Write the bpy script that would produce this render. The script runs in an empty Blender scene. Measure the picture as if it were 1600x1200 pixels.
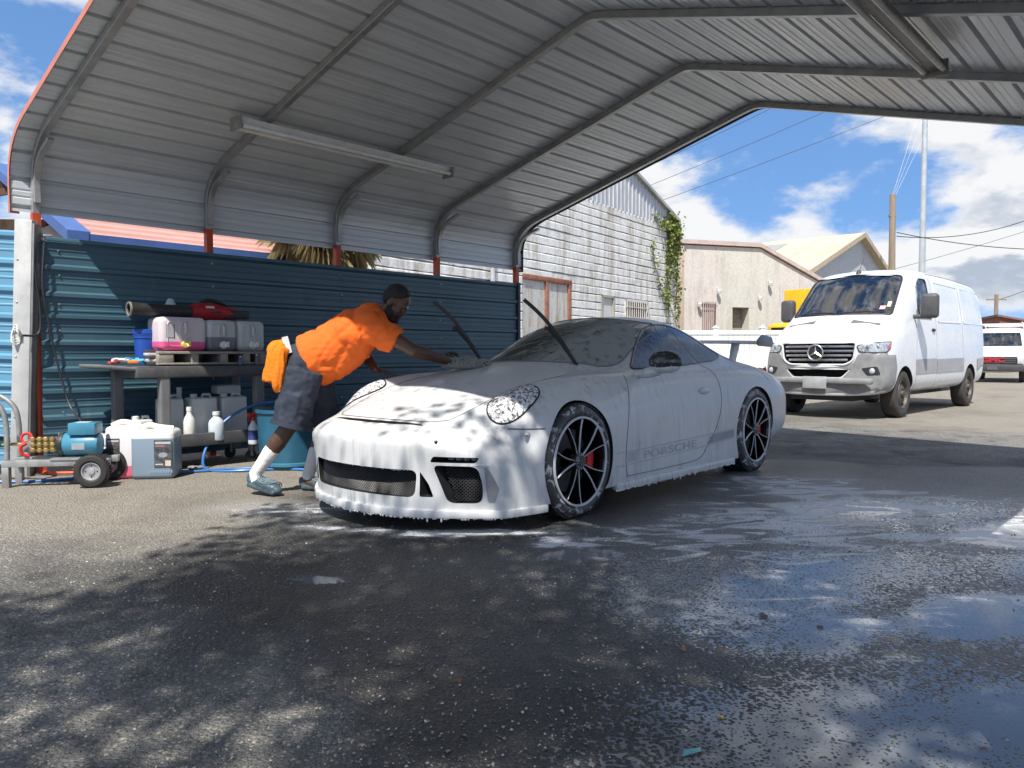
import bpy, bmesh, math, random
from mathutils import Vector, Matrix, Euler
from mathutils.bvhtree import BVHTree
from mathutils import noise as mnoise
R = math.radians
scene = bpy.context.scene
col = scene.collection
random.seed(7)

# ------------------------------------------------------------------ camera
cam_d = bpy.data.cameras.new('camera')
cam_d.sensor_width = 36.0
cam_d.lens = 27.0
cam_d.clip_start = 0.05
cam_d.clip_end = 3000
cam = bpy.data.objects.new('camera', cam_d)
col.objects.link(cam)
cam.location = (0, 0, 1.02)
cam.rotation_euler = (R(90 - 2.243), 0, 0)
scene.camera = cam

# ------------------------------------------------------------------ light
SUN_TRAVEL = Vector((0.143, 0.629, -1.0)).normalized()      # the way sunlight travels
to_sun = -SUN_TRAVEL
sun_d = bpy.data.lights.new('sun', 'SUN')
sun_d.energy = 4.6
sun_d.angle = R(0.53)
sun_d.color = (1.0, 0.955, 0.88)
sun = bpy.data.objects.new('sun', sun_d)
col.objects.link(sun)
sun.rotation_euler = SUN_TRAVEL.to_track_quat('-Z', 'Y').to_euler()
sun.location = (0, -4, 30)

scene.render.engine = 'CYCLES'
scene.view_settings.view_transform = 'Standard'
scene.view_settings.look = 'None'
scene.view_settings.gamma = 1.0
scene.view_settings.use_curve_mapping = False
scene.view_settings.exposure = 0.60
scene.cycles.max_bounces = 8
scene.cycles.diffuse_bounces = 4
scene.cycles.transparent_max_bounces = 12
scene.cycles.caustics_reflective = False
scene.cycles.caustics_refractive = False


# ------------------------------------------------------------------ node helper
class NT:
    """short-hand for building node trees"""
    def __init__(self, tree):
        self.t = tree
        self.n = tree.nodes
        self.l = tree.links

    def node(self, typ, **kw):
        nd = self.n.new(typ)
        for k, v in kw.items():
            setattr(nd, k, v)
        return nd

    def put(self, sock, v):
        if v is None:
            return
        if hasattr(v, 'links') or isinstance(v, bpy.types.NodeSocket):
            self.l.new(v, sock)
        else:
            if hasattr(sock, 'default_value'):
                dv = sock.default_value
                try:
                    if hasattr(dv, '__len__') and not hasattr(v, '__len__'):
                        v = (v,) * len(dv)
                    if hasattr(dv, '__len__') and len(dv) == 4 and len(v) == 3:
                        v = (*v, 1)
                except TypeError:
                    pass
                sock.default_value = v

    def math(self, op, a, b=None, c=None, clamp=False):
        nd = self.node('ShaderNodeMath', operation=op, use_clamp=clamp)
        self.put(nd.inputs[0], a); self.put(nd.inputs[1], b)
        if c is not None:
            self.put(nd.inputs[2], c)
        return nd.outputs[0]

    def vmath(self, op, a, b=None):
        nd = self.node('ShaderNodeVectorMath', operation=op)
        self.put(nd.inputs[0], a)
        if b is not None:
            self.put(nd.inputs['Scale'] if op == 'SCALE' else nd.inputs[1], b)
        return nd.outputs['Value'] if op in ('LENGTH', 'DOT_PRODUCT', 'DISTANCE') else nd.outputs[0]

    def noise(self, vec, scale, detail=4, rough=0.55, dist=0.0, out='Fac'):
        nd = self.node('ShaderNodeTexNoise')
        self.put(nd.inputs['Vector'], vec); self.put(nd.inputs['Scale'], scale)
        self.put(nd.inputs['Detail'], detail); self.put(nd.inputs['Roughness'], rough)
        self.put(nd.inputs['Distortion'], dist)
        return nd.outputs[out]

    def voro(self, vec, scale, feature='F1', out='Distance', rnd=1.0):
        nd = self.node('ShaderNodeTexVoronoi', feature=feature)
        self.put(nd.inputs['Vector'], vec); self.put(nd.inputs['Scale'], scale)
        if 'Randomness' in nd.inputs:
            self.put(nd.inputs['Randomness'], rnd)
        return nd.outputs[out]

    def rng(self, v, a, b, c=0.0, d=1.0, smooth=True):
        nd = self.node('ShaderNodeMapRange')
        nd.interpolation_type = 'SMOOTHSTEP' if smooth else 'LINEAR'
        nd.clamp = True
        for i, x in enumerate((v, a, b, c, d)):
            self.put(nd.inputs[i], x)
        return nd.outputs[0]

    def mix(self, f, a, b, mode='MIX'):
        nd = self.node('ShaderNodeMix', data_type='RGBA', blend_type=mode)
        nd.clamp_factor = True
        self.put(nd.inputs[0], f); self.put(nd.inputs[6], a); self.put(nd.inputs[7], b)
        return nd.outputs[2]

    def mapping(self, vec, loc=(0, 0, 0), rot=(0, 0, 0), scale=(1, 1, 1), typ='POINT'):
        nd = self.node('ShaderNodeMapping', vector_type=typ)
        self.put(nd.inputs[0], vec)
        nd.inputs[1].default_value = loc; nd.inputs[2].default_value = rot; nd.inputs[3].default_value = scale
        return nd.outputs[0]

    def sep(self, v):
        nd = self.node('ShaderNodeSeparateXYZ'); self.put(nd.inputs[0], v)
        return nd.outputs

    def comb(self, x, y, z):
        nd = self.node('ShaderNodeCombineXYZ')
        self.put(nd.inputs[0], x); self.put(nd.inputs[1], y); self.put(nd.inputs[2], z)
        return nd.outputs[0]

    def coord(self, which='Object'):
        return self.node('ShaderNodeTexCoord').outputs[which]

    def pos(self):
        return self.node('ShaderNodeNewGeometry').outputs['Position']

    def bump(self, h, strength=0.3, dist=0.01, normal=None):
        nd = self.node('ShaderNodeBump')
        self.put(nd.inputs['Height'], h); self.put(nd.inputs['Strength'], strength); self.put(nd.inputs['Distance'], dist)
        if normal is not None:
            self.put(nd.inputs['Normal'], normal)
        return nd.outputs[0]


def new_mat(name):
    m = bpy.data.materials.new(name)
    m.use_nodes = True
    nt = NT(m.node_tree)
    bs = m.node_tree.nodes['Principled BSDF']
    return m, nt, bs


MATS = {}


def mat(name, colr, rough=0.5, metal=0.0, var=0.12, vscale=6.0, bump=0.0, bscale=60.0, dirt=0.0, dirt_col=(0.12, 0.10, 0.08),
        trans=0.0, ior=1.45, coat=0.0, emit=None, rvar=0.1, stretch=(1, 1, 1), spec=None, sub=0.0):
    """generic worn procedural material: colour mottling, roughness mottling, fine relief, dirt"""
    if name in MATS:
        return MATS[name]
    m, nt, bs = new_mat(name)
    co = nt.mapping(nt.coord('Object'), scale=stretch)
    n1 = nt.noise(co, vscale, 5, 0.6)
    c = nt.mix(nt.rng(n1, 0.3, 0.7), tuple(x * (1 - var) for x in colr), tuple(min(1, x * (1 + var)) for x in colr))
    if dirt > 0:
        n2 = nt.noise(co, vscale * 2.3, 8, 0.7)
        c = nt.mix(nt.math('MULTIPLY', nt.rng(n2, 0.5, 0.75), dirt), c, dirt_col)
    nt.put(bs.inputs['Base Color'], c)
    nt.put(bs.inputs['Roughness'], nt.rng(n1, 0.3, 0.7, max(0, rough - rvar), min(1, rough + rvar)))
    bs.inputs['Metallic'].default_value = metal
    if spec is not None:
        bs.inputs['Specular IOR Level'].default_value = spec
    if trans:
        bs.inputs['Transmission Weight'].default_value = trans
        bs.inputs['IOR'].default_value = ior
    if sub:
        bs.inputs['Subsurface Weight'].default_value = sub
        bs.inputs['Subsurface Radius'].default_value = (0.02, 0.01, 0.006)
    if coat:
        bs.inputs['Coat Weight'].default_value = coat
        bs.inputs['Coat Roughness'].default_value = 0.05
    if bump:
        nt.put(bs.inputs['Normal'], nt.bump(nt.noise(co, bscale, 4, 0.6), bump, 0.004))
    MATS[name] = m
    return m


# ------------------------------------------------------------------ sky
world = bpy.data.worlds.new('World')
scene.world = world
world.use_nodes = True
wt = NT(world.node_tree)
bg = world.node_tree.nodes['Background']
wout = world.node_tree.nodes['World Output']
sky = wt.node('ShaderNodeTexSky', sky_type='NISHITA')
sky.sun_disc = False
sky.sun_elevation = math.asin(to_sun.z)
sky.sun_rotation = math.atan2(to_sun.x, to_sun.y)
sky.altitude = 20
sky.air_density = 1.0
sky.dust_density = 0.0
sky.ozone_density = 2.0
nt = wt
d = wt.coord('Generated')
dx, dy, dz = wt.sep(d)
dzp = wt.math('MAXIMUM', dz, 0.0)
# the blue is taken a little above the true horizon: a clear, dry midday sky
wt.put(sky.inputs[0], wt.vmath('NORMALIZE', wt.comb(dx, dy, wt.math('ADD', wt.math('MULTIPLY', dzp, 0.8), 0.30))))
hs = wt.node('ShaderNodeHueSaturation')
hs.inputs['Saturation'].default_value = 1.14
wt.l.new(sky.outputs[0], hs.inputs['Color'])
wt.l.new(hs.outputs[0], bg.inputs[0])
bg.inputs[1].default_value = 0.15
# cumulus: noise over the sky's directions, flattened, with lit tops and grey undersides
def cloud_density(off):
    v = wt.mapping(wt.comb(dx, dy, wt.math('ADD', dzp, off)), loc=(0.4, 1.9, 0.5), scale=(1.0, 1.0, 2.1))
    bigc = wt.noise(v, 3.1, 2, 0.5)
    puff = wt.noise(v, 9.0, 7, 0.56, 0.1)
    return wt.math('ADD', wt.math('MULTIPLY', bigc, 0.62), wt.math('MULTIPLY', puff, 0.38))
den0 = cloud_density(0.0)
den_up = cloud_density(0.028)
cov = wt.rng(den0, 0.455, 0.535)
slope = wt.math('SUBTRACT', den0, den_up)
lit = wt.rng(slope, -0.025, 0.04)
thick = wt.rng(den0, 0.49, 0.59)
shade = wt.math('SUBTRACT', 1.0, wt.math('MULTIPLY', thick, wt.math('SUBTRACT', 1.0, lit)), clamp=True)
ccol = wt.mix(shade, (0.50, 0.57, 0.67), (1.0, 1.0, 1.0))
bgc = wt.node('ShaderNodeBackground')
wt.put(bgc.inputs[0], ccol)
bgc.inputs[1].default_value = 0.64
mx = wt.node('ShaderNodeMixShader')
hz = wt.rng(dz, -0.02, 0.02)
wt.put(mx.inputs[0], wt.math('MULTIPLY', wt.math('MULTIPLY', cov, hz), 0.95))
wt.l.new(bg.outputs[0], mx.inputs[1]); wt.l.new(bgc.outputs[0], mx.inputs[2])
wt.l.new(mx.outputs[0], wout.inputs[0])


# ------------------------------------------------------------------ mesh helpers
class MB:
    """collects geometry; build() links it as ONE mesh object"""
    def __init__(self):
        self.v = []; self.f = []; self.mi = []; self.cur = 0

    def add(self, vs, fs, M=None):
        o = len(self.v)
        for p in vs:
            p = Vector(p)
            self.v.append(M @ p if M is not None else p)
        for f in fs:
            self.f.append([i + o for i in f]); self.mi.append(self.cur)
        return self

    def box(self, x0, x1, y0, y1, z0, z1, M=None):
        vs = [(x0, y0, z0), (x1, y0, z0), (x1, y1, z0), (x0, y1, z0), (x0, y0, z1), (x1, y0, z1), (x1, y1, z1), (x0, y1, z1)]
        fs = [(0, 3, 2, 1), (4, 5, 6, 7), (0, 1, 5, 4), (1, 2, 6, 5), (2, 3, 7, 6), (3, 0, 4, 7)]
        return self.add(vs, fs, M)

    def prism(self, poly, z0, z1, M=None, top=None):
        """polygon in xy extruded in z"""
        n = len(poly)
        top = top or poly
        vs = [(x, y, z0) for x, y in poly] + [(x, y, z1) for x, y in top]
        fs = [list(range(n))[::-1], list(range(n, 2 * n))] + [(i, (i + 1) % n, n + (i + 1) % n, n + i) for i in range(n)]
        return self.add(vs, fs, M)

    def lathe(self, prof, n=24, M=None, closed=False, caps=True):
        """profile of (r, z) round z"""
        vs = []; fs = []
        m = len(prof)
        for i in range(n):
            a = 2 * math.pi * i / n
            for r, z in prof:
                vs.append((r * math.cos(a), r * math.sin(a), z))
        for i in range(n):
            j = (i + 1) % n
            for k in range(m - 1 + (1 if closed else 0)):
                k2 = (k + 1) % m
                fs.append((i * m + k, j * m + k, j * m + k2, i * m + k2))
        if not closed and caps:
            if prof[0][0] > 1e-6:
                fs.append([i * m for i in range(n)][::-1])
            if prof[-1][0] > 1e-6:
                fs.append([i * m + m - 1 for i in range(n)])
        return self.add(vs, fs, M)

    def tube(self, path, r, n=8, cap=True, M=None, flat=None, up=(0, 0, 1)):
        """round tube along a path; r may be a list; flat=(w,h) makes a rectangular section"""
        P = [Vector(p) for p in path]
        m = len(P)
        rr = r if isinstance(r, (list, tuple)) else [r] * m
        vs = []; fs = []
        ref = None
        for i in range(m):
            t = (P[min(i + 1, m - 1)] - P[max(i - 1, 0)])
            if t.length < 1e-9:
                t = Vector((0, 0, 1))
            t.normalize()
            if ref is None:
                u = Vector(up)
                if abs(t.dot(u)) > 0.95:
                    u = Vector((1, 0, 0)) if abs(t.x) < 0.9 else Vector((0, 1, 0))
                ref = (u - t * u.dot(t)).normalized()
            else:
                ref = (ref - t * ref.dot(t))
                ref.normalize()
            b = t.cross(ref)
            if flat:
                w, h = flat
                k = 1.0
                if 0 < i < m - 1:
                    c1 = (P[i] - P[i - 1]).normalized(); c2 = (P[i + 1] - P[i]).normalized()
                    k = 1 / max(0.5, math.cos(c1.angle(c2, 0) / 2))
                for sx, sy in ((-1, -1), (1, -1), (1, 1), (-1, 1)):
                    vs.append(P[i] + b * (sx * w / 2) + ref * (sy * h / 2 * k))
            else:
                for q in range(n):
                    a = 2 * math.pi * q / n
                    vs.append(P[i] + (ref * math.cos(a) + b * math.sin(a)) * rr[i])
        nn = 4 if flat else n
        for i in range(m - 1):
            for q in range(nn):
                q2 = (q + 1) % nn
                fs.append((i * nn + q, i * nn + q2, (i + 1) * nn + q2, (i + 1) * nn + q))
        if cap:
            fs.append([q for q in range(nn)][::-1]); fs.append([(m - 1) * nn + q for q in range(nn)])
        return self.add(vs, fs, M)

    def ball(self, c, r, n=10, m=7, M=None, sc=(1, 1, 1)):
        vs = [(c[0], c[1], c[2] + r * sc[2])]
        for i in range(1, m):
            th = math.pi * i / m
            for j in range(n):
                a = 2 * math.pi * j / n
                vs.append((c[0] + r * sc[0] * math.sin(th) * math.cos(a), c[1] + r * sc[1] * math.sin(th) * math.sin(a), c[2] + r * sc[2] * math.cos(th)))
        vs.append((c[0], c[1], c[2] - r * sc[2]))
        fs = [(0, 1 + j, 1 + (j + 1) % n) for j in range(n)]
        for i in range(m - 2):
            for j in range(n):
                fs.append((1 + i * n + j, 1 + (i + 1) * n + j, 1 + (i + 1) * n + (j + 1) % n, 1 + i * n + (j + 1) % n))
        L = len(vs) - 1
        fs += [(1 + (m - 2) * n + j, L, 1 + (m - 2) * n + (j + 1) % n) for j in range(n)]
        return self.add(vs, fs, M)

    def mesh(self, name='mesh', bevel=0.0, seg=2, smooth=False, angle=35, recalc=True):
        me = bpy.data.meshes.new(name)
        me.from_pydata([tuple(p) for p in self.v], [], self.f)
        if any(self.mi):
            me.polygons.foreach_set('material_index', self.mi)
        if recalc or bevel:
            bm = bmesh.new(); bm.from_mesh(me)
            if recalc:
                bmesh.ops.recalc_face_normals(bm, faces=bm.faces)
            if bevel:
                ed = [e for e in bm.edges if len(e.link_faces) == 2 and e.calc_face_angle(0) > R(30)]
                bmesh.ops.bevel(bm, geom=ed, offset=bevel, offset_type='OFFSET', segments=seg, profile=0.5, affect='EDGES', clamp_overlap=True)
            bm.to_mesh(me); bm.free()
        if smooth or bevel:
            me.shade_smooth()
            me.set_sharp_from_angle(angle=R(angle))
        return me

    def build(self, name, m, parent=None, bevel=0.0, seg=2, smooth=False, angle=35, recalc=True):
        me = self.mesh(name, bevel, seg, smooth, angle, recalc)
        return link(name, me, m, parent)


def link(name, me, m=None, parent=None):
    o = bpy.data.objects.new(name, me)
    col.objects.link(o)
    if m is not None:
        for x in (m if isinstance(m, (list, tuple)) else [m]):
            me.materials.append(x)
    if parent is not None:
        o.parent = parent
    return o


def thing(name, label, cat, loc=(0, 0, 0), rotz=0.0, group=None):
    o = bpy.data.objects.new(name, None)
    col.objects.link(o)
    o.empty_display_size = 0.2
    o.location = loc
    o.rotation_euler = (0, 0, rotz)
    return tag(o, label, cat, group)


def tag(o, label, cat=None, group=None, kind=None):
    if label:
        o['label'] = label
    if cat:
        o['category'] = cat
    if group:
        o['group'] = group
    if kind:
        o['kind'] = kind
    return o


def copy_tree(o, parent=None):
    c = o.copy()
    col.objects.link(c)
    c.parent = parent
    for ch in list(o.children):
        copy_tree(ch, c)
    return c


def baked(o, name=None):
    """mesh of an object with its modifiers applied; the temporary object is removed"""
    bpy.context.view_layer.update()
    dg = bpy.context.evaluated_depsgraph_get()
    me = bpy.data.meshes.new_from_object(o.evaluated_get(dg))
    old = o.data
    bpy.data.objects.remove(o)
    bpy.data.meshes.remove(old)
    me.name = name or 'mesh'
    return me


def spline(pts, n=8):
    """Catmull-Rom through 3-D points"""
    P = [Vector(p) for p in pts]
    out = []
    for i in range(len(P) - 1):
        p0 = P[max(i - 1, 0)]; p1 = P[i]; p2 = P[i + 1]; p3 = P[min(i + 2, len(P) - 1)]
        for k in range(n):
            t = k / n
            out.append(0.5 * ((2 * p1) + (p2 - p0) * t + (2 * p0 - 5 * p1 + 4 * p2 - p3) * t * t + (3 * p1 - p0 - 3 * p2 + p3) * t ** 3))
    out.append(P[-1])
    return out


def text_mesh(body, size, m, parent, name='lettering', loc=(0, 0, 0), rot=(0, 0, 0), extrude=0.001, align='CENTER', sx=1.0, offset=0.0, shear=0.0):
    cu = bpy.data.curves.new(name, 'FONT')
    cu.body = body; cu.size = size; cu.extrude = extrude; cu.align_x = align; cu.align_y = 'CENTER'; cu.offset = offset; cu.shear = shear
    o = bpy.data.objects.new(name, cu)
    col.objects.link(o)
    me = baked_curve(o)
    n = link(name, me, m, parent)
    n.location = loc; n.rotation_euler = rot; n.scale = (sx, 1, 1)
    return n


def baked_curve(o):
    bpy.context.view_layer.update()
    dg = bpy.context.evaluated_depsgraph_get()
    me = bpy.data.meshes.new_from_object(o.evaluated_get(dg))
    cu = o.data
    bpy.data.objects.remove(o)
    bpy.data.curves.remove(cu)
    me.materials.clear()
    return me


def cap_chain(mb, pts, rads, n=12):
    """tapered rounded limb"""
    mb.tube(pts, rads, n)
    for p, r in zip(pts, rads):
        mb.ball(p, r * 0.995, n, 8)


def organic(mb, voxel=0.012, smooth=8, factor=0.5, name='mesh', disp=None, relax=0):
    """voxel remesh of overlapping solids into one continuous smooth surface"""
    me = mb.mesh('tmp')
    o = bpy.data.objects.new('tmp', me); col.objects.link(o)
    md = o.modifiers.new('r', 'REMESH'); md.mode = 'VOXEL'; md.voxel_size = voxel; md.use_smooth_shade = True
    sm = o.modifiers.new('s', 'SMOOTH'); sm.iterations = smooth; sm.factor = factor
    out = baked(o, name)
    if disp:
        nv = [v.normal.copy() for v in out.vertices]
        for v, nn in zip(out.vertices, nv):
            v.co = v.co + nn * disp(v.co, nn)
        bm = bmesh.new(); bm.from_mesh(out)
        for _ in range(relax):
            bmesh.ops.smooth_vert(bm, verts=bm.verts, factor=.5, use_axis_x=True, use_axis_y=True, use_axis_z=True)
        bm.to_mesh(out); bm.free()
    out.shade_smooth()
    out.materials.clear()
    return out


# the lot's own axes: u runs along the blue fence away from the camera, v from the fence towards the camera
UA = math.atan2(0.737, 0.676)
UX, UY = math.cos(UA), math.sin(UA)


def UV(u, v, z=0.0):
    return Vector((-4 + UX * u + UY * v, 6.5 + UY * u - UX * v, z))
# ================================================================== ground
def ground_masks(x, y):
    """where the lot is wet, where water stands, where foam has run off: stains with a shape of their own; and sandy ground paled to look sunlit"""
    p = Vector((x, y, 0.3))
    w1 = mnoise.noise_vector(p * 1.1) * 0.42 + mnoise.noise_vector(p * 2.7) * 0.22 + mnoise.noise_vector(p * 7.0) * 0.09 + mnoise.noise_vector(p * 17.0) * 0.035
    X = x + w1.x * 0.75; Y = y + w1.y * 0.75

    def blob(cx, cy, a, b, ang=0, soft=0.5, k=1.0, warp=1.0):
        dx = x + w1.x * 0.75 * warp - cx; dy = y + w1.y * 0.75 * warp - cy
        c, s_ = math.cos(R(ang)), math.sin(R(ang))
        q = math.hypot((dx * c + dy * s_) / a, (-dx * s_ + dy * c) / b)
        t = min(1, max(0, (1 + soft - q) / (2 * soft)))
        return k * t * t * (3 - 2 * t)
    wet = max(blob(1.0, 4.3, 2.7, 1.7, 20, 0.25), blob(1.6, 2.4, 2.0, 1.9, 0, 0.3), blob(-0.1, 3.85, 1.05, 0.42, 0, 0.35),
              blob(3.4, 5.2, 2.4, 1.6, 20, 0.3), blob(0.7, 5.6, 2.6, 2.0, 45, 0.25), blob(-0.75, 3.45, 0.6, 0.16, 8, 0.5),
              blob(0.2, 2.3, 1.1, 0.6, -35, 0.5), blob(5.5, 4.6, 2.5, 2.2, 0, 0.3), blob(2.2, 6.3, 1.3, 1.2, 40, 0.3))
    pool = max(blob(3.1, 4.30, 0.75, 0.26, 8, 0.45, 1.0, .5), blob(1.9, 2.92, 0.50, 0.26, 20, 0.6, 1.0, .6), blob(1.66, 2.15, 0.40, 0.30, 30, 0.5, .95, .6),
               blob(1.15, 2.78, 0.5, 0.26, 0, 0.8, .68), blob(1.3, 3.5, 1.0, 0.5, 15, 0.8, 0.56), blob(2.2, 4.75, 1.2, 0.55, 15, 0.8, 0.56), blob(0.9, 3.1, .5, .35, 15, 0.8, 0.56),
               blob(0.42, 3.83, 0.22, 0.13, 0, 0.4, 1, .4), blob(-0.84, 3.46, 0.13, 0.05, 0, 0.5, 1, .25), blob(1.0, 1.95, 0.9, 0.5, 20, 0.7, 0.60), blob(2.9, 3.7, 1.0, .35, 15, .7, .55))
    foam = max(blob(-1.45, 4.95, 0.6, 0.36, 10, 0.7, 0.62), blob(-0.40, 4.37, 0.85, 0.085, -5, 0.7, .95, .4), blob(0.36, 4.10, 0.30, 0.16, 0, 0.6, 1, .6),
               blob(2.25, 5.7, 0.7, 0.8, 20, 0.7, 0.9), blob(2.0, 4.9, 1.6, 0.6, 20, 0.7, 0.85), blob(1.3, 4.35, 0.9, 0.35, 20, 0.8, 0.78),
               blob(0.75, 4.5, 0.45, 0.25, 30, 0.8, 0.85), blob(3.4, 4.9, 1.3, .6, 10, .7, .75), blob(2.1, 4.3, 1.7, .75, 15, .8, .74), blob(1.7, 3.3, 1.2, .8, 20, .8, .55), blob(1.2, 4.75, .8, .3, 30, .8, .8))
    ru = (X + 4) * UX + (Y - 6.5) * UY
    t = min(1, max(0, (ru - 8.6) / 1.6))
    sand_sunlit = max(blob(-3.6, 6.5, 2.9, 2.0, 25, 0.45), blob(-2.6, 5.2, 2.4, 1.1, 12, 0.5), t * t * (3 - 2 * t), blob(-7, 7, 4, 4, 0, .4))
    return wet, pool, foam, sand_sunlit


def ground_material():
    m, nt, bs = new_mat('worn_asphalt')
    P = nt.pos()

    def attr(name):
        return nt.node('ShaderNodeAttribute', attribute_name=name).outputs['Fac']
    wet0, pool, foam_area, sand_sunlit = attr('wet'), attr('pool'), attr('foam'), attr('sand_sunlit')

    def noise2(scale, detail, rough):
        nd = nt.node('ShaderNodeTexNoise', noise_dimensions='2D')
        nt.put(nd.inputs['Vector'], P); nd.inputs['Scale'].default_value = scale; nd.inputs['Detail'].default_value = detail; nd.inputs['Roughness'].default_value = rough
        return nd.outputs['Fac']

    def voro2(scale):
        nd = nt.node('ShaderNodeTexVoronoi', voronoi_dimensions='2D')
        nt.put(nd.inputs['Vector'], P); nd.inputs['Scale'].default_value = scale
        return nd.outputs['Distance'], nt.sep(nd.outputs['Color'])
    d1, c1 = voro2(62.0)
    d2, c2 = voro2(155.0)
    r1, g1, b1c = c1[0], c1[1], c1[2]
    r2 = c2[0]
    big = noise2(0.8, 5, 0.65)
    fine = noise2(24.0, 5, 0.68)
    wet = nt.rng(nt.math('ADD', wet0, nt.math('MULTIPLY', nt.math('SUBTRACT', fine, 0.5), 0.35)), 0.1, 0.85)
    # ---- aggregate
    binder = nt.mix(nt.rng(fine, 0.3, 0.7), (0.120, 0.118, 0.115), (0.215, 0.208, 0.195))
    chips = nt.mix(r2, (0.07, 0.066, 0.06), (0.44, 0.405, 0.34))
    base = nt.mix(nt.math('MULTIPLY', nt.rng(d2, 0.50, 0.22), 0.8), binder, chips)
    light_chip = nt.math('MULTIPLY', nt.rng(r1, 0.78, 0.84), nt.rng(d1, 0.42, 0.28))
    base = nt.mix(light_chip, base, nt.mix(g1, (0.30, 0.275, 0.23), (0.58, 0.53, 0.44)))
    base = nt.mix(nt.math('MULTIPLY', nt.rng(big, 0.60, 0.35), 0.6), base, (0.06, 0.058, 0.056))
    stain = noise2(2.6, 4, 0.6)
    base = nt.mix(nt.math('MULTIPLY', nt.rng(stain, 0.56, 0.70), 0.55), base, (0.045, 0.043, 0.042))
    # sandy ground, sunlight put into its colour: by the fence and out in the yard
    sand_sunlit_col = nt.mix(r2, (0.22, 0.195, 0.155), (0.54, 0.49, 0.41))
    sand_sunlit_col = nt.mix(nt.rng(d2, 0.3, 0.6), sand_sunlit_col, (0.18, 0.16, 0.13))
    sand_sunlit_col = nt.mix(nt.math('MULTIPLY', nt.rng(big, 0.55, 0.3), 0.4), sand_sunlit_col, (0.14, 0.125, 0.105))
    base = nt.mix(nt.math('MULTIPLY', sand_sunlit, 0.85), base, sand_sunlit_col)
    # ---- water between the stones
    agg_h = nt.math('ADD', nt.math('MULTIPLY', nt.math('SUBTRACT', 0.6, d1), 0.75), nt.math('SUBTRACT', nt.math('MULTIPLY', fine, 1.15), 0.28))
    level = nt.math('ADD', nt.math('MULTIPLY', pool, 1.25), -0.12)
    water = nt.math('MULTIPLY', nt.rng(nt.math('SUBTRACT', level, agg_h), -0.03, 0.05), nt.rng(pool, 0.08, 0.25))
    # ---- foam run-off
    foam_f = noise2(75, 3, 0.7)
    fl = nt.node('ShaderNodeTexNoise', noise_dimensions='2D')
    nt.put(fl.inputs['Vector'], nt.mapping(P, rot=(0, 0, R(-22)), scale=(1.0, 2.6, 1)))
    fl.inputs['Scale'].default_value = 2.6; fl.inputs['Detail'].default_value = 7; fl.inputs['Roughness'].default_value = .66; fl.inputs['Distortion'].default_value = 0.9
    fm = nt.math('ADD', nt.math('MULTIPLY', foam_area, 0.70), nt.math('ADD', nt.math('MULTIPLY', nt.rng(fl.outputs['Fac'], .30, .70), 0.46), nt.math('ADD', nt.math('MULTIPLY', fine, .12), nt.math('MULTIPLY', foam_f, 0.30))))
    foam = nt.math('MULTIPLY', nt.rng(fm, 0.83, 1.12), nt.rng(foam_area, 0.05, 0.3))
    film = nt.math('MULTIPLY', nt.math('MULTIPLY', foam_area, nt.rng(foam_f, 0.25, 0.65)), 0.50)
    wet_col = nt.mix(1.0, base, (0.18, 0.185, 0.195), 'MULTIPLY')
    cw = nt.mix(nt.math('MULTIPLY', wet, 0.93), base, wet_col)
    cw = nt.mix(water, cw, (0.145, 0.155, 0.17))
    cw = nt.mix(nt.math('MAXIMUM', foam, film), cw, (0.72, 0.74, 0.77))
    nt.put(bs.inputs['Base Color'], cw)
    ro = nt.math('ADD', nt.math('MULTIPLY', wet, nt.math('SUBTRACT', nt.rng(foam_f, 0.3, 0.7, 0.28, 0.5), 0.9)), 0.9)
    ro = nt.math('MULTIPLY', ro, nt.math('SUBTRACT', 1.0, nt.math('MULTIPLY', water, 0.97)))
    ro = nt.math('MAXIMUM', ro, nt.math('MULTIPLY', foam, 0.6))
    nt.put(bs.inputs['Roughness'], ro)
    hgt = nt.math('ADD', nt.math('MULTIPLY', nt.math('SUBTRACT', 0.6, d1), 0.8), nt.math('MULTIPLY', nt.math('SUBTRACT', 0.6, d2), 0.35))
    hgt = nt.math('ADD', hgt, nt.math('MULTIPLY', fine, 1.3))
    nt.put(bs.inputs['Normal'], nt.bump(hgt, nt.math('MULTIPLY', nt.math('SUBTRACT', 1.0, nt.math('MULTIPLY', water, 0.985)), 1.0), 0.012))
    bs.inputs['IOR'].default_value = 1.45
    return m


def build_ground():
    def axis(lo, hi, step):
        a = [-700, -150, -50, -25, -14]
        a = [t for t in a if t < lo - 1]
        n = int((hi - lo) / step)
        a += [lo + i * step for i in range(n + 1)]
        return a + [t for t in (14, 25, 50, 150, 700) if t > hi + 1]
    xs = axis(-6.0, 7.0, 0.05); ys = axis(0.6, 11.0, 0.05)
    V = [(x, y, 0.0) for y in ys for x in xs]
    n = len(xs)
    Fc = [(j * n + i, j * n + i + 1, (j + 1) * n + i + 1, (j + 1) * n + i) for j in range(len(ys) - 1) for i in range(n - 1)]
    me = bpy.data.meshes.new('ground')
    me.from_pydata(V, [], Fc)
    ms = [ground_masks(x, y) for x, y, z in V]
    for k, nm in enumerate(('wet', 'pool', 'foam', 'sand_sunlit')):
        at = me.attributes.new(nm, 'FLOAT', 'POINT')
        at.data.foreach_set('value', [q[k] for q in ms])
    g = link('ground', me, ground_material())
    g['kind'] = 'structure'
build_ground()

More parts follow.
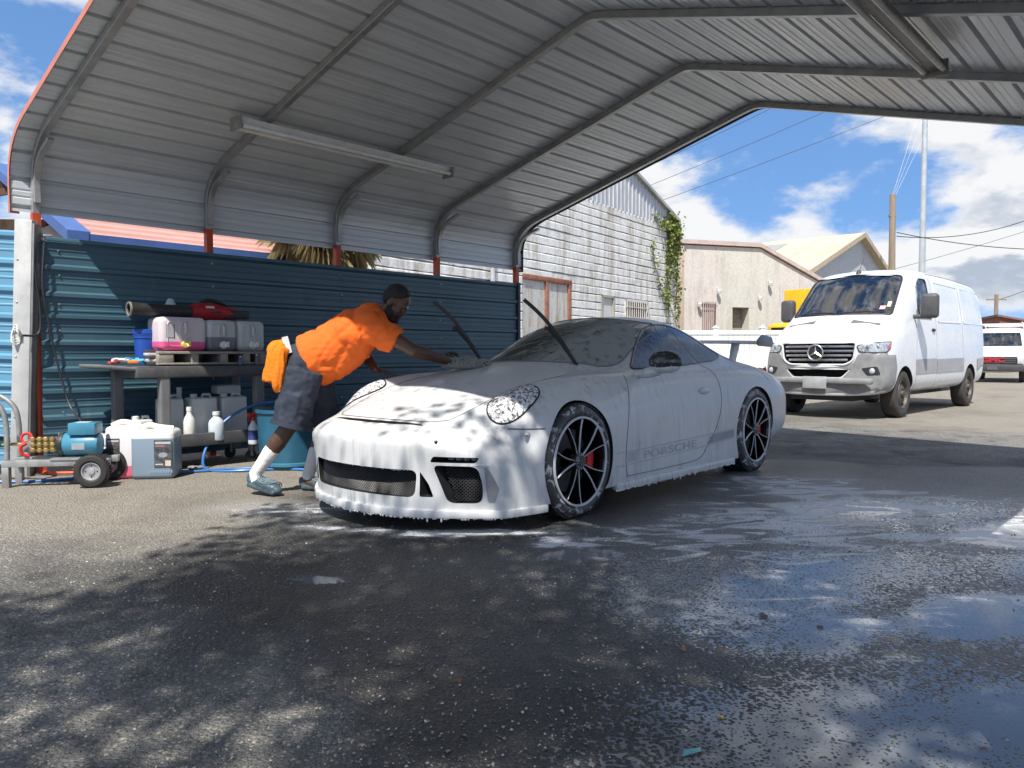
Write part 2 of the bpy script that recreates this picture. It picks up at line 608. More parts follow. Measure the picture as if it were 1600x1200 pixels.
# ================================================================== carport
RZ, RV, SL = 3.75, 3.55, 0.28          # ridge height, ridge position, slope
def arc_path(off=0.0, low=0.0):
    """across-section centre line (v, z); off pushes it outwards"""
    pts = [(0.0, low), (0.0, 2.46)]
    for k in range(1, 9):
        t = k / 8
        a = (1 - t) ** 2; b = 2 * t * (1 - t); c = t * t
        pts.append((b * 0.0 + c * 0.40 + a * 0.0, a * 2.46 + b * 2.745 + c * (RZ - SL * (RV - 0.40))))
    pts.append((RV - 0.16, RZ - SL * 0.16))
    pts.append((RV - 0.06, RZ - SL * 0.075))
    half = pts
    full = half + [(RV, RZ - SL * 0.05)] + [(2 * RV - v, z) for v, z in half[::-1]]
    if not off:
        return full
    out = []
    for i, (v, z) in enumerate(full):
        a = full[max(i - 1, 0)]; b = full[min(i + 1, len(full) - 1)]
        t = Vector((b[0] - a[0], b[1] - a[1])).normalized()
        out.append((v - t.y * off, z + t.x * off))
    return out


galv = mat('galvanised_steel', (0.40, 0.40, 0.39), 0.42, 0.55, 0.14, 9, 0.05, 30, 0.25, (0.22, 0.20, 0.18))
orange_paint = mat('orange_post_paint', (0.50, 0.070, 0.025), 0.5, 0, 0.12, 8, 0.1, 40, 0.25, (0.25, 0.08, 0.04))
salmon = mat('salmon_trim_paint', (0.62, 0.20, 0.13), 0.45, 0, 0.08, 4, dirt=0.15)


def sheet_material():
    m, nt, bs = new_mat('ribbed_roof_steel')
    co = nt.coord('Object')
    st = nt.mapping(co, scale=(0.6, 14, 14))
    n = nt.noise(st, 1.6, 7, 0.65)
    n2 = nt.noise(co, 2.0, 6, 0.65)
    n3 = nt.noise(nt.mapping(co, scale=(2.5, 30, 30)), 1.0, 4, 0.6)
    c = nt.mix(nt.rng(n, 0.3, 0.7), (0.60, 0.632, 0.655), (0.71, 0.745, 0.77))
    c = nt.mix(nt.math('MULTIPLY', nt.rng(n2, 0.5, 0.8), 0.3), c, (0.42, 0.42, 0.41))
    nt.put(bs.inputs['Base Color'], c)
    bs.inputs['Metallic'].default_value = 0.15
    nt.put(bs.inputs['Roughness'], nt.rng(n, 0.3, 0.75, 0.30, 0.52))
    nt.put(bs.inputs['Normal'], nt.bump(nt.math('ADD', n3, nt.math('MULTIPLY', n2, 2.0)), 0.10, 0.01))
    return m


def build_carport():
    root = thing('carport', 'open steel carport with ribbed grey metal roof over the foam covered car', 'carport', UV(0, 0), UA)
    L = lambda u, v, z: (u, -v, z)
    # frames
    tubes = arc_path()
    for k in range(5):
        u = 1.5 * k
        f = MB().tube([L(u, v, z) for v, z in tubes], 0.03, flat=(0.058, 0.058), up=(0, 1, 0)).build('frame', galv, root, bevel=0.004, seg=1)
        for side in (0, 1):
            vv = lambda v: v if side == 0 else 2 * RV - v
            b = spline([L(u, vv(0.052), 2.28), L(u, vv(0.056), 2.48), L(u, vv(0.15), 2.64), L(u, vv(0.42), 2.795 - 0.055)], 6)
            MB().tube(b, 0.022, flat=(0.05, 0.03), up=(0, 1, 0)).build('knee_brace', galv, f, bevel=0.003, seg=1)
            MB().box(u - 0.0315, u + 0.0315, -vv(0) - 0.0315, -vv(0) + 0.0315, 0.0, 2.245 if k else 2.2).build('painted_base', orange_paint, f)
            MB().box(u - 0.07, u + 0.07, -vv(0) - 0.07, -vv(0) + 0.07, 0.001, 0.012).build('base_plate', galv, f)
        if k == 0:
            cl = MB().box(u - 0.036, u + 0.036, -0.05, 0.036, 1.985, 2.04)
            cl.tube([(u + .03, -.06, 2.01), (u + .10, -.06, 2.015)], 0.012, 8)
            cl.build('clamp', galv, f, bevel=0.004)
    # sheets
    outer = [p for p in arc_path(0.034) if p[1] > 2.0]
    path = arc_path(0.034, 2.205)
    pts = [Vector((p[0], p[1])) for p in path]
    seg = []
    s = 0
    for i in range(len(pts) - 1):
        seg.append((s, pts[i], pts[i + 1])); s += (pts[i + 1] - pts[i]).length
    total = s

    def at(s):
        for s0, a, b in seg[::-1]:
            if s >= s0 - 1e-9:
                t = (b - a); l = t.length
                p = a + t * ((s - s0) / l)
                return p, Vector((-t.y, t.x)) / l
    sm = sheet_material()
    pitch = 0.2286

    def off(x):
        x = x % pitch
        keys = [(0, 0), (0.022, 0), (0.030, 0.032), (0.056, 0.032), (0.064, 0), (0.112, 0), (0.118, .004), (0.128, 0.004), (0.134, 0),
                (0.168, 0), (0.174, .004), (0.184, .004), (0.190, 0), (pitch, 0)]
        for (a, p), (b, q) in zip(keys, keys[1:]):
            if a <= x <= b:
                return p + (q - p) * (x - a) / (b - a)
        return 0
    keyx = [0, 0.022, 0.030, 0.056, 0.064, 0.112, 0.118, 0.128, 0.134, 0.168, 0.174, 0.184, 0.190]
    width = pitch * 4
    u0, u1 = -0.17, 6.17
    s = 0.0
    k = 0
    while s < total - 0.02:
        e = min(s + width + 0.028, total)
        xs = []
        q = s
        while q < s + width + 0.03:
            for kx in keyx:
                if s <= q + kx <= e:
                    xs.append(q + kx)
            q += pitch
        xs.append(e)
        # keep the bends: add path break points
        xs = sorted(set(xs + [sg[0] for sg in seg if s < sg[0] < e]))
        mb = MB()
        vs = []
        lift = 0.0012 * (k % 2)
        nrm = []
        for x in xs:
            p, n = at(x)
            p = p + n * (off(x - s) + lift)
            vs.append(p); nrm.append(n)
        nseg = 16
        V = []; Fc = []
        for i in range(nseg + 1):
            u = u0 + (u1 - u0) * i / nseg
            for p, n in zip(vs, nrm):
                q = p + n * (.0035 * mnoise.noise(Vector((u * 1.7, p.x * 1.5, p.y * 1.5 + k))))
                V.append(L(u, q.x, q.y))
        m_ = len(vs)
        for i in range(nseg):
            for j in range(m_ - 1):
                Fc.append((i * m_ + j, i * m_ + j + 1, (i + 1) * m_ + j + 1, (i + 1) * m_ + j))
        mb.add(V, Fc)
        mb.build('roof_sheet', sm, root, recalc=False)
        s += width
        k += 1
    # end trims
    for u, m_, w, nm in ((u0, salmon, 0.075, 'edge_trim'), (u1, mat('dark_trim', (0.09, 0.09, 0.09), 0.5, 0.2), 0.10, 'edge_trim')):
        inner = arc_path(0.020 if u < 0 else 0.0, 2.19)
        out = arc_path(0.068, 2.19)
        mb = MB()
        V = []; Fc = []
        d = 0.012
        uu = (u - d, u + d * .6)
        for v, z in inner:
            V.append(L(uu[0], v, z))
        n = len(inner)
        for v, z in out:
            V.append(L(uu[0], v, z))
        for v, z in out:
            V.append(L(u + (0.07 if u < 0 else -0.07), v, z))
        for i in range(n - 1):
            Fc.append((i, i + 1, n + i + 1, n + i)); Fc.append((n + i, n + i + 1, 2 * n + i + 1, 2 * n + i))
        mb.add(V, Fc)
        mb.build(nm, m_, root, recalc=False)
    # ridge cap underside fold
    V = [L(u0, RV - .14, RZ - .0392 + .038), L(u0, RV, RZ + .055), L(u0, RV + .14, RZ - .0392 + .038), L(u1, RV - .14, RZ - .0392 + .038), L(u1, RV, RZ + .055), L(u1, RV + .14, RZ - .0392 + .038)]
    V = [(a, b, c + .03) for a, b, c in V]
    MB().add(V, [(0, 1, 4, 3), (1, 2, 5, 4)]).build('ridge_cap', sm, root)


build_carport()

# ---------------------------------------------------------------- strip lights under the roof
fix_white = mat('fixture_enamel', (0.78, 0.77, 0.72), 0.4, 0, 0.08, 5, dirt=0.3, dirt_col=(0.28, 0.24, 0.17))
tube_glass = mat('fluorescent_tube', (0.88, 0.89, 0.88), 0.25, 0, 0.04, 4)
fix_dark = mat('fixture_end', (0.33, 0.32, 0.29), 0.5, 0.2, 0.15, 12, dirt=0.5)
def strip_light(u, v, ln, label, slope, dirty):
    z = RZ - SL * abs(v - RV)
    root = thing('strip_light', label, 'light', UV(u, v, z - 0.115), UA, 'strip lights under the carport roof')
    root.rotation_euler = (R(slope), 0, UA)
    body = mat('fixture_grimy', (0.36, 0.34, 0.29), 0.5, 0.1, 0.2, 8, dirt=0.6) if dirty else fix_white
    pr = [(-0.035, -0.005), (-0.055, 0.06), (0.055, 0.06), (0.035, -0.005)]
    M = Matrix(((0, 0, 1, 0), (1, 0, 0, 0), (0, 1, 0, 0), (0, 0, 0, 1)))
    MB().prism(pr, 0, ln, M).build('housing', body, root, bevel=0.003)
    for s in (-1, 1):
        MB().tube([(0.03, s * 0.058, -0.012), (ln - 0.03, s * 0.058, -0.012)], 0.019, 12).build('tube', tube_glass if not dirty else mat('old_tube', (0.55, 0.55, 0.52), 0.3, 0, 0.1, 4), root, smooth=True)
    for x in (0.0, ln):
        MB().box(x - 0.012, x + 0.012, -0.085, 0.085, -0.045, 0.065).build('end_cap', fix_dark, root, bevel=0.006)
    for x in (ln * .12, ln * .62, ln * .93):
        MB().tube([(x, 0, 0.058), (x, 0, 0.10)], 0.006, 6).build('hanger', galv, root)
    return root
strip_light(1.19, 1.16, 2.44, 'long white twin tube strip light under the left roof slope', 0, False)
strip_light(1.47, 5.84, 2.44, 'grimy twin tube strip light under the right roof slope', 0, True)

# ================================================================== blue fence under the carport
def fence_paint(name, c, var=0.1):
    m, nt, bs = new_mat(name)
    co = nt.coord('Object')
    st = nt.noise(nt.mapping(co, scale=(0.5, 4, 4)), 1.5, 6, 0.6)
    dr = nt.noise(nt.mapping(co, scale=(7, 7, 0.8)), 1.3, 7, 0.7)
    cc = nt.mix(nt.rng(st, 0.3, 0.7), tuple(x * (1 - var) for x in c), tuple(x * (1 + var) for x in c))
    cc = nt.mix(nt.math('MULTIPLY', nt.rng(dr, 0.55, 0.8), 0.30), cc, (0.22, 0.24, 0.24))
    nt.put(bs.inputs['Base Color'], cc)
    nt.put(bs.inputs['Roughness'], nt.rng(dr, 0.3, 0.7, 0.32, 0.5))
    nt.put(bs.inputs['Normal'], nt.bump(nt.noise(co, 3.0, 4, 0.5), 0.12, 0.02))
    return m
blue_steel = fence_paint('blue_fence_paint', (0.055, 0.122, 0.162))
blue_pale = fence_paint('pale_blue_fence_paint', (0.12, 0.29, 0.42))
screw_m = mat('screw_zinc', (0.5, 0.5, 0.5), 0.35, 0.8)


def ribbed_sheet(mb, x0, x1, z0, z1, y=0.0, pitch=0.2286, h=0.022, sgn=-1, start=0.0, wav=0.0):
    """sheet in the xz plane with ribs running along x, ribs proud towards sgn*y"""
    keys = [(0, 0), (0.150, 0), (0.168, 1), (0.196, 1), (0.214, 0)]
    minor = [(0.04, 0), (0.046, .2), (0.056, .2), (0.062, 0), (0.095, 0), (0.101, .2), (0.111, .2), (0.117, 0)]
    ks = sorted(keys + minor)
    zs = []
    q = start
    while q < z1 - z0 + pitch:
        for kx, kh in ks:
            z = q + kx - pitch
            if 0.001 < z < z1 - z0 - 0.001:
                zs.append((z0 + z, kh * h))
        q += pitch
    zs = [(z0, 0)] + zs + [(z1, 0)]
    nx = 6
    V = []; Fc = []
    for i in range(nx + 1):
        x = x0 + (x1 - x0) * i / nx
        for z, o in zs:
            V.append((x, y + sgn * o + wav * math.sin(x * 2.1 + z * 1.3), z))
    m_ = len(zs)
    for i in range(nx):
        for j in range(m_ - 1):
            Fc.append((i * m_ + j, (i + 1) * m_ + j, (i + 1) * m_ + j + 1, i * m_ + j + 1))
    mb.add(V, Fc)


def build_fence():
    root = thing('blue_fence', 'dark blue ribbed steel fence running behind the car under the carport', 'fence', UV(0, 0.055), UA)
    # three sheets one above the other, lapped
    lay = [(0.06, 0.72), (0.70, 1.36), (1.34, 1.975)]
    for i, (a, b) in enumerate(lay):
        for j, (x0, x1) in enumerate(((0.0, 3.04), (3.01, 5.97))):
            mb = MB()
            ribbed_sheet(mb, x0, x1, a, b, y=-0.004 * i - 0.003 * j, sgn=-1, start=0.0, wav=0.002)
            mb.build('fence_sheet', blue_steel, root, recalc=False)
    MB().box(0.05, 5.98, -0.022, 0.016, 1.972, 2.006).build('top_cap', blue_steel, root, bevel=0.004)
    MB().box(5.94, 5.99, -0.045, 0.03, 0.0, 2.02).build('end_post', mat('black_post', (0.03, 0.035, 0.04), 0.5), root, bevel=0.004)
    sc = MB()
    sc.lathe([(0.0, -0.004), (0.009, -0.003), (0.009, 0), (0.006, 0.004), (0, 0.006)], 8, Matrix.Rotation(R(90), 4, 'X'))
    sme = sc.mesh('screw', smooth=True)
    sme.materials.append(screw_m)
    for k in range(0, 5):
        for z in (0.3, 0.53, 0.78, 0.98, 1.22, 1.45, 1.68, 1.90):
            for dx in (-0.0, 0.0) if k else (0.1,):
                o = bpy.data.objects.new('screw', sme); col.objects.link(o); o.parent = root
                o.location = (1.5 * k + dx + (0.05 if k == 0 else 0) + random.uniform(-.01, .01), -0.016, z + random.uniform(-.01, .01))


build_fence()


def build_gate():
    # sunlit leaf to the left, leaning a little
    root = thing('blue_gate', 'sunlit pale blue ribbed steel gate leaf at the left end of the fence', 'gate', (-4.16, 6.47, 0.02), R(180 + 6))
    root.rotation_euler = (0, R(-2.2), R(187))
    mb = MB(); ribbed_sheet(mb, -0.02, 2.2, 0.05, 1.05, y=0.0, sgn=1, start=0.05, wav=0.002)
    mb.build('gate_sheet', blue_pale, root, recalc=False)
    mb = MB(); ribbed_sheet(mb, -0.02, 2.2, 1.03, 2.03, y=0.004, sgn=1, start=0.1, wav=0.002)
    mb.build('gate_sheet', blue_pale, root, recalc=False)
    for z in (0.1, 1.86):
        MB().box(0.08, 2.2, -0.03, -0.005, z, z + 0.06).build('gate_rail', galv, root)
    post = thing('gate_post', 'pale grey square steel post leaning beside the orange carport post', 'post', (-4.165, 6.395, 0.0), R(12))
    post.rotation_euler = (0, R(2.3), R(8))
    pm = mat('grey_post_paint', (0.50, 0.50, 0.49), 0.45, 0.1, 0.1, 5, 0.05, 30, 0.2)
    MB().box(-0.01, 0.125, -0.06, 0.06, 0.0, 2.13).build('tube', pm, post, bevel=0.006)
    MB().box(0.128, 0.145, -0.062, 0.062, 0.0, 2.10).build('closing_strip', mat('strip_dark_steel', (0.20, 0.20, 0.20), 0.5, 0.3), post, bevel=0.003)  # darker grey steel strip along the edge of the post
    for z in (0.5, 1.0, 1.45, 1.8):
        MB().lathe([(0.008, 0), (0.008, .004), (0, .007)], 8, Matrix.Translation((0.02, -0.06, z)) @ Matrix.Rotation(R(90), 4, 'X')).build('screw', screw_m, post)
    # chain / cable tie at latch height
    mb = MB()
    for k in range(3):
        mb.tube([(0.0 - .03 * math.cos(a) + .03, -0.085 + 0.02 * math.sin(a * 2), 1.16 + 0.02 * k + 0.06 * math.sin(a)) for a in [i * .45 for i in range(15)]], 0.005, 6)
    mb.build('latch_cord', mat('white_cord', (0.75, 0.74, 0.7), 0.6), post)


build_gate()
# ================================================================== lofted bodies and things laid on them
from mathutils.geometry import delaunay_2d_cdt


def loft_cage(stations, mirror=True):
    """stations: list of (x, sweep, [(y,z)...]) half sections from top centre to bottom centre -> closed cage"""
    V = []; Fc = []
    rings = []
    for x, sw, pts in stations:
        ring = []
        n = len(pts)
        for s in (1, -1):
            seq = pts if s == 1 else pts[-2:0:-1]
            for y, z in seq:
                ring.append((x - sw * (abs(y) / 0.85) ** 2.9, s * y, z))
        rings.append(ring)
    m = len(rings[0])
    for rg in rings:
        V += rg
    for i in range(len(rings) - 1):
        for k in range(m):
            k2 = (k + 1) % m
            Fc.append((i * m + k, i * m + k2, (i + 1) * m + k2, (i + 1) * m + k))
    # caps: pair the top row with the bottom row
    for base, rev in ((0, True), ((len(rings) - 1) * m, False)):
        n = len(stations[0][2])          # half points
        # ring order: 0..n-1 (left side top->bottom), n..m-1 (right side bottom->top)
        left = list(range(0, n)); right = [0] + list(range(m - 1, n - 1, -1)) + [n - 1]
        for half in (left, right):
            a = 0; b = len(half) - 1
            while b - a >= 2:
                if b - a == 2:
                    f = [half[a], half[a + 1], half[b]]
                else:
                    f = [half[a], half[a + 1], half[b - 1], half[b]]
                Fc.append([base + q for q in f])
                a += 1; b -= 1
    return V, Fc


def subdivided(V, Fc, level, crease=None):
    me = bpy.data.meshes.new('cage'); me.from_pydata(V, [], Fc)
    bm = bmesh.new(); bm.from_mesh(me)
    bmesh.ops.recalc_face_normals(bm, faces=bm.faces)
    bm.to_mesh(me); bm.free()
    o = bpy.data.objects.new('cage', me); col.objects.link(o)
    md = o.modifiers.new('s', 'SUBSURF'); md.levels = level; md.render_levels = level
    if crease:
        at = me.attributes.new('crease_edge', 'FLOAT', 'EDGE')
        vals = [crease(me.vertices[e.vertices[0]].co, me.vertices[e.vertices[1]].co) for e in me.edges]
        at.data.foreach_set('value', vals)
    return baked(o, 'body')


def cut(me, cutters, angle=38, mats=None):
    """boolean-subtract a list of MB solids from a mesh"""
    o = bpy.data.objects.new('tmp', me); col.objects.link(o)
    tmp = []
    for mb, mi in cutters:
        cm = mb.mesh('c')
        for x in (mats or []):
            cm.materials.append(x)
        for p in cm.polygons:
            p.material_index = mi
        c = bpy.data.objects.new('c', cm); col.objects.link(c)
        md = o.modifiers.new('b', 'BOOLEAN'); md.operation = 'DIFFERENCE'; md.object = c; md.solver = 'EXACT'
        md.material_mode = 'INDEX'
        tmp.append(c)
    out = baked(o, 'body')
    for c in tmp:
        d_ = c.data
        bpy.data.objects.remove(c); bpy.data.meshes.remove(d_)
    out.shade_smooth(); out.set_sharp_from_angle(angle=R(angle))
    return out


class Surf:
    def __init__(self, me):
        self.bvh = BVHTree.FromPolygons([v.co.copy() for v in me.vertices], [list(p.vertices) for p in me.polygons])

    def hit(self, o, d):
        loc, nrm, i, dist = self.bvh.ray_cast(Vector(o), Vector(d))
        return loc, nrm

    def frame(self, view):
        """view: 'left','right','front','top','rear' or (dir, ua, va); returns ray dir and axes"""
        t = {'left': ((0, -1, 0), (1, 0, 0), (0, 0, 1), (0, 3, 0)), 'right': ((0, 1, 0), (1, 0, 0), (0, 0, 1), (0, -3, 0)),
             'front': ((-1, 0, 0), (0, 1, 0), (0, 0, 1), (8, 0, 0)), 'rear': ((1, 0, 0), (0, 1, 0), (0, 0, 1), (-12, 0, 0)),
             'top': ((0, 0, -1), (1, 0, 0), (0, 1, 0), (0, 0, 6))}
        if isinstance(view, str):
            return [Vector(q) for q in t[view]]
        d_, a, b, o = view
        return [Vector(d_), Vector(a), Vector(b), Vector(o)]

    def pt(self, view, a, b, lift=0.0):
        d_, ua, va, o = self.frame(view)
        loc, n = self.hit(o + ua * a + va * b, d_)
        if loc is None:
            return None, None
        if n.dot(d_) > 0:
            n = -n
        return loc + n * lift, n

    def patch(self, view, outline, step=0.03, lift=0.003, thick=0.0):
        """conforming patch over a closed 2-D outline; returns MB"""
        n = len(outline)
        vs = [Vector(p) for p in outline]
        xs = [p[0] for p in outline]; ys = [p[1] for p in outline]

        def inside(x, y):
            c = False
            j = n - 1
            for i in range(n):
                xi, yi = outline[i]; xj, yj = outline[j]
                if (yi > y) != (yj > y) and x < (xj - xi) * (y - yi) / (yj - yi) + xi:
                    c = not c
                j = i
            return c

        def edist(x, y):
            p = Vector((x, y)); best = 9
            for i in range(n):
                a = Vector(outline[i]); b = Vector(outline[(i + 1) % n]); ab = b - a
                t = max(0, min(1, (p - a).dot(ab) / max(1e-12, ab.length_squared)))
                best = min(best, (a + ab * t - p).length)
            return best
        y = min(ys); row = 0
        while y < max(ys):
            x = min(xs) + (step / 2 if row % 2 else 0)
            while x < max(xs):
                if inside(x, y) and edist(x, y) > step * 0.4:
                    vs.append(Vector((x, y)))
                x += step
            y += step * 0.87; row += 1
        res = delaunay_2d_cdt([Vector((p[0], p[1])) for p in vs], [(i, (i + 1) % n) for i in range(n)], [], 1, 1e-5)
        cv, cf = res[0], res[2]
        pts = []
        last = None
        for p in cv:
            q, nn = self.pt(view, p[0], p[1], lift)
            pts.append(q)
        # fill misses with the nearest hit
        for i, q in enumerate(pts):
            if q is None:
                best = None
                for j, w in enumerate(pts):
                    if w is not None:
                        dd = (cv[i] - cv[j]).length
                        if best is None or dd < best[0]:
                            best = (dd, w)
                pts[i] = best[1].copy() if best else Vector((0, 0, 0))
        return MB().add(pts, [list(f) for f in cf])

    def line(self, view, pts2, r=0.0025, lift=0.0, step=0.02, n=6, mb=None):
        P = spline([(a, b, 0) for a, b in pts2], 10) if len(pts2) > 2 else [Vector((*pts2[0], 0)).lerp(Vector((*pts2[1], 0)), i / 24) for i in range(25)]
        out = []
        for p in P:
            q, nn = self.pt(view, p.x, p.y, lift)
            if q is not None:
                out.append(q)
        mb = mb or MB()
        if len(out) > 1:
            mb.tube(out, r, n)
        return mb

    def project_mesh(self, me, view, lift):
        """lay a flat mesh (xy) on the surface"""
        for v in me.vertices:
            q, nn = self.pt(view, v.co.x, v.co.y, lift)
            if q is not None:
                v.co = q
        return me


def smooth_closed(pts, n=6):
    P = [Vector((a, b)) for a, b in pts]
    m = len(P); out = []
    for i in range(m):
        p0, p1, p2, p3 = P[i - 1], P[i], P[(i + 1) % m], P[(i + 2) % m]
        for k in range(n):
            t = k / n
            q = 0.5 * ((2 * p1) + (p2 - p0) * t + (2 * p0 - 5 * p1 + 4 * p2 - p3) * t * t + (3 * p1 - p0 - 3 * p2 + p3) * t ** 3)
            out.append((q.x, q.y))
    return out


def rounded_poly(pts, r=0.02, n=4):
    """polygon with filleted corners"""
    out = []
    m = len(pts)
    for i in range(m):
        p = Vector(pts[i]); a = Vector(pts[i - 1]); b = Vector(pts[(i + 1) % m])
        ra = min(r, (a - p).length * 0.45); rb = min(r, (b - p).length * 0.45)
        s = p + (a - p).normalized() * ra; e = p + (b - p).normalized() * rb
        for k in range(n + 1):
            t = k / n
            q = s * (1 - t) ** 2 + p * 2 * t * (1 - t) + e * t * t
            out.append((q.x, q.y))
    return out
# ================================================================== sports car under foam
def foam_material(name='foam_coat', base=(0.63, 0.635, 0.63), dark=(0.29, 0.30, 0.31), amount=0.75, rough=0.55, bump=0.25):
    m, nt, bs = new_mat(name)
    co = nt.coord('Object')
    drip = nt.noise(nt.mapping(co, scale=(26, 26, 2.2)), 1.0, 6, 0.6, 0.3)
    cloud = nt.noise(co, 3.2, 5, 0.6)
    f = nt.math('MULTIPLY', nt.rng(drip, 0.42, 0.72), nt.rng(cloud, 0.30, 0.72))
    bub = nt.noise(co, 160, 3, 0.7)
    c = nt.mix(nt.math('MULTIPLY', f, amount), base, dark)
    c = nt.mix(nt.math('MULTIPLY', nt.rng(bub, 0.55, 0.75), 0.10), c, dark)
    nt.put(bs.inputs['Base Color'], c)
    nt.put(bs.inputs['Roughness'], nt.rng(f, 0.0, 0.8, rough, 0.22))
    bs.inputs['Coat Weight'].default_value = 0.45
    bs.inputs['Coat Roughness'].default_value = 0.14
    h = nt.math('ADD', nt.math('MULTIPLY', drip, 1.0), nt.math('MULTIPLY', bub, 0.35))
    nt.put(bs.inputs['Normal'], nt.bump(h, bump, 0.006))
    return m


def foamed_glass(name, clear, white, cover, scale=(60, 60, 9), rough=0.05, lo=0.45, hi=0.6, swirl=False, two=None, zfade=None):
    """dark glass with streaks of foam on it"""
    m, nt, bs = new_mat(name)
    co = nt.coord('Object')
    if swirl:
        q = nt.vmath('SUBTRACT', co, (-0.42, 0.10, 0.93))
        x, y, z = nt.sep(q)
        ang = nt.math('ARCTAN2', y, z)
        rad = nt.vmath('LENGTH', q)
        n = nt.noise(nt.comb(nt.math('MULTIPLY', rad, 30), nt.math('MULTIPLY', ang, 2.2), 0.5), 1.0, 5, 0.6, 0.2)
    else:
        n = nt.noise(nt.mapping(co, scale=scale), 1.0, 6, 0.65, 0.4)
    f = nt.rng(n, lo, hi)
    if two is not None:
        f = nt.math('MAXIMUM', f, two(nt, co))
    if zfade:
        f = nt.math('MULTIPLY', nt.math('ADD', f, nt.rng(nt.sep(co)[2], zfade[0] - .08, zfade[1], 0, .55)), nt.rng(nt.sep(co)[2], zfade[0], zfade[1], .15, 1.0), clamp=True)
    f = nt.math('ADD', nt.math('MULTIPLY', f, cover), 0.04, clamp=True)
    nt.put(bs.inputs['Base Color'], nt.mix(f, clear, white))
    nt.put(bs.inputs['Roughness'], nt.rng(f, 0.0, 0.6, rough, 0.55))
    bs.inputs['Specular IOR Level'].default_value = 0.6
    nt.put(bs.inputs['Normal'], nt.bump(n, 0.15, 0.004))
    return m


CAR_U, CAR_V, CS, CAR_YAW = 1.66, 3.52, 1.05, R(-1.9)


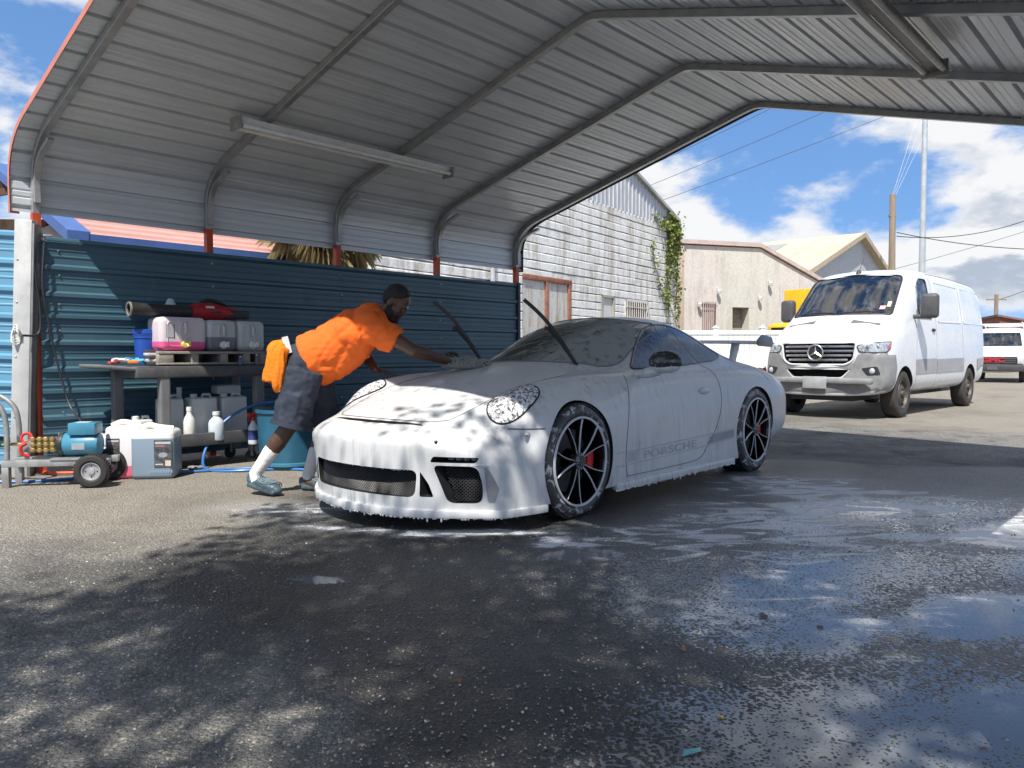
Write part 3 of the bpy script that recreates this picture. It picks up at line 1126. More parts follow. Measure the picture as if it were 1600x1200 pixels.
def build_car():
    root = thing('sports_car', 'low white sports coupe covered in soap foam with raised wipers and rear wing', 'car', UV(CAR_U, CAR_V, 0), UA + math.pi - CAR_YAW)
    root.scale = (CS, CS, CS)
    B = [(.45, .10), (0, .10)]
    st = [
        (1.000, .44, [(0, .470), (.28, .470), (.48, .462), (.58, .45), (.68, .43), (.755, .40), (.785, .34), (.79, .25), (.785, .10)] + B),
        (.990, .44, [(0, .515), (.28, .515), (.48, .507), (.60, .495), (.71, .47), (.795, .43), (.83, .35), (.835, .25), (.825, .10)] + B),
        (.920, .44, [(0, .560), (.28, .560), (.46, .552), (.58, .543), (.70, .520), (.81, .47), (.865, .38), (.87, .26), (.855, .10)] + B),
        (.780, .36, [(0, .606), (.28, .604), (.45, .592), (.56, .580), (.67, .560), (.82, .53), (.885, .43), (.895, .28), (.875, .11)] + B),
        (.580, .20, [(0, .675), (.28, .672), (.45, .657), (.54, .650), (.665, .662), (.82, .60), (.895, .51), (.905, .34), (.885, .12)] + B),
        (.420, .09, [(0, .722), (.28, .718), (.45, .700), (.54, .700), (.665, .762), (.815, .685), (.902, .57), (.91, .38), (.888, .12)] + B),
        (.220, .02, [(0, .775), (.28, .770), (.45, .748), (.53, .750), (.660, .815), (.81, .745), (.909, .60), (.914, .40), (.89, .12)] + B),
        (-.05, .0, [(0, .832), (.28, .826), (.47, .805), (.55, .802), (.670, .842), (.80, .785), (.905, .63), (.907, .42), (.885, .13)] + B),
        (-.34, .0, [(0, .874), (.30, .869), (.54, .845), (.62, .840), (.70, .845), (.80, .795), (.882, .64), (.890, .44), (.88, .13)] + B),
        (-.50, .0, [(0, .912), (.31, .898), (.57, .856), (.655, .848), (.725, .845), (.805, .795), (.874, .64), (.884, .45), (.88, .13)] + B),
        (-.72, .0, [(0, 1.022), (.32, 1.002), (.62, .878), (.70, .856), (.75, .845), (.812, .797), (.870, .64), (.882, .45), (.88, .13)] + B),
        (-.97, .0, [(0, 1.142), (.32, 1.122), (.615, 1.000), (.725, .862), (.765, .848), (.82, .80), (.868, .64), (.88, .45), (.885, .13)] + B),
        (-1.25, .0, [(0, 1.247), (.31, 1.232), (.560, 1.150), (.722, .872), (.77, .853), (.825, .805), (.870, .64), (.882, .45), (.89, .13)] + B),
        (-1.60, .0, [(0, 1.290), (.30, 1.279), (.525, 1.225), (.715, .885), (.775, .862), (.835, .81), (.88, .64), (.89, .45), (.895, .13)] + B),
        (-2.00, .0, [(0, 1.252), (.30, 1.240), (.505, 1.185), (.70, .905), (.79, .876), (.868, .815), (.908, .65), (.905, .45), (.90, .13)] + B),
        (-2.40, .0, [(0, 1.140), (.29, 1.125), (.47, 1.075), (.66, .920), (.80, .885), (.900, .815), (.938, .65), (.933, .45), (.915, .13)] + B),
        (-2.75, .0, [(0, .995), (.28, .985), (.45, .955), (.62, .905), (.79, .868), (.902, .79), (.936, .64), (.93, .45), (.91, .14)] + B),
        (-3.10, -.04, [(0, .880), (.28, .875), (.45, .862), (.62, .845), (.76, .82), (.868, .75), (.905, .62), (.90, .45), (.885, .18)] + B),
        (-3.42, -.14, [(0, .82), (.28, .818), (.45, .81), (.6, .795), (.72, .77), (.82, .70), (.865, .59), (.865, .45), (.85, .24), (.45, .2), (0, .2)]),
        (-3.52, -.16, [(0, .75), (.28, .75), (.45, .74), (.58, .725), (.69, .70), (.77, .65), (.80, .57), (.80, .46), (.79, .28), (.45, .25), (0, .25)]),
    ]
    V, Fc = loft_cage(st)
    body_me = subdivided(V, Fc, 3, lambda p, q: .85 if (p.z < .16 and q.z < .16 and abs(p.y) > .6 and abs(q.y) > .6 and p.y * q.y > 0 and abs(p.y - q.y) < .2) else 0)
    solid = Surf(body_me)
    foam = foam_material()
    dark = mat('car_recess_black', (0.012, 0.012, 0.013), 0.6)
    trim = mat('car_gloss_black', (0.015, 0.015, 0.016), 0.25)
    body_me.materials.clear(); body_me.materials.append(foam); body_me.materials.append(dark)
    # ---- openings
    cutters = []
    for x, r in ((0.0, 0.353), (-2.457, 0.358)):
        for s in (1, -1):
            M = Matrix.Translation((x, s * 0.55, 0.345)) @ Matrix.Rotation(R(-90 * s), 4, 'X')
            c = MB().lathe([(r, 0), (r, 0.7)], 56, M)
            cutters.append((c, 1))
    def front_prism(outline, depth0, depth1):
        M = Matrix(((0, 0, 1, 0), (1, 0, 0, 0), (0, 1, 0, 0), (0, 0, 0, 1)))
        return MB().prism(outline, depth0, depth1, M)
    mid = rounded_poly([(-.43, .195), (.43, .195), (.45, .345), (-.45, .345)], .04)
    cutters.append((front_prism(mid, 0.72, 1.4), 1))
    side_in = [(.59, .170), (.735, .170), (.742, .26), (.725, .370), (.53, .376)]
    slim = [(.475, .20), (.51, .20), (.487, .36), (.47, .375)]
    for s in (1, -1):
        cutters.append((front_prism(rounded_poly([(s * a, b) for a, b in [(.455, .20), (.525, .20), (.505, .27), (.465, .34)]], .012), 0.6, 1.4), 1))
        cutters.append((front_prism(rounded_poly([(s * a, b) for a, b in side_in], .035), 0.34, 1.4), 1))
        cutters.append((front_prism(rounded_poly([(s * a, b) for a, b in [(.52, .392), (.72, .388), (.735, .418), (.54, .424)]], .012), 0.4, 1.4), 1))
    # slot ahead of the bonnet
    M = Matrix.Identity(4)
    slot = [(x_, y_) for x_, y_ in [(0.80, -.40), (0.848, -.2), (0.862, 0), (0.848, .2), (0.80, .40), (0.792, .37), (0.818, .2), (0.828, 0), (0.818, -.2), (0.792, -.37)]]
    cutters.append((MB().prism(slot, 0.53, 0.9), 1))
    body = cut(body_me, cutters, 40)
    bo = link('body', body, None, root)
    # ---- grilles: fine honeycomb-like mesh, real bars
    gm = mat('grille_mesh', (0.06, 0.06, 0.063), 0.4, 0.4)
    def grille(x, y0, y1, z0, z1, parent, pitch=0.016, r=0.0028, clip=None):
        mb = MB()
        a = y0 - (z1 - z0)
        while a < y1:
            for sg in (1, -1):
                p = []
                for k in range(17):
                    z = z0 + (z1 - z0) * k / 16
                    y = a + (z - z0) * 0.9 if sg == 1 else a + (z1 - z) * 0.9
                    if y0 <= y <= y1 and (clip is None or clip(y, z)):
                        p.append((x(y) if callable(x) else x, y, z))
                    elif len(p) > 1:
                        mb.tube(p, r, 4, cap=False); p = []
                    else:
                        p = []
                if len(p) > 1:
                    mb.tube(p, r, 4, cap=False)
            a += pitch
        o = mb.build('grille', gm, parent, recalc=False)
        o['kind'] = 'stuff'
        return o
    grille(lambda y: 0.93 - .36 * abs(y) ** 2, -.45, .45, .192, .35, root)
    for s in (1, -1):
        lo, hi = sorted((s * .545, s * .74))
        grille(lambda y: 0.80 - 0.80 * (abs(y) - .545), lo, hi, .178, .37, root, clip=lambda y, z: .545 + (.376 - z) * .30 < abs(y) < .728)
    for s in (1, -1):
        solid.patch('front', rounded_poly([(s * .750, .368), (s * .768, .352), (s * .80, .25), (s * .785, .178), (s * .757, .178)], .012), .03, .004).build('intake_flap', mat('flap_grey', (.26, .27, .28), .4), root, smooth=True)
    # slot mesh
    o = MB()
    for k in range(60):
        y = -.34 + .68 * k / 59
        o.box(0.826 - .034 * (y / .34) ** 2, 0.86 - .05 * (y / .34) ** 2, y - .002, y + .002, 0.54, 0.562)
    o = o.build('slot_mesh', gm, root); o['kind'] = 'stuff'
    # vertical vane and divider beside the middle intake
    for s in (1, -1):
        pass
        MB().tube([(0.835, s * .48, .380), (0.765, s * .62, .380), (0.655, s * .755, .376)], 0.01, flat=(0.06, 0.010)).build('light_shelf', foam, root)
        for k in range(5):
            MB().box(-.012, .012, -.012, .012, -.010, .010, Matrix.Translation((0.735 - .022 * k, s * (.55 + .038 * k), .404))).build('running_light', mat('running_light_lens', (0.6, 0.62, 0.65), 0.15), root)
    # ---- splitter lip
    P = []
    for k in range(61):
        th = R(-88 + 176 * k / 60)
        d0 = Vector((math.cos(th), math.sin(th), 0))
        q, n_ = solid.hit(Vector((.30, 0, .135)) + d0 * 3, -d0)
        if q is not None:
            P.append((q.x + d0.x * .010 - .012, q.y + d0.y * .004 - .012 * math.copysign(1, q.y) * min(1, abs(q.y)), .110))
    MB().tube(P, 0.012, flat=(0.055, 0.044)).build('splitter', foam, root, bevel=.008)
    for s in (1, -1):
        MB().tube([(-.40, s * .868, .132), (-1.2, s * .876, .128), (-2.07, s * .892, .128)], .02, flat=(0.05, 0.05)).build('side_skirt', foam, root, bevel=.012)
    # ---- foam drips hanging from the lower edges
    rnd = random.Random(3)
    dm = MB()
    def drip_line(pts, n):
        P = spline(pts, 30)
        for k in range(n):
            p = P[int(rnd.random() * (len(P) - 1))]
            l = rnd.uniform(.004, .008) * (2.2 if rnd.random() < .06 else 1)
            dm.ball((p.x + rnd.uniform(-.004, .004), p.y + rnd.uniform(-.004, .004), p.z - l * .5), .006, 6, 5, sc=(1, 1, l / .006))
    drip_line([(a + .018, b, c - .020) for a, b, c in P[2:-2:3]], 210)
    drip_line([(-.40, .888, .112), (-1.2, .896, .108), (-2.07, .912, .108)], 130)
    do = dm.build('foam_drips', mat('foam_white', (0.78, 0.79, 0.80), 0.6), root, smooth=True, recalc=False)
    do['kind'] = 'stuff'
    drip2 = MB()
    for k in range(70):
        y = -.44 + .88 * rnd.random(); l = rnd.uniform(.004, .012)
        drip2.ball((0.972 - .44 * (abs(y) / .85) ** 2.4 - .012, y, .347 - l * .4), .006, 6, 5, sc=(1, 1, l / .006))
    do = drip2.build('foam_drips', MATS['foam_white'], root, smooth=True, recalc=False); do['kind'] = 'stuff'

    # ---- glazing laid on the shell
    def swipe(nt, co):
        x, y, z = nt.sep(co)
        a = nt.rng(nt.math('ADD', y, nt.math('MULTIPLY', z, -0.35)), -0.42, -0.10)                        # driver's half still carries foam
        return nt.math('MULTIPLY', a, nt.rng(nt.noise(nt.mapping(co, scale=(16, 16, 2.2)), 1.0, 3, .5), .18, .50))
    wsm = foamed_glass('windscreen_foam', (0.012, 0.020, 0.018), (0.36, 0.38, 0.36), 0.85, swirl=True, lo=.46, hi=.70, rough=.06, two=swipe)
    ws = smooth_closed([(-.625, .888), (-.45, .905), (-.2, .915), (0, .917), (.2, .915), (.45, .905), (.625, .888), (.60, 1.0), (.545, 1.135), (.50, 1.185), (.42, 1.212), (.22, 1.238), (0, 1.248), (-.22, 1.238), (-.42, 1.212), (-.50, 1.185), (-.545, 1.135), (-.60, 1.0)], 5)
    w = solid.patch('front', ws, .04, .004).build('windscreen', wsm, root, smooth=True, angle=60)
    loop = [solid.pt('front', a, b, .005)[0] for a, b in ws]
    loop = [q for q in loop if q is not None]
    MB().tube(loop + [loop[0]], .004, 6, cap=False).build('gasket', mat('wet_gasket', (.16, .17, .17), .4), w, smooth=True)
    sgm = foamed_glass('side_glass_foam', (0.010, 0.028, 0.080), (0.22, 0.27, 0.36), 0.90, scale=(34, 34, 10), lo=.30, hi=.62, rough=.08, zfade=(1.17, .90))
    front_gl = [(-.86, .872), (-1.1, .877), (-1.5, .890), (-1.76, .902), (-1.70, 1.10), (-1.665, 1.188), (-1.50, 1.184), (-1.34, 1.148), (-1.20, 1.085), (-1.05, .995), (-.92, .905)]
    rear_gl = [(-1.785, .903), (-2.05, .92), (-2.28, .945), (-2.33, .965), (-2.24, 1.015), (-2.08, 1.085), (-1.92, 1.142), (-1.78, 1.178), (-1.69, 1.187), (-1.725, 1.10)]
    for side, s in (('left', 1), ('right', -1)):
        for nm, gl in (('door_window', front_gl), ('quarter_window', rear_gl)):
            sm_ = rounded_poly(gl, .03, 3)
            w = solid.patch(side, sm_, .035, .004).build(nm, sgm, root, smooth=True, angle=60)
        allo = [(-.84, .866), (-1.1, .871), (-1.5, .884), (-2.05, .914), (-2.30, .942), (-2.35, .966), (-2.25, 1.022), (-2.08, 1.093), (-1.92, 1.15), (-1.78, 1.186), (-1.65, 1.197), (-1.49, 1.192), (-1.33, 1.156), (-1.19, 1.092), (-1.04, 1.0), (-.90, .905)]
        loop = [solid.pt(side, a, b, .003)[0] for a, b in rounded_poly(allo, .04, 3)]
        loop = [q for q in loop if q is not None]
        MB().tube(loop + [loop[0]], .0055, 6, cap=False).build('window_trim', trim, root, smooth=True)
    # ---- headlamps
    hlm = foamed_glass('headlamp_foam', (0.03, 0.03, 0.035), (0.80, 0.80, 0.82), 0.95, scale=(58, 58, 15), lo=.38, hi=.60, rough=.06)
    d_ = Vector((-1, 0, -.62)).normalized()
    for s in (1, -1):
        dd = Vector((-1, s * -.30, -.75)).normalized()
        ua = Vector((0, 0, 1)).cross(dd).normalized(); va = dd.cross(ua).normalized()
        if va.z < 0:
            va = -va
        if ua.y * s < 0:
            ua = -ua
        c0 = Vector((0.385, s * .682, .700)) - dd * 2
        view = (dd, ua, va, c0)
        ol = [(.122 * math.cos(a) + .012 * math.sin(2 * a), .168 * math.sin(a) + .03 * math.cos(a)) for a in [2 * math.pi * k / 40 for k in range(40)]]
        h = solid.patch(view, ol, .022, .006).build('headlamp', hlm, root, smooth=True, angle=60)
        loop = [solid.pt(view, a * 1.03, b * 1.03, .003)[0] for a, b in ol]
        loop = [q for q in loop if q is not None]
        MB().tube(loop + [loop[0]], .005, 6, cap=False).build('rim', trim, h, smooth=True)
    # ---- shut lines
    gap = mat('shut_line', (0.14, 0.15, 0.155), 0.6)
    L = []
    bl = [(0.845, -.42), (0.872, -.2), (0.880, 0), (0.872, .2), (0.845, .42)]
    def gapline(view, pts, r=.0026):
        mb = solid.line(view, pts, r, 0.0005)
        if mb.v:
            mb.build('shut_line', gap, root, smooth=True)
    gapline('top', [(0.68, -.475), (0.755, -.38), (0.795, -.2), (0.805, 0), (0.795, .2), (0.755, .38), (0.68, .475)], .0035)
    for s in (1, -1):
        gapline('top', [(0.68, s * .475), (0.5, s * .51), (0.3, s * .525), (0, s * .54), (-.3, s * .56)])
    for side in ('left', 'right'):
        gapline(side, [(-.66, .83), (-.62, .75), (-.56, .6), (-.52, .42), (-.51, .28), (-.53, .18)])
        gapline(side, [(-1.79, .895), (-1.84, .82), (-1.86, .68), (-1.84, .55), (-1.78, .43), (-1.68, .32), (-1.58, .25)])
        gapline(side, [(-.53, .185), (-1.0, .185), (-1.45, .195), (-1.60, .25)])
        gapline(side, [(.33, .555), (.42, .555), (.50, .558)], .004)
        gapline(side, [(-2.36, .955), (-2.6, .88), (-2.75, .75)], .002)
    # ---- side graphic: two fine lines and the faint lettering between them
    fg = mat('faded_lettering', (0.42, 0.43, 0.44), 0.45)
    fd = mat('faded_line', (0.46, 0.47, 0.49), 0.45)
    for z0, z1 in ((.345, .385), (.262, .305)):
        mb = solid.line('left', [(-.40, z0 - .003), (-1.2, z0 + .01), (-2.06, z1)], .003, .001)
        mb.build('stripe', fd, root, smooth=True)
    mk = solid.patch('left', [(-1.62, .295), (-2.05, .315), (-2.05, .375), (-1.70, .362)], .03, .0025).build('stripe_block', mat('stripe_dark', (0.30, 0.31, 0.32), 0.45), root)
    mk = solid.patch('left', [(-.53, .275), (-.66, .278), (-.68, .338), (-.53, .336)], .03, .0025).build('stripe_block', fd, root)
    cu = bpy.data.curves.new('t', 'FONT'); cu.body = 'PORSCHE'; cu.size = .108; cu.align_x = 'CENTER'; cu.space_character = 1.12; cu.offset = 0.0012
    to = bpy.data.objects.new('t', cu); col.objects.link(to)
    tm = baked_curve(to)
    bm = bmesh.new(); bm.from_mesh(tm)
    bmesh.ops.subdivide_edges(bm, edges=[e for e in bm.edges if e.calc_length() > .04], cuts=2)
    bm.to_mesh(tm); bm.free()
    for v in tm.vertices:
        a, b = v.co.x, v.co.y
        v.co = (-1.09 - a * 1.45, .283 + b * .72 + a * .03, 0)
    solid.project_mesh(tm, 'left', .003)
    link('lettering', tm, fg, root)
    # ---- door handle, washer jet, side marker, mirrors
    for s, side in ((1, 'left'), (-1, 'right')):
        q, n_ = solid.pt(side, -1.62, .695)
        M = Matrix.Translation(q)
        MB().ball((0, 0, 0), 1, 14, 8, M, sc=(.085, .022, .028)).build('door_handle', foam, root, smooth=True)
        q, n_ = solid.pt(side, .42, .53)
        MB().ball((0, 0, 0), 1, 12, 6, Matrix.Translation(q) @ Matrix.Rotation(R(25 * s), 4, 'Z'), sc=(.055, .014, .012)).build('side_marker', mat('marker_lens', (0.55, 0.52, 0.5), .2), root, smooth=True)
        q, n_ = solid.pt('front', s * .55, .50)
        MB().ball((0, 0, 0), .011, 8, 6, Matrix.Translation(q)).build('washer_jet', trim, root, smooth=True)
        # mirror
        shell = MB()
        shell.ball((0, 0, 0), 1, 20, 12, sc=(.075, .118, .078))
        me = shell.mesh('shell', smooth=True)
        for v in me.vertices:
            if v.co.z < -.02:
                v.co.z = -.02 + (v.co.z + .02) * .7
            if v.co.x < 0:
                v.co.x *= .55
            v.co.x -= .25 * abs(v.co.y) ** 1.4 * (1 if v.co.y * s > 0 else .2)
        hm = foamed_glass('mirror_shell_foam', (0.014, 0.014, 0.015), (0.35, 0.36, 0.37), 0.6, scale=(38, 38, 38), lo=.55, hi=.64, rough=.2)
        mo = link('mirror', me, hm, root)
        mo.location = (-.80, s * .995, .918)
        MB().tube(spline([(-.02, -s * .235, -.085), (-.01, -s * .15, -.075), (0.0, -s * .04, -.052)], 5), [.028] * 5 + [.036] * 5 + [.04], 10, M=None).build('stalk', foam, mo, smooth=True)
        MB().ball((0, 0, -.033), 1, 16, 8, sc=(.064, .106, .042)).build('lower_shell', foam, mo, smooth=True)
    # ---- wipers standing up
    wm = mat('wiper_black', (0.018, 0.018, 0.018), .5)
    for (bx, by, bz) in ((-.43, -.28, .895), (-.58, .45, .885)):
        b0 = Vector((bx, by, bz)); tip = b0 + Vector((.24, -.29, .475))
        wr = MB().tube(spline([b0, b0.lerp(tip, .25) + Vector((0, 0, .015)), b0.lerp(tip, .55)], 6), [.013] * 7 + [.010] * 6, 8)
        w = wr.build('wiper', wm, root, smooth=True)
        bl_ = [b0.lerp(tip, t) + Vector((-.012, 0, -.018)) + Vector((0, 0, .05 * math.sin(math.pi * t))) for t in (.06, .2, .4, .6, .8, 1.0)]
        MB().tube(spline(bl_, 4), .008, flat=(.010, .026)).build('blade', wm, w)
        MB().box(-.02, .02, -.012, .012, -.014, .014, Matrix.Translation(b0.lerp(tip, .55))).build('clip', wm, w, bevel=.004)
        MB().lathe([(.018, 0), (.018, .02), (.01, .03)], 12, Matrix.Translation(b0 - Vector((0, 0, .02)))).build('pivot', wm, w)
    # ---- rear wing
    wing = []
    prof = [(0.16, 0), (.10, .020), (0, .026), (-.12, .016), (-.16, .008), (-.12, .004), (0, .0), (.10, -.008)]
    MW = lambda x, y, z: (x - 3.17, y, z + 1.065)
    V = []; Fc = []
    for k in range(13):
        y = -.66 + 1.32 * k / 12
        for px_, pz in prof:
            V.append(MW(px_ - .05 * (abs(y) / .66) ** 2, y, pz + .012 * (1 - (y / .66) ** 2)))
    n = len(prof)
    for k in range(12):
        for j in range(n):
            Fc.append((k * n + j, k * n + (j + 1) % n, (k + 1) * n + (j + 1) % n, (k + 1) * n + j))
    Fc += [list(range(n))[::-1], [12 * n + j for j in range(n)]]
    wg = MB().add(V, Fc).build('rear_wing', foam_material('wing_foam', (.36, .38, .41), (.15, .16, .18), .6), root, smooth=True)
    for s in (1, -1):
        pl = rounded_poly([(.15, -.03), (.17, .02), (.06, .075), (-.15, .055), (-.19, .0), (-.16, -.04)], .02)
        M = Matrix.Translation((-3.21, s * .668 + .006, 1.075)) @ Matrix.Rotation(R(90), 4, 'X')
        MB().prism(pl, -.004, .012, M).build('end_plate', mat('wing_end_plate', (.20, .21, .23), .35), wg, bevel=.003)
        pl = [(.02, 0), (.12, .0), (.04, .24), (-.10, .24)]
        M = Matrix.Translation((-3.14, s * .40 + .01, .83)) @ Matrix.Rotation(R(90), 4, 'X')
        MB().prism(pl, -.01, .016, M).build('wing_strut', foam, wg, bevel=.004)
    # ---- wheels
    tyre_m = mat('tyre_rubber', (0.022, 0.022, 0.023), .55, 0, .2, 30)
    tyre_foam = foamed_glass('tyre_foam', (0.02, 0.02, 0.02), (0.62, 0.63, 0.65), .75, scale=(18, 18, 18), lo=.52, hi=.62, rough=.45)
    rim_m = mat('wheel_gloss_black', (0.010, 0.010, 0.011), .18, .3, .1, 9, coat=.5)
    edge_m = mat('wheel_wet_edge', (0.66, 0.67, 0.68), .35, .1)
    disc_m = mat('brake_disc', (0.07, 0.07, 0.07), .4, .7)
    red_m = mat('caliper_red', (0.70, 0.015, 0.015), .35)
    foam_w = MATS['foam_white']
    for nm, x, rad, wd, yout in (('front', 0.0, .341, .25, .905), ('rear', -2.457, .347, .31, .935)):
        for s in (1, -1):
            w = bpy.data.objects.new('wheel', None); col.objects.link(w); w.parent = root
            w.location = (x, s * (yout - .012), rad - .003)
            w.rotation_euler = (0, 0, 0 if s == 1 else math.pi)
            # local: +y is outward
            Rot = Matrix.Rotation(R(-90), 4, 'X')          # lathe z -> +y
            rr = .262
            tp = [(rr, -wd + .01), (rr + .03, -wd), (rad - .02, -wd + .005), (rad - .004, -wd + .03), (rad, -wd / 2), (rad - .004, -.035), (rad - .016, -.012), (rad - .035, .000), (rr + .03, .003), (rr + .012, -.002), (rr + .002, -.012), (rr, -.03)]
            MB().lathe(tp, 72, Rot, closed=True).build('tyre', tyre_foam, w, smooth=True)
            # tread blocks
            tb = MB()
            for k in range(64):
                a = 2 * math.pi * k / 64
                for j, (y0, y1) in enumerate(((-.075, -.018), (-.135, -.085), (-.20, -.145))):
                    M = Matrix.Rotation(a + j * .03, 4, 'Y') @ Matrix.Translation((0, 0, rad - .005))
                    tb.box(-.0125, .0125, y0, y1, 0, .008, M)
            o = tb.build('tread', tyre_m, w, recalc=False); o['kind'] = 'stuff'
            MB().lathe([(rr + .004, -.006), (rr + .002, .004), (rr - .006, .005), (rr - .012, -.002), (rr - .016, -.03), (rr - .028, -.16), (rr - .01, -wd + .02)], 72, Rot, caps=False).build('rim', rim_m, w, smooth=True)
            MB().lathe([(rr + .006, -.002), (rr + .003, .007), (rr - .006, .0075), (rr - .010, .001)], 72, Rot, closed=True).build('rim_edge', edge_m, w, smooth=True)
            # ten spokes in pairs
            for k in range(10):
                a0 = 2 * math.pi * (k // 2) / 5 + (.20 if k % 2 else -.20) + .3
                a1 = 2 * math.pi * (k // 2) / 5 + (.29 if k % 2 else -.29) + .3
                def sp(r_, a, y): return (r_ * math.sin(a), y, r_ * math.cos(a))
                pth = spline([sp(.045, a0, -.028), sp(.12, a0, -.018), sp(.19, (a0 + a1) / 2, -.012), sp(rr - .012, a1, -.006)], 5)
                nrm = (0, 1, 0)
                MB().tube(pth, .01, flat=(.016, .030), up=nrm).build('spoke', rim_m, w, bevel=.003, seg=1)
                e = MB().tube([Vector(p) + Vector((0, .0165, 0)) for p in pth], .0026 if (k * 7 + (0 if nm == 'front' else 3)) % 3 else .0055, 5)
                e.build('spoke_foam', edge_m, w, smooth=True)
            MB().lathe([(.0, .012), (.028, .012), (.034, .004), (.05, -.004), (.056, -.03), (.05, -.05)], 28, Rot).build('hub', mat('hub_grey', (.10, .10, .105), .3, .6), w, smooth=True)
            nt_ = MB()
            for k in range(14):
                a = 2 * math.pi * k / 14
                nt_.tube([(.034 * math.sin(a), .008, .034 * math.cos(a)), (.048 * math.sin(a), 0.0, .048 * math.cos(a))], .0018, 4)
            o = nt_.build('hub_teeth', edge_m, w); o['kind'] = 'stuff'
            MB().lathe([(.07, -.10), (.19, -.10), (.19, -.125), (.07, -.125)], 48, Rot, closed=True).build('brake_disc', disc_m, w, smooth=True)
            cal = MB()
            for k in range(9):
                pass
            pth = [(.165 * math.sin(a), -.075, .165 * math.cos(a)) for a in [(-2.0 if s == 1 else 2.0) + .7 * j / 8 - .0 for j in range(9)]]
            MB().tube(pth, .02, flat=(.07, .06), up=(0, 1, 0)).build('caliper', red_m, w, bevel=.01)
    return root


sports_car = build_car()
# ================================================================== vehicles in the yard
van_white = mat('van_white_paint', (0.70, 0.71, 0.72), .28, 0, .03, 3, coat=.4, dirt=.12, dirt_col=(.45, .43, .40), rvar=.06)
bumper_grey = mat('bumper_grey_plastic', (0.24, 0.24, 0.24), .55, 0, .14, 7, .06, 120, .3, (.32, .30, .27))
black_pl = mat('black_plastic', (0.025, 0.025, 0.026), .45, 0, .15, 8)
chrome = mat('chrome_bar', (0.62, 0.62, 0.63), .22, .9, .05, 5)
cab_dark = mat('cab_interior', (0.018, 0.018, 0.019), .8)
rubber = mat('dusty_tyre', (0.045, 0.040, 0.036), .8, 0, .25, 12, .1, 80, .5, (.11, .09, .07))
steel_rim = mat('dusty_steel_rim', (0.10, 0.085, 0.07), .55, .4, .25, 10, dirt=.5)


def clear_glass(name, tint=(0.55, 0.62, 0.60), refl=0.10):
    if name in MATS:
        return MATS[name]
    m = bpy.data.materials.new(name); m.use_nodes = True
    nt = NT(m.node_tree)
    for nd in list(nt.n):
        if nd.type == 'BSDF_PRINCIPLED':
            nt.n.remove(nd)
    out = [n for n in nt.n if n.type == 'OUTPUT_MATERIAL'][0]
    tr = nt.node('ShaderNodeBsdfTransparent'); nt.put(tr.inputs[0], tint)
    gl = nt.node('ShaderNodeBsdfGlossy'); gl.inputs['Roughness'].default_value = .02
    gl.inputs['Color'].default_value = (1, 1, 1, 1)
    fr = nt.node('ShaderNodeFresnel'); fr.inputs[0].default_value = 1.5
    fac = nt.math('ADD', nt.math('MULTIPLY', fr.outputs[0], 1.2), refl - .04, clamp=True)
    mx = nt.node('ShaderNodeMixShader'); nt.put(mx.inputs[0], fac)
    nt.l.new(tr.outputs[0], mx.inputs[1]); nt.l.new(gl.outputs[0], mx.inputs[2])
    # smears and dust
    df = nt.node('ShaderNodeBsdfDiffuse'); nt.put(df.inputs[0], (.5, .52, .54))
    sm = nt.rng(nt.noise(nt.mapping(nt.coord('Object'), scale=(2, 5, 2)), 1.6, 7, .65, .6), .48, .85, 0, .22)
    mx2 = nt.node('ShaderNodeMixShader'); nt.put(mx2.inputs[0], sm)
    nt.l.new(mx.outputs[0], mx2.inputs[1]); nt.l.new(df.outputs[0], mx2.inputs[2])
    nt.l.new(mx2.outputs[0], out.inputs[0])
    MATS[name] = m
    return m


def plain_wheel(root, x, y, rad, wd, s, rim_r=None, m_rim=None, holes=12):
    w = bpy.data.objects.new('wheel', None); col.objects.link(w); w.parent = root
    w.location = (x, s * y, rad - .004)
    w.rotation_euler = (0, 0, 0 if s == 1 else math.pi)
    Rot = Matrix.Rotation(R(-90), 4, 'X')
    rr = rim_r or rad * .60
    tp = [(rr, -wd + .01), (rr + .03, -wd), (rad - .02, -wd + .005), (rad - .004, -wd + .03), (rad, -wd / 2), (rad - .004, -.035), (rad - .02, -.012), (rad - .05, .002), (rr + .03, .004), (rr + .008, -.004), (rr, -.03)]
    MB().lathe(tp, 48, Rot, closed=True).build('tyre', rubber, w, smooth=True)
    mr = m_rim or steel_rim
    MB().lathe([(rr + .004, -.01), (rr, .0), (rr - .012, -.005), (rr - .03, -.05), (rr * .72, -.045), (rr * .55, -.02), (rr * .38, -.01), (rr * .30, -.03), (0, -.03)], 36, Rot, caps=False).build('rim', mr, w, smooth=True)
    for k in range(holes):
        a = 2 * math.pi * k / holes
        M = Matrix.Translation((rr * .76 * math.sin(a), -.043, rr * .76 * math.cos(a))) @ Rot
        MB().lathe([(rr * .09, -.004), (rr * .09, .004), (0, .005)], 8, M).build('vent_hole', black_pl, w)
    MB().lathe([(rr * .26, -.03), (rr * .24, .012), (rr * .15, .02), (0, .02)], 18, Rot).build('hub_cap', mr, w, smooth=True)
    return w


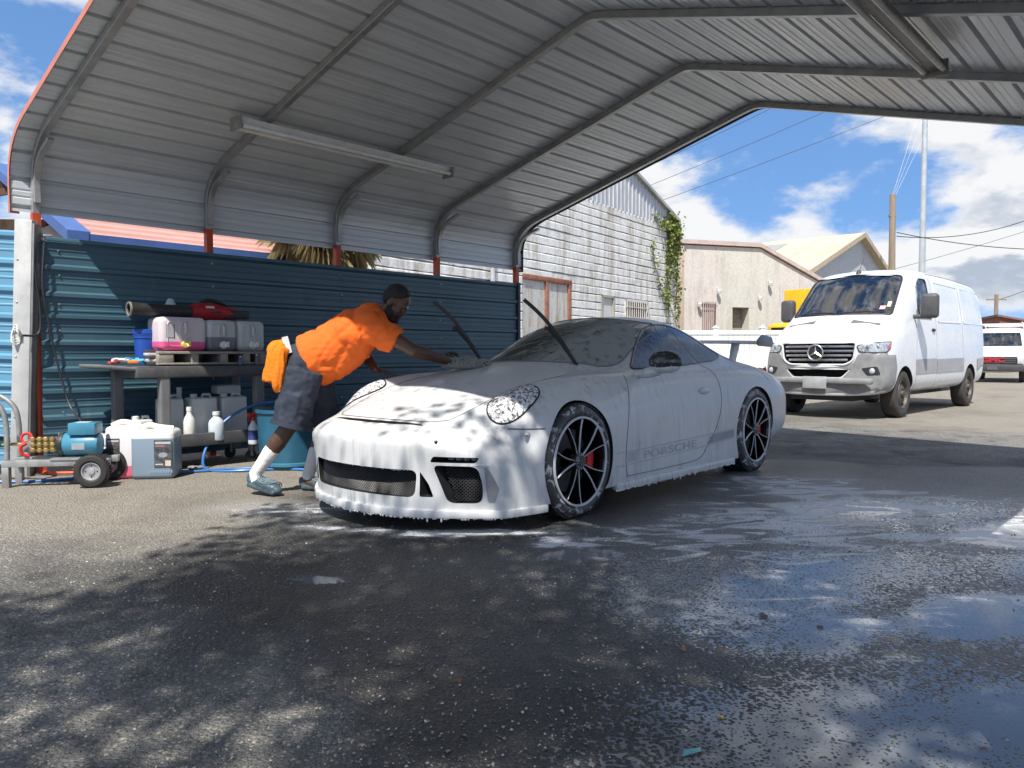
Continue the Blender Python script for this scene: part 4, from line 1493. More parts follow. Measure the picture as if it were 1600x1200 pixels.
def build_cargo_van():
    f = Vector((-.70, -.714))
    root = thing('cargo_van', 'white cargo van with grey bumpers and chrome grille parked facing the camera', 'van', (5.527, 12.906, 0), math.atan2(f.y, f.x))
    lo = lambda a, b: [(.985, a), (1.0, b), (.985, .40), (.6, .36), (0, .36)]
    st = [
        (1.010, .17, [(0, 1.190), (.35, 1.190), (.56, 1.18), (.66, 1.165), (.76, 1.11), (.84, .95), (.87, .70), (.85, .43), (.5, .36), (0, .36)]),
        (.985, .18, [(0, 1.260), (.35, 1.258), (.58, 1.245), (.71, 1.225), (.83, 1.17), (.92, .98), (.955, .7), (.935, .41), (.55, .36), (0, .36)]),
        (.86, .15, [(0, 1.330), (.38, 1.328), (.62, 1.31), (.75, 1.285), (.88, 1.21), (.965, 1.0), (.99, .7), (.97, .40), (.6, .36), (0, .36)]),
        (.62, .08, [(0, 1.430), (.40, 1.428), (.67, 1.405), (.80, 1.37), (.93, 1.27), (.985, 1.02), (1.0, .7), (.985, .40), (.6, .36), (0, .36)]),
        (.36, .04, [(0, 1.545), (.44, 1.540), (.73, 1.505), (.86, 1.46), (.965, 1.36), (1.0, 1.05), (1.0, .7), (.985, .40), (.6, .36), (0, .36)]),
        (.20, .10, [(0, 1.640), (.45, 1.630), (.78, 1.595), (.885, 1.545), (.97, 1.45), (1.0, 1.10), (1.0, .7), (.985, .40), (.6, .36), (0, .36)]),
        (-.12, .10, [(0, 1.950), (.45, 1.938), (.80, 1.870), (.895, 1.76), (.975, 1.52), (1.0, 1.12), (1.0, .7), (.985, .40), (.6, .36), (0, .36)]),
        (-.42, .08, [(0, 2.235), (.45, 2.222), (.775, 2.150), (.87, 1.98), (.975, 1.56), (1.0, 1.12), (1.0, .7), (.985, .40), (.6, .36), (0, .36)]),
        (-.62, .06, [(0, 2.400), (.45, 2.385), (.755, 2.315), (.85, 2.16), (.975, 1.58), (1.0, 1.12), (1.0, .7), (.985, .40), (.6, .36), (0, .36)]),
        (-.90, .03, [(0, 2.490), (.45, 2.475), (.75, 2.425), (.845, 2.29), (.975, 1.60), (1.0, 1.12), (1.0, .7), (.985, .40), (.6, .36), (0, .36)]),
        (-1.7, .0, [(0, 2.540), (.45, 2.525), (.75, 2.475), (.855, 2.34), (.975, 1.60), (1.0, 1.12), (1.0, .7), (.985, .40), (.6, .36), (0, .36)]),
        (-3.4, .0, [(0, 2.535), (.45, 2.520), (.75, 2.470), (.865, 2.34), (.975, 1.60), (1.0, 1.12), (1.0, .7), (.985, .40), (.6, .36), (0, .36)]),
        (-4.75, .0, [(0, 2.485), (.45, 2.470), (.745, 2.420), (.860, 2.30), (.965, 1.60), (.99, 1.12), (.99, .7), (.975, .42), (.6, .40), (0, .40)]),
        (-4.98, .0, [(0, 2.40), (.45, 2.385), (.72, 2.33), (.83, 2.22), (.94, 1.60), (.965, 1.12), (.965, .7), (.95, .47), (.6, .45), (0, .45)]),
    ]
    V, Fc = loft_cage(st)
    me = subdivided(V, Fc, 3)
    S = Surf(me)
    me.materials.clear(); me.materials.append(van_white); me.materials.append(cab_dark)
    FM = Matrix(((0, 0, 1, 0), (1, 0, 0, 0), (0, 1, 0, 0), (0, 0, 0, 1)))
    SM = Matrix.Rotation(R(90), 4, 'X')
    ws = rounded_poly([(-.80, 1.645), (0, 1.665), (.80, 1.645), (.735, 2.27), (.69, 2.33), (0, 2.375), (-.69, 2.33), (-.735, 2.27)], .05)
    dw = rounded_poly([(-.66, 1.62), (-1.46, 1.63), (-1.44, 2.30), (-1.16, 2.30), (-.98, 2.20)], .05)
    cut_ = []
    for x in (-.04, -3.84):
        for s in (1, -1):
            M = Matrix.Translation((x, s * .62, .39)) @ Matrix.Rotation(R(-90 * s), 4, 'X')
            cut_.append((MB().lathe([(.44, 0), (.44, .6)], 40, M), 1))
    cut_.append((MB().prism(ws, -1.55, 1.5, FM), 1))
    cut_.append((MB().prism(dw, -2, 2, SM), 1))
    gr = rounded_poly([(-.575, 1.185), (.575, 1.185), (.54, .93), (.43, .86), (-.43, .86), (-.54, .93)], .05)
    cut_.append((MB().prism(gr, .80, 1.5, FM), 1))
    low = rounded_poly([(-.50, .775), (.50, .775), (.38, .655), (-.38, .655)], .04)
    cut_.append((MB().prism(low, .80, 1.5, FM), 1))
    body = link('body', cut(me, cut_, 40), None, root)
    # glazing
    gl = clear_glass('windscreen_glass', (.42, .50, .50), .14)
    ws_o = S.patch('front', ws, .08, .002).build('windscreen', gl, root, smooth=True, angle=60)
    loop = [S.pt('front', a, b, .006)[0] for a, b in ws]
    loop = [q for q in loop if q is not None]
    MB().tube(loop + [loop[0]], .014, 6, cap=False).build('gasket', black_pl, ws_o, smooth=True)
    for side in ('left', 'right'):
        w = S.patch(side, dw, .08, .002).build('door_window', clear_glass('door_glass', (.5, .58, .57), .08), root, smooth=True, angle=60)
        loop = [S.pt(side, a, b, .004)[0] for a, b in dw]
        loop = [q for q in loop if q is not None]
        MB().tube(loop + [loop[0]], .013, 6, cap=False).build('gasket', black_pl, w, smooth=True)
        P = [S.pt(side, a, b, .004)[0] for a, b in ((-.84, 1.63), (-.86, 1.95), (-.93, 2.16))]
        if all(q is not None for q in P):
            MB().tube(P, .014, 6).build('quarter_bar', black_pl, w)
    # cab
    MB().box(-.62, .10, -.82, .82, 1.30, 1.60).build('dashboard', cab_dark, root, bevel=.05)
    for s in (1, -1):
        MB().box(-1.35, -1.18, s * .45 - .24, s * .45 + .24, 1.3, 1.92).build('seat_back', mat('seat_cloth', (.03, .03, .032), .9), root, bevel=.06)
        MB().box(-1.34, -1.22, s * .45 - .13, s * .45 + .13, 1.96, 2.12).build('head_rest', MATS['seat_cloth'], root, bevel=.05)
    MB().lathe([(.19, -.015), (.205, 0), (.19, .015), (.175, 0)], 28, Matrix.Translation((-.55, .45, 1.68)) @ Matrix.Rotation(R(-65), 4, 'Y'), closed=True).build('steering_wheel', black_pl, root, smooth=True)
    sticker = S.patch('front', [(.60, 1.74), (.68, 1.74), (.68, 1.80), (.60, 1.80)], .05, .006).build('sticker', mat('sticker_pink', (.75, .35, .38), .5), root)
    sticker = S.patch('front', [(.69, 1.78), (.74, 1.78), (.73, 1.87), (.68, 1.87)], .05, .006).build('sticker', mat('sticker_green', (.45, .60, .42), .5), root)
    # wipers at rest, cowl vents
    for y0, y1 in ((-.68, -.05), (.02, .66)):
        P = [S.pt('front', y0 + (y1 - y0) * t, 1.675 + .02 * math.sin(t * 3), .02)[0] for t in (0, .25, .5, .75, 1)]
        MB().tube([p for p in P if p is not None], .011, 6).build('wiper', black_pl, root)
    for s in (1, -1):
        S.patch('top', [(.30, s * .30), (.42, s * .30), (.40, s * .74), (.32, s * .74)], .05, .004).build('cowl_vent', mat('vent_grey', (.12, .12, .125), .6), root)
    # grille: bars, emblem, surround
    for z, w_ in ((1.135, .56), (1.065, .55), (.995, .52), (.925, .47)):
        MB().tube([(.97 - .17 * (abs(y) / .85) ** 2.4 - (1.13 - z) * -.06, y, z) for y in [w_ * k / 6 for k in range(-6, 7)]], .02, flat=(.03, .036)).build('grille_bar', chrome, root, bevel=.006)
    em = Matrix.Translation((1.045, 0, 1.04)) @ Matrix.Rotation(R(90), 4, 'Y')
    e = MB().lathe([(.118, -.012), (.132, 0), (.118, .014), (.106, 0)], 40, em, closed=True).build('emblem_ring', chrome, root, smooth=True)
    for k in range(3):
        a = math.pi / 2 + k * 2 * math.pi / 3
        tip = Vector((0, math.cos(a) * .112, math.sin(a) * .112))
        b1 = Vector((0, math.cos(a + math.pi / 3) * .024, math.sin(a + math.pi / 3) * .024)); b2 = Vector((0, math.cos(a - math.pi / 3) * .024, math.sin(a - math.pi / 3) * .024))
        c0 = Vector((.018, 0, 0)); o_ = Vector((1.045, 0, 1.04))
        MB().add([o_ + tip, o_ + b1, o_ + b2, o_ + c0, o_ + Vector((-.01, 0, 0))], [(0, 1, 3), (0, 3, 2), (0, 4, 1), (0, 2, 4), (1, 4, 3), (3, 4, 2)]).build('emblem_point', chrome, root)
    MB().lathe([(.105, -.014), (.105, -.006), (0, -.004)], 28, em).build('emblem_back', black_pl, root)
    sur = [S.pt('front', a * 1.03, (b - 1.02) * 1.06 + 1.02, .004)[0] for a, b in gr]
    sur = [q for q in sur if q is not None]
    MB().tube(sur + [sur[0]], .016, 6, cap=False).build('grille_surround', van_white, root, smooth=True)
    for k in range(5):
        z = .665 + .024 * k
        MB().box(.88, .90, -.46, .46, z - .004, z + .004).build('lower_slat', black_pl, root)
    # bumper cladding laid over the nose
    left = [(-.95, 1.045), (-.74, 1.04), (-.62, 1.01), (-.555, .88), (-.44, .82), (0, .81), (.44, .82), (.555, .88), (.62, 1.01), (.74, 1.04), (.95, 1.045), (.965, .62), (.94, .46), (.6, .40), (0, .39), (-.6, .40), (-.94, .46), (-.965, .62)]
    ring = left
    # open in the middle for the lower intake: two halves
    for s in (1, -1):
        h = [(0, .81), (s * .44, .82), (s * .555, .88), (s * .62, 1.01), (s * .74, 1.04), (s * .945, 1.045), (s * .965, .62), (s * .94, .46), (s * .6, .40), (0, .39), (0, .645), (s * .40, .645), (s * .52, .785), (0, .785)]
        S.patch('front', h, .05, .012).build('bumper_half', bumper_grey, root, smooth=True, angle=50)
        sd = [(.78, 1.04), (.40, 1.0), (.36, .80), (.40, .60), (.46, .43), (.80, .43)]
        S.patch('left' if s == 1 else 'right', sd, .05, .010).build('bumper_corner', bumper_grey, root, smooth=True, angle=50)
        # fog lamp
        fo = rounded_poly([(s * .66, .80), (s * .86, .83), (s * .90, .70), (s * .74, .69)], .03)
        S.patch('front', fo, .03, .018).build('fog_recess', black_pl, root, smooth=True)
        q, n_ = S.pt('front', s * .80, .755)
        if q is not None:
            MB().ball((0, 0, 0), .05, 14, 8, Matrix.Translation(q + Vector((.012, 0, 0))), sc=(.5, 1, 1)).build('fog_lamp', mat('lamp_lens', (.45, .47, .5), .08, 0, .1, 20), root, smooth=True)
        # headlamp wrapping the corner
        dd = Vector((-1, -s * .75, -.10)).normalized()
        ua = Vector((0, 0, 1)).cross(dd).normalized(); va = dd.cross(ua)
        if va.z < 0: va = -va
        if ua.y * s < 0: ua = -ua
        view = (dd, ua, va, Vector((.80, s * .80, 1.12)) - dd * 3)
        hl = rounded_poly([(-.24, .03), (-.21, -.065), (0, -.085), (.20, -.07), (.28, .0), (.31, .10), (.06, .075)], .03)
        lens = mat('headlamp_lens', (.42, .45, .48), .06, .35, .35, 24)
        h_ = S.patch(view, hl, .03, .010).build('headlamp', lens, root, smooth=True, angle=60)
        loop = [S.pt(view, a, b, .010)[0] for a, b in hl]
        loop = [q for q in loop if q is not None]
        MB().tube(loop + [loop[0]], .007, 6, cap=False).build('lamp_edge', black_pl, h_, smooth=True)
        for (a, b, rr) in ((-.10, .0, .045), (.05, .01, .045)):
            q, n_ = S.pt(view, a, b, .004)
            if q is not None:
                MB().ball((0, 0, 0), rr, 14, 8, Matrix.Translation(q), sc=(.5, .7, 1)).build('projector', mat('lamp_chrome', (.7, .7, .72), .1, .9), h_, smooth=True)
        S.patch(view, [(.21, -.05), (.27, .0), (.29, .07), (.23, .03)], .03, .014).build('indicator', mat('lamp_red', (.5, .10, .10), .2), h_)
    MB().box(.985, 1.035, -.27, .27, .56, .60).build('bumper_step', bumper_grey, root, bevel=.01)
    MB().box(.93, 1.05, -.86, .86, .555, .645).build('bumper_bar', bumper_grey, root, bevel=.03)
    MB().box(1.052, 1.062, -.19, .19, .475, .665).build('number_plate_blank', mat('plate_grey', (.42, .43, .43), .4, .2), root, bevel=.006)
    # side cladding, shut lines, handles, mirrors
    gapm = mat('van_gap', (.30, .31, .32), .6)
    for s, side in ((1, 'left'), (-1, 'right')):
        for x0, x1 in ((-.56, -1.66), (-1.69, -3.36), (-4.32, -4.90)):
            S.patch(side, [(x0, .69), (x1, .70), (x1, .945), (x0, .93)], .12, .008).build('side_strip', mat('side_strip_grey', (.36, .36, .365), .5, 0, .1, 5, dirt=.2), root)
        for pts in ([(-.62, 1.6), (-.60, 1.2), (-.56, .8), (-.62, .42)], [(-1.66, 2.36), (-1.67, 1.6), (-1.67, .9), (-1.66, .42)], [(-3.28, 2.28), (-3.29, 1.6), (-3.29, .95)]):
            mb = S.line(side, pts, .005, 0)
            if mb.v: mb.build('shut_line', gapm, root)
        for loop in ([(-1.80, 1.58), (-3.20, 1.60), (-3.20, 2.26), (-1.82, 2.28)], [(-3.38, 1.60), (-4.80, 1.60), (-4.76, 2.24), (-3.38, 2.26)]):
            lp = rounded_poly(loop, .06)
            P = [S.pt(side, a, b, -.002)[0] for a, b in lp]
            P = [q for q in P if q is not None]
            MB().tube(P + [P[0]], .012, 6, cap=False).build('panel_swage', van_white, root, smooth=True)
        mb = S.line(side, [(-1.7, 2.42), (-3.0, 2.42), (-4.8, 2.37)], .010, .002)
        if mb.v: mb.build('roof_rail', gapm, root)
        q, n_ = S.pt(side, -1.50, 1.43)
        MB().ball((0, 0, 0), 1, 12, 8, Matrix.Translation(q), sc=(.09, .035, .03)).build('door_handle', black_pl, root, smooth=True)
        # mirror
        mi = MB().box(-.09, .07, -.13, .13, -.20, .20, Matrix.Translation((-.56, s * 1.19, 1.80)) @ Matrix.Rotation(R(s * 12), 4, 'Z')).build('mirror', mat('mirror_grey', (.07, .07, .072), .6), root, bevel=.06, seg=3)
        MB().tube([(-.55, s * .93, 1.63), (-.55, s * 1.05, 1.63), (-.56, s * 1.17, 1.66)], .035, 8).build('mirror_arm', MATS['mirror_grey'], mi, smooth=True)
        for x in (-.04, -3.84):
            plain_wheel(root, x, .975, .385, .24, s, .235)
            MB().box(x - .50, x - .47, s * .80 - .12, s * .80 + .12, .22, .50).build('mud_flap', black_pl, root)
    MB().box(-4.8, .8, -.5, .5, .28, .36).build('underbody', black_pl, root)
    # roof aerial
    MB().tube([(-.72, 0.0, 2.43), (-.95, .0, 2.70)], .006, 6).build('aerial', black_pl, root)
    MB().lathe([(.05, 0), (.03, .05), (.012, .07)], 10, Matrix.Translation((-.72, 0, 2.41))).build('aerial_foot', black_pl, root)
    return root


build_cargo_van()


def build_far_van():
    # older van parked further back, its nose towards the camera
    root = thing('passenger_van', 'older white van with black bumper and red grille letters at the right edge', 'van', (17.7, 28.1, 0), R(180 + 52))
    st = [
        (.95, .10, [(0, 1.00), (.4, 1.0), (.7, .99), (.85, .97), (.92, .92), (.95, .8), (.95, .6), (.93, .42), (.5, .35), (0, .35)]),
        (.90, .10, [(0, 1.09), (.4, 1.09), (.7, 1.08), (.86, 1.05), (.95, .98), (.98, .8), (.98, .6), (.96, .40), (.5, .35), (0, .35)]),
        (.2, .0, [(0, 1.24), (.4, 1.24), (.7, 1.22), (.88, 1.18), (.97, 1.08), (1.0, .85), (1.0, .6), (.98, .40), (.5, .35), (0, .35)]),
        (.05, .0, [(0, 1.30), (.4, 1.30), (.75, 1.26), (.9, 1.21), (.98, 1.10), (1.0, .85), (1.0, .6), (.98, .40), (.5, .35), (0, .35)]),
        (-.55, .0, [(0, 1.86), (.4, 1.85), (.74, 1.80), (.84, 1.60), (.98, 1.15), (1.0, .85), (1.0, .6), (.98, .40), (.5, .35), (0, .35)]),
        (-.8, .0, [(0, 2.00), (.4, 1.99), (.74, 1.94), (.84, 1.78), (.98, 1.15), (1.0, .85), (1.0, .6), (.98, .40), (.5, .35), (0, .35)]),
        (-2.5, .0, [(0, 2.06), (.4, 2.05), (.76, 2.0), (.86, 1.84), (.98, 1.15), (1.0, .85), (1.0, .6), (.98, .40), (.5, .35), (0, .35)]),
        (-4.5, .0, [(0, 2.04), (.4, 2.03), (.76, 1.98), (.86, 1.82), (.98, 1.15), (1.0, .85), (1.0, .6), (.98, .40), (.5, .35), (0, .35)]),
        (-4.6, .0, [(0, 1.98), (.4, 1.97), (.72, 1.92), (.82, 1.78), (.94, 1.15), (.96, .85), (.96, .6), (.94, .45), (.5, .4), (0, .4)]),
    ]
    V, Fc = loft_cage(st)
    me = subdivided(V, Fc, 2)
    S = Surf(me)
    me.materials.clear(); me.materials.append(van_white); me.materials.append(cab_dark)
    FM = Matrix(((0, 0, 1, 0), (1, 0, 0, 0), (0, 1, 0, 0), (0, 0, 0, 1)))
    SM = Matrix.Rotation(R(90), 4, 'X')
    ws = rounded_poly([(-.80, 1.30), (.80, 1.30), (.68, 1.80), (-.68, 1.80)], .06)
    dw = rounded_poly([(-.45, 1.24), (-1.25, 1.24), (-1.22, 1.82), (-.85, 1.82)], .05)
    cut_ = [(MB().prism(ws, -1.3, 1.5, FM), 1), (MB().prism(dw, -2, 2, SM), 1)]
    for x in (.0, -3.4):
        for s in (1, -1):
            cut_.append((MB().lathe([(.40, 0), (.40, .6)], 28, Matrix.Translation((x, s * .6, .36)) @ Matrix.Rotation(R(-90 * s), 4, 'X')), 1))
    link('body', cut(me, cut_, 40), None, root)
    S.patch('front', ws, .12, .002).build('windscreen', clear_glass('windscreen_glass_far', (.5, .6, .58), .12), root, smooth=True)
    for side in ('left', 'right'):
        S.patch(side, dw, .12, .002).build('door_window', clear_glass('door_glass'), root, smooth=True)
    MB().box(-.5, .0, -.75, .75, 1.0, 1.27).build('dashboard', cab_dark, root)
    for s in (1, -1):
        MB().box(-1.2, -1.05, s * .42 - .22, s * .42 + .22, 1.0, 1.58).build('seat_back', mat('seat_tan', (.30, .29, .27), .9), root, bevel=.06)
    # grille, letters, lamps, bumper
    MB().box(.86, .965, -.72, .72, .66, .92).build('grille', black_pl, root, bevel=.01)
    for k in range(3):
        MB().box(.966, .972, -.70, .70, .70 + .07 * k, .72 + .07 * k).build('grille_bar', mat('grille_grey', (.16, .16, .17), .4, .5), root)
    red = mat('letter_red', (.55, .02, .03), .3)
    text_mesh('GMC', .22, red, root, 'letters', (.985, 0, .80), (R(90), 0, R(90)), .004, sx=1.5, offset=.006)
    for s in (1, -1):
        MB().box(.84, .955, s * .83 - .10, s * .83 + .10, .66, .90).build('headlamp', mat('lamp_lens_far', (.55, .57, .6), .1, .1), root, bevel=.02)
        for x in (.0, -3.4):
            plain_wheel(root, x, .97, .36, .24, s, .21, None, 0)
        mi = MB().box(-.08, .05, -.10, .10, -.12, .12, Matrix.Translation((-.38, s * 1.16, 1.36))).build('mirror', black_pl, root, bevel=.03)
        MB().tube([(-.36, s * .95, 1.28), (-.38, s * 1.1, 1.32)], .02, 6).build('mirror_arm', black_pl, mi)
    MB().box(.80, 1.06, -.98, .98, .40, .63).build('bumper', mat('bumper_black', (.05, .05, .052), .6), root, bevel=.03)
    MB().box(1.062, 1.07, -.16, .16, .46, .58).build('number_plate_blank', mat('plate_dark', (.10, .10, .11), .5), root)
    # ladder rack
    rack = MB().box(-4.0, -.9, -.72, -.68, 2.16, 2.20).build('rack_rail', van_white, root)
    MB().box(-4.0, -.9, .68, .72, 2.16, 2.20).build('rack_rail', van_white, root)
    for x in (-1.0, -2.4, -3.8):
        MB().box(x, x + .06, -.80, .80, 2.12, 2.16).build('rack_bar', van_white, root)
        for s in (1, -1):
            MB().box(x, x + .05, s * .76 - .02, s * .76 + .02, 1.96, 2.12).build('rack_foot', van_white, root)
    return root


build_far_van()


def build_sedan():
    # low white car parked behind, between the coupe's wing and the van
    root = thing('parked_sedan', 'low white car parked beyond the rear wing of the foam covered coupe', 'car', (1.05, 14.55, 0), R(180 - 6))
    st = [
        (.85, .15, [(0, .62), (.4, .62), (.62, .61), (.72, .59), (.78, .55), (.82, .45), (.82, .35), (.80, .22), (.4, .2), (0, .2)]),
        (.80, .15, [(0, .70), (.4, .70), (.64, .69), (.76, .66), (.82, .60), (.86, .47), (.86, .35), (.84, .20), (.4, .2), (0, .2)]),
        (.2, .0, [(0, .86), (.4, .855), (.64, .84), (.78, .81), (.86, .74), (.90, .55), (.90, .38), (.88, .2), (.4, .2), (0, .2)]),
        (-.4, .0, [(0, .96), (.4, .95), (.66, .92), (.80, .87), (.87, .80), (.90, .58), (.90, .38), (.88, .2), (.4, .2), (0, .2)]),
        (-1.0, .0, [(0, 1.36), (.4, 1.34), (.58, 1.28), (.76, .92), (.86, .84), (.90, .6), (.90, .38), (.88, .2), (.4, .2), (0, .2)]),
        (-1.8, .0, [(0, 1.42), (.4, 1.40), (.58, 1.34), (.76, .95), (.86, .86), (.90, .6), (.90, .38), (.88, .2), (.4, .2), (0, .2)]),
        (-2.5, .0, [(0, 1.30), (.4, 1.28), (.56, 1.20), (.74, .97), (.86, .88), (.90, .6), (.90, .38), (.88, .2), (.4, .2), (0, .2)]),
        (-3.0, .0, [(0, 1.02), (.4, 1.01), (.6, .99), (.74, .96), (.84, .88), (.89, .6), (.89, .38), (.87, .2), (.4, .2), (0, .2)]),
        (-3.5, -.1, [(0, .98), (.4, .97), (.6, .95), (.72, .92), (.80, .84), (.85, .6), (.85, .4), (.83, .25), (.4, .22), (0, .22)]),
        (-3.58, -.1, [(0, .85), (.4, .85), (.58, .83), (.68, .80), (.75, .74), (.79, .6), (.79, .42), (.77, .3), (.4, .27), (0, .27)]),
    ]
    V, Fc = loft_cage(st)
    me = subdivided(V, Fc, 2)
    S = Surf(me)
    me.materials.clear(); me.materials.append(van_white); me.materials.append(cab_dark)
    cut_ = []
    for x in (.0, -2.6):
        for s in (1, -1):
            cut_.append((MB().lathe([(.36, 0), (.36, .6)], 28, Matrix.Translation((x, s * .55, .32)) @ Matrix.Rotation(R(-90 * s), 4, 'X')), 1))
    link('body', cut(me, cut_, 40), None, root)
    dkg = mat('dark_glass', (.015, .02, .022), .06)
    S.patch('front', rounded_poly([(-.62, .98), (.62, .98), (.5, 1.30), (-.5, 1.30)], .05), .1, .004).build('windscreen', dkg, root, smooth=True)
    for s, side in ((1, 'left'), (-1, 'right')):
        S.patch(side, rounded_poly([(-.85, .96), (-2.6, 1.0), (-2.3, 1.26), (-1.2, 1.26)], .05), .1, .004).build('side_window', dkg, root, smooth=True)
        S.patch('front', rounded_poly([(s * .5, .56), (s * .78, .58), (s * .76, .68), (s * .5, .66)], .03), .05, .006).build('headlamp', mat('lamp_dark', (.05, .05, .055), .15), root, smooth=True)
        for x in (.0, -2.6):
            plain_wheel(root, x, .88, .325, .22, s, .21, mat('alloy_grey', (.2, .2, .21), .4, .6), 0)
    S.patch('front', rounded_poly([(-.45, .36), (.45, .36), (.40, .52), (-.40, .52)], .03), .1, .004).build('grille', black_pl, root)
    for s in (1, -1):
        S.patch('rear', rounded_poly([(s * .50, .68), (s * .77, .66), (s * .76, .80), (s * .50, .82)], .03), .05, .006).build('tail_lamp', mat('tail_lamp', (.08, .012, .012), .15), root, smooth=True)
        S.patch('left' if s == 1 else 'right', rounded_poly([(-3.3, .66), (-3.50, .66), (-3.49, .78), (-3.32, .78)], .02), .05, .006).build('tail_lamp', MATS['tail_lamp'], root, smooth=True)


build_sedan()


def build_box_truck():
    root = thing('box_truck', 'yellow box truck partly hidden behind the white cargo van', 'truck', (10.3, 25.2, 0), R(180 + 40))
    yel = mat('truck_yellow', (.72, .42, .015), .4, 0, .05, 3, dirt=.1)
    MB().box(-5.2, .6, -1.2, 1.2, .75, 3.15).build('cargo_box', yel, root, bevel=.05)
    MB().box(.62, 1.9, -1.05, 1.05, .55, 2.0).build('cab', yel, root, bevel=.18, seg=3)
    MB().box(1.9, 2.5, -.95, .95, .55, 1.3).build('bonnet', yel, root, bevel=.12, seg=3)
    MB().box(1.86, 1.915, -.85, .85, 1.3, 1.86).build('windscreen', MATS['dark_glass'], root)
    MB().box(2.45, 2.6, -1.0, 1.0, .4, .65).build('bumper', black_pl, root, bevel=.03)
    tx = mat('truck_letter', (.05, .05, .05), .5)
    text_mesh('000K', .55, tx, root, 'lettering', (-.9, 1.204, 2.05), (R(90), 0, R(180)), .003)
    text_mesh('000K', .55, tx, root, 'lettering', (-.9, -1.204, 2.05), (R(90), 0, 0), .003)
    for s in (1, -1):
        for x in (1.5, -3.6):
            plain_wheel(root, x, 1.05, .42, .28, s, .25, None, 0)
    MB().box(-5.0, 1.8, -.5, .5, .5, .74).build('chassis', black_pl, root)


build_box_truck()
# ================================================================== buildings round the yard
def wall_frame(origin, direction):
    """matrix: local x along the wall, y outwards away from the viewer, z up"""
    a = math.atan2(direction[1], direction[0])
    return origin, a


def stained(name, c, stain=(0.20, 0.15, 0.10), amt=.6, scale=1.0, rough=.85, streak=True, bump=.4):
    m, nt, bs = new_mat(name)
    P = nt.pos()
    st = nt.noise(nt.mapping(P, scale=(3.0, 3.0, .5) if streak else (1, 1, 1)), 1.6 * scale, 8, .72, .3)
    bl = nt.noise(P, 1.1 * scale, 6, .7)
    fn = nt.noise(P, 16 * scale, 5, .7)
    cc = nt.mix(nt.rng(fn, .3, .7), tuple(x * .88 for x in c), tuple(min(1, x * 1.08) for x in c))
    f = nt.math('MULTIPLY', nt.math('MULTIPLY', nt.rng(st, .42, .66), nt.rng(bl, .30, .58)), amt)
    cc = nt.mix(f, cc, stain)
    cc = nt.mix(nt.math('MULTIPLY', nt.rng(fn, .64, .74), amt * .5), cc, tuple(x * .6 for x in stain))
    nt.put(bs.inputs['Base Color'], cc)
    bs.inputs['Roughness'].default_value = rough
    nt.put(bs.inputs['Normal'], nt.bump(nt.math('ADD', fn, st), bump, .02))
    return m


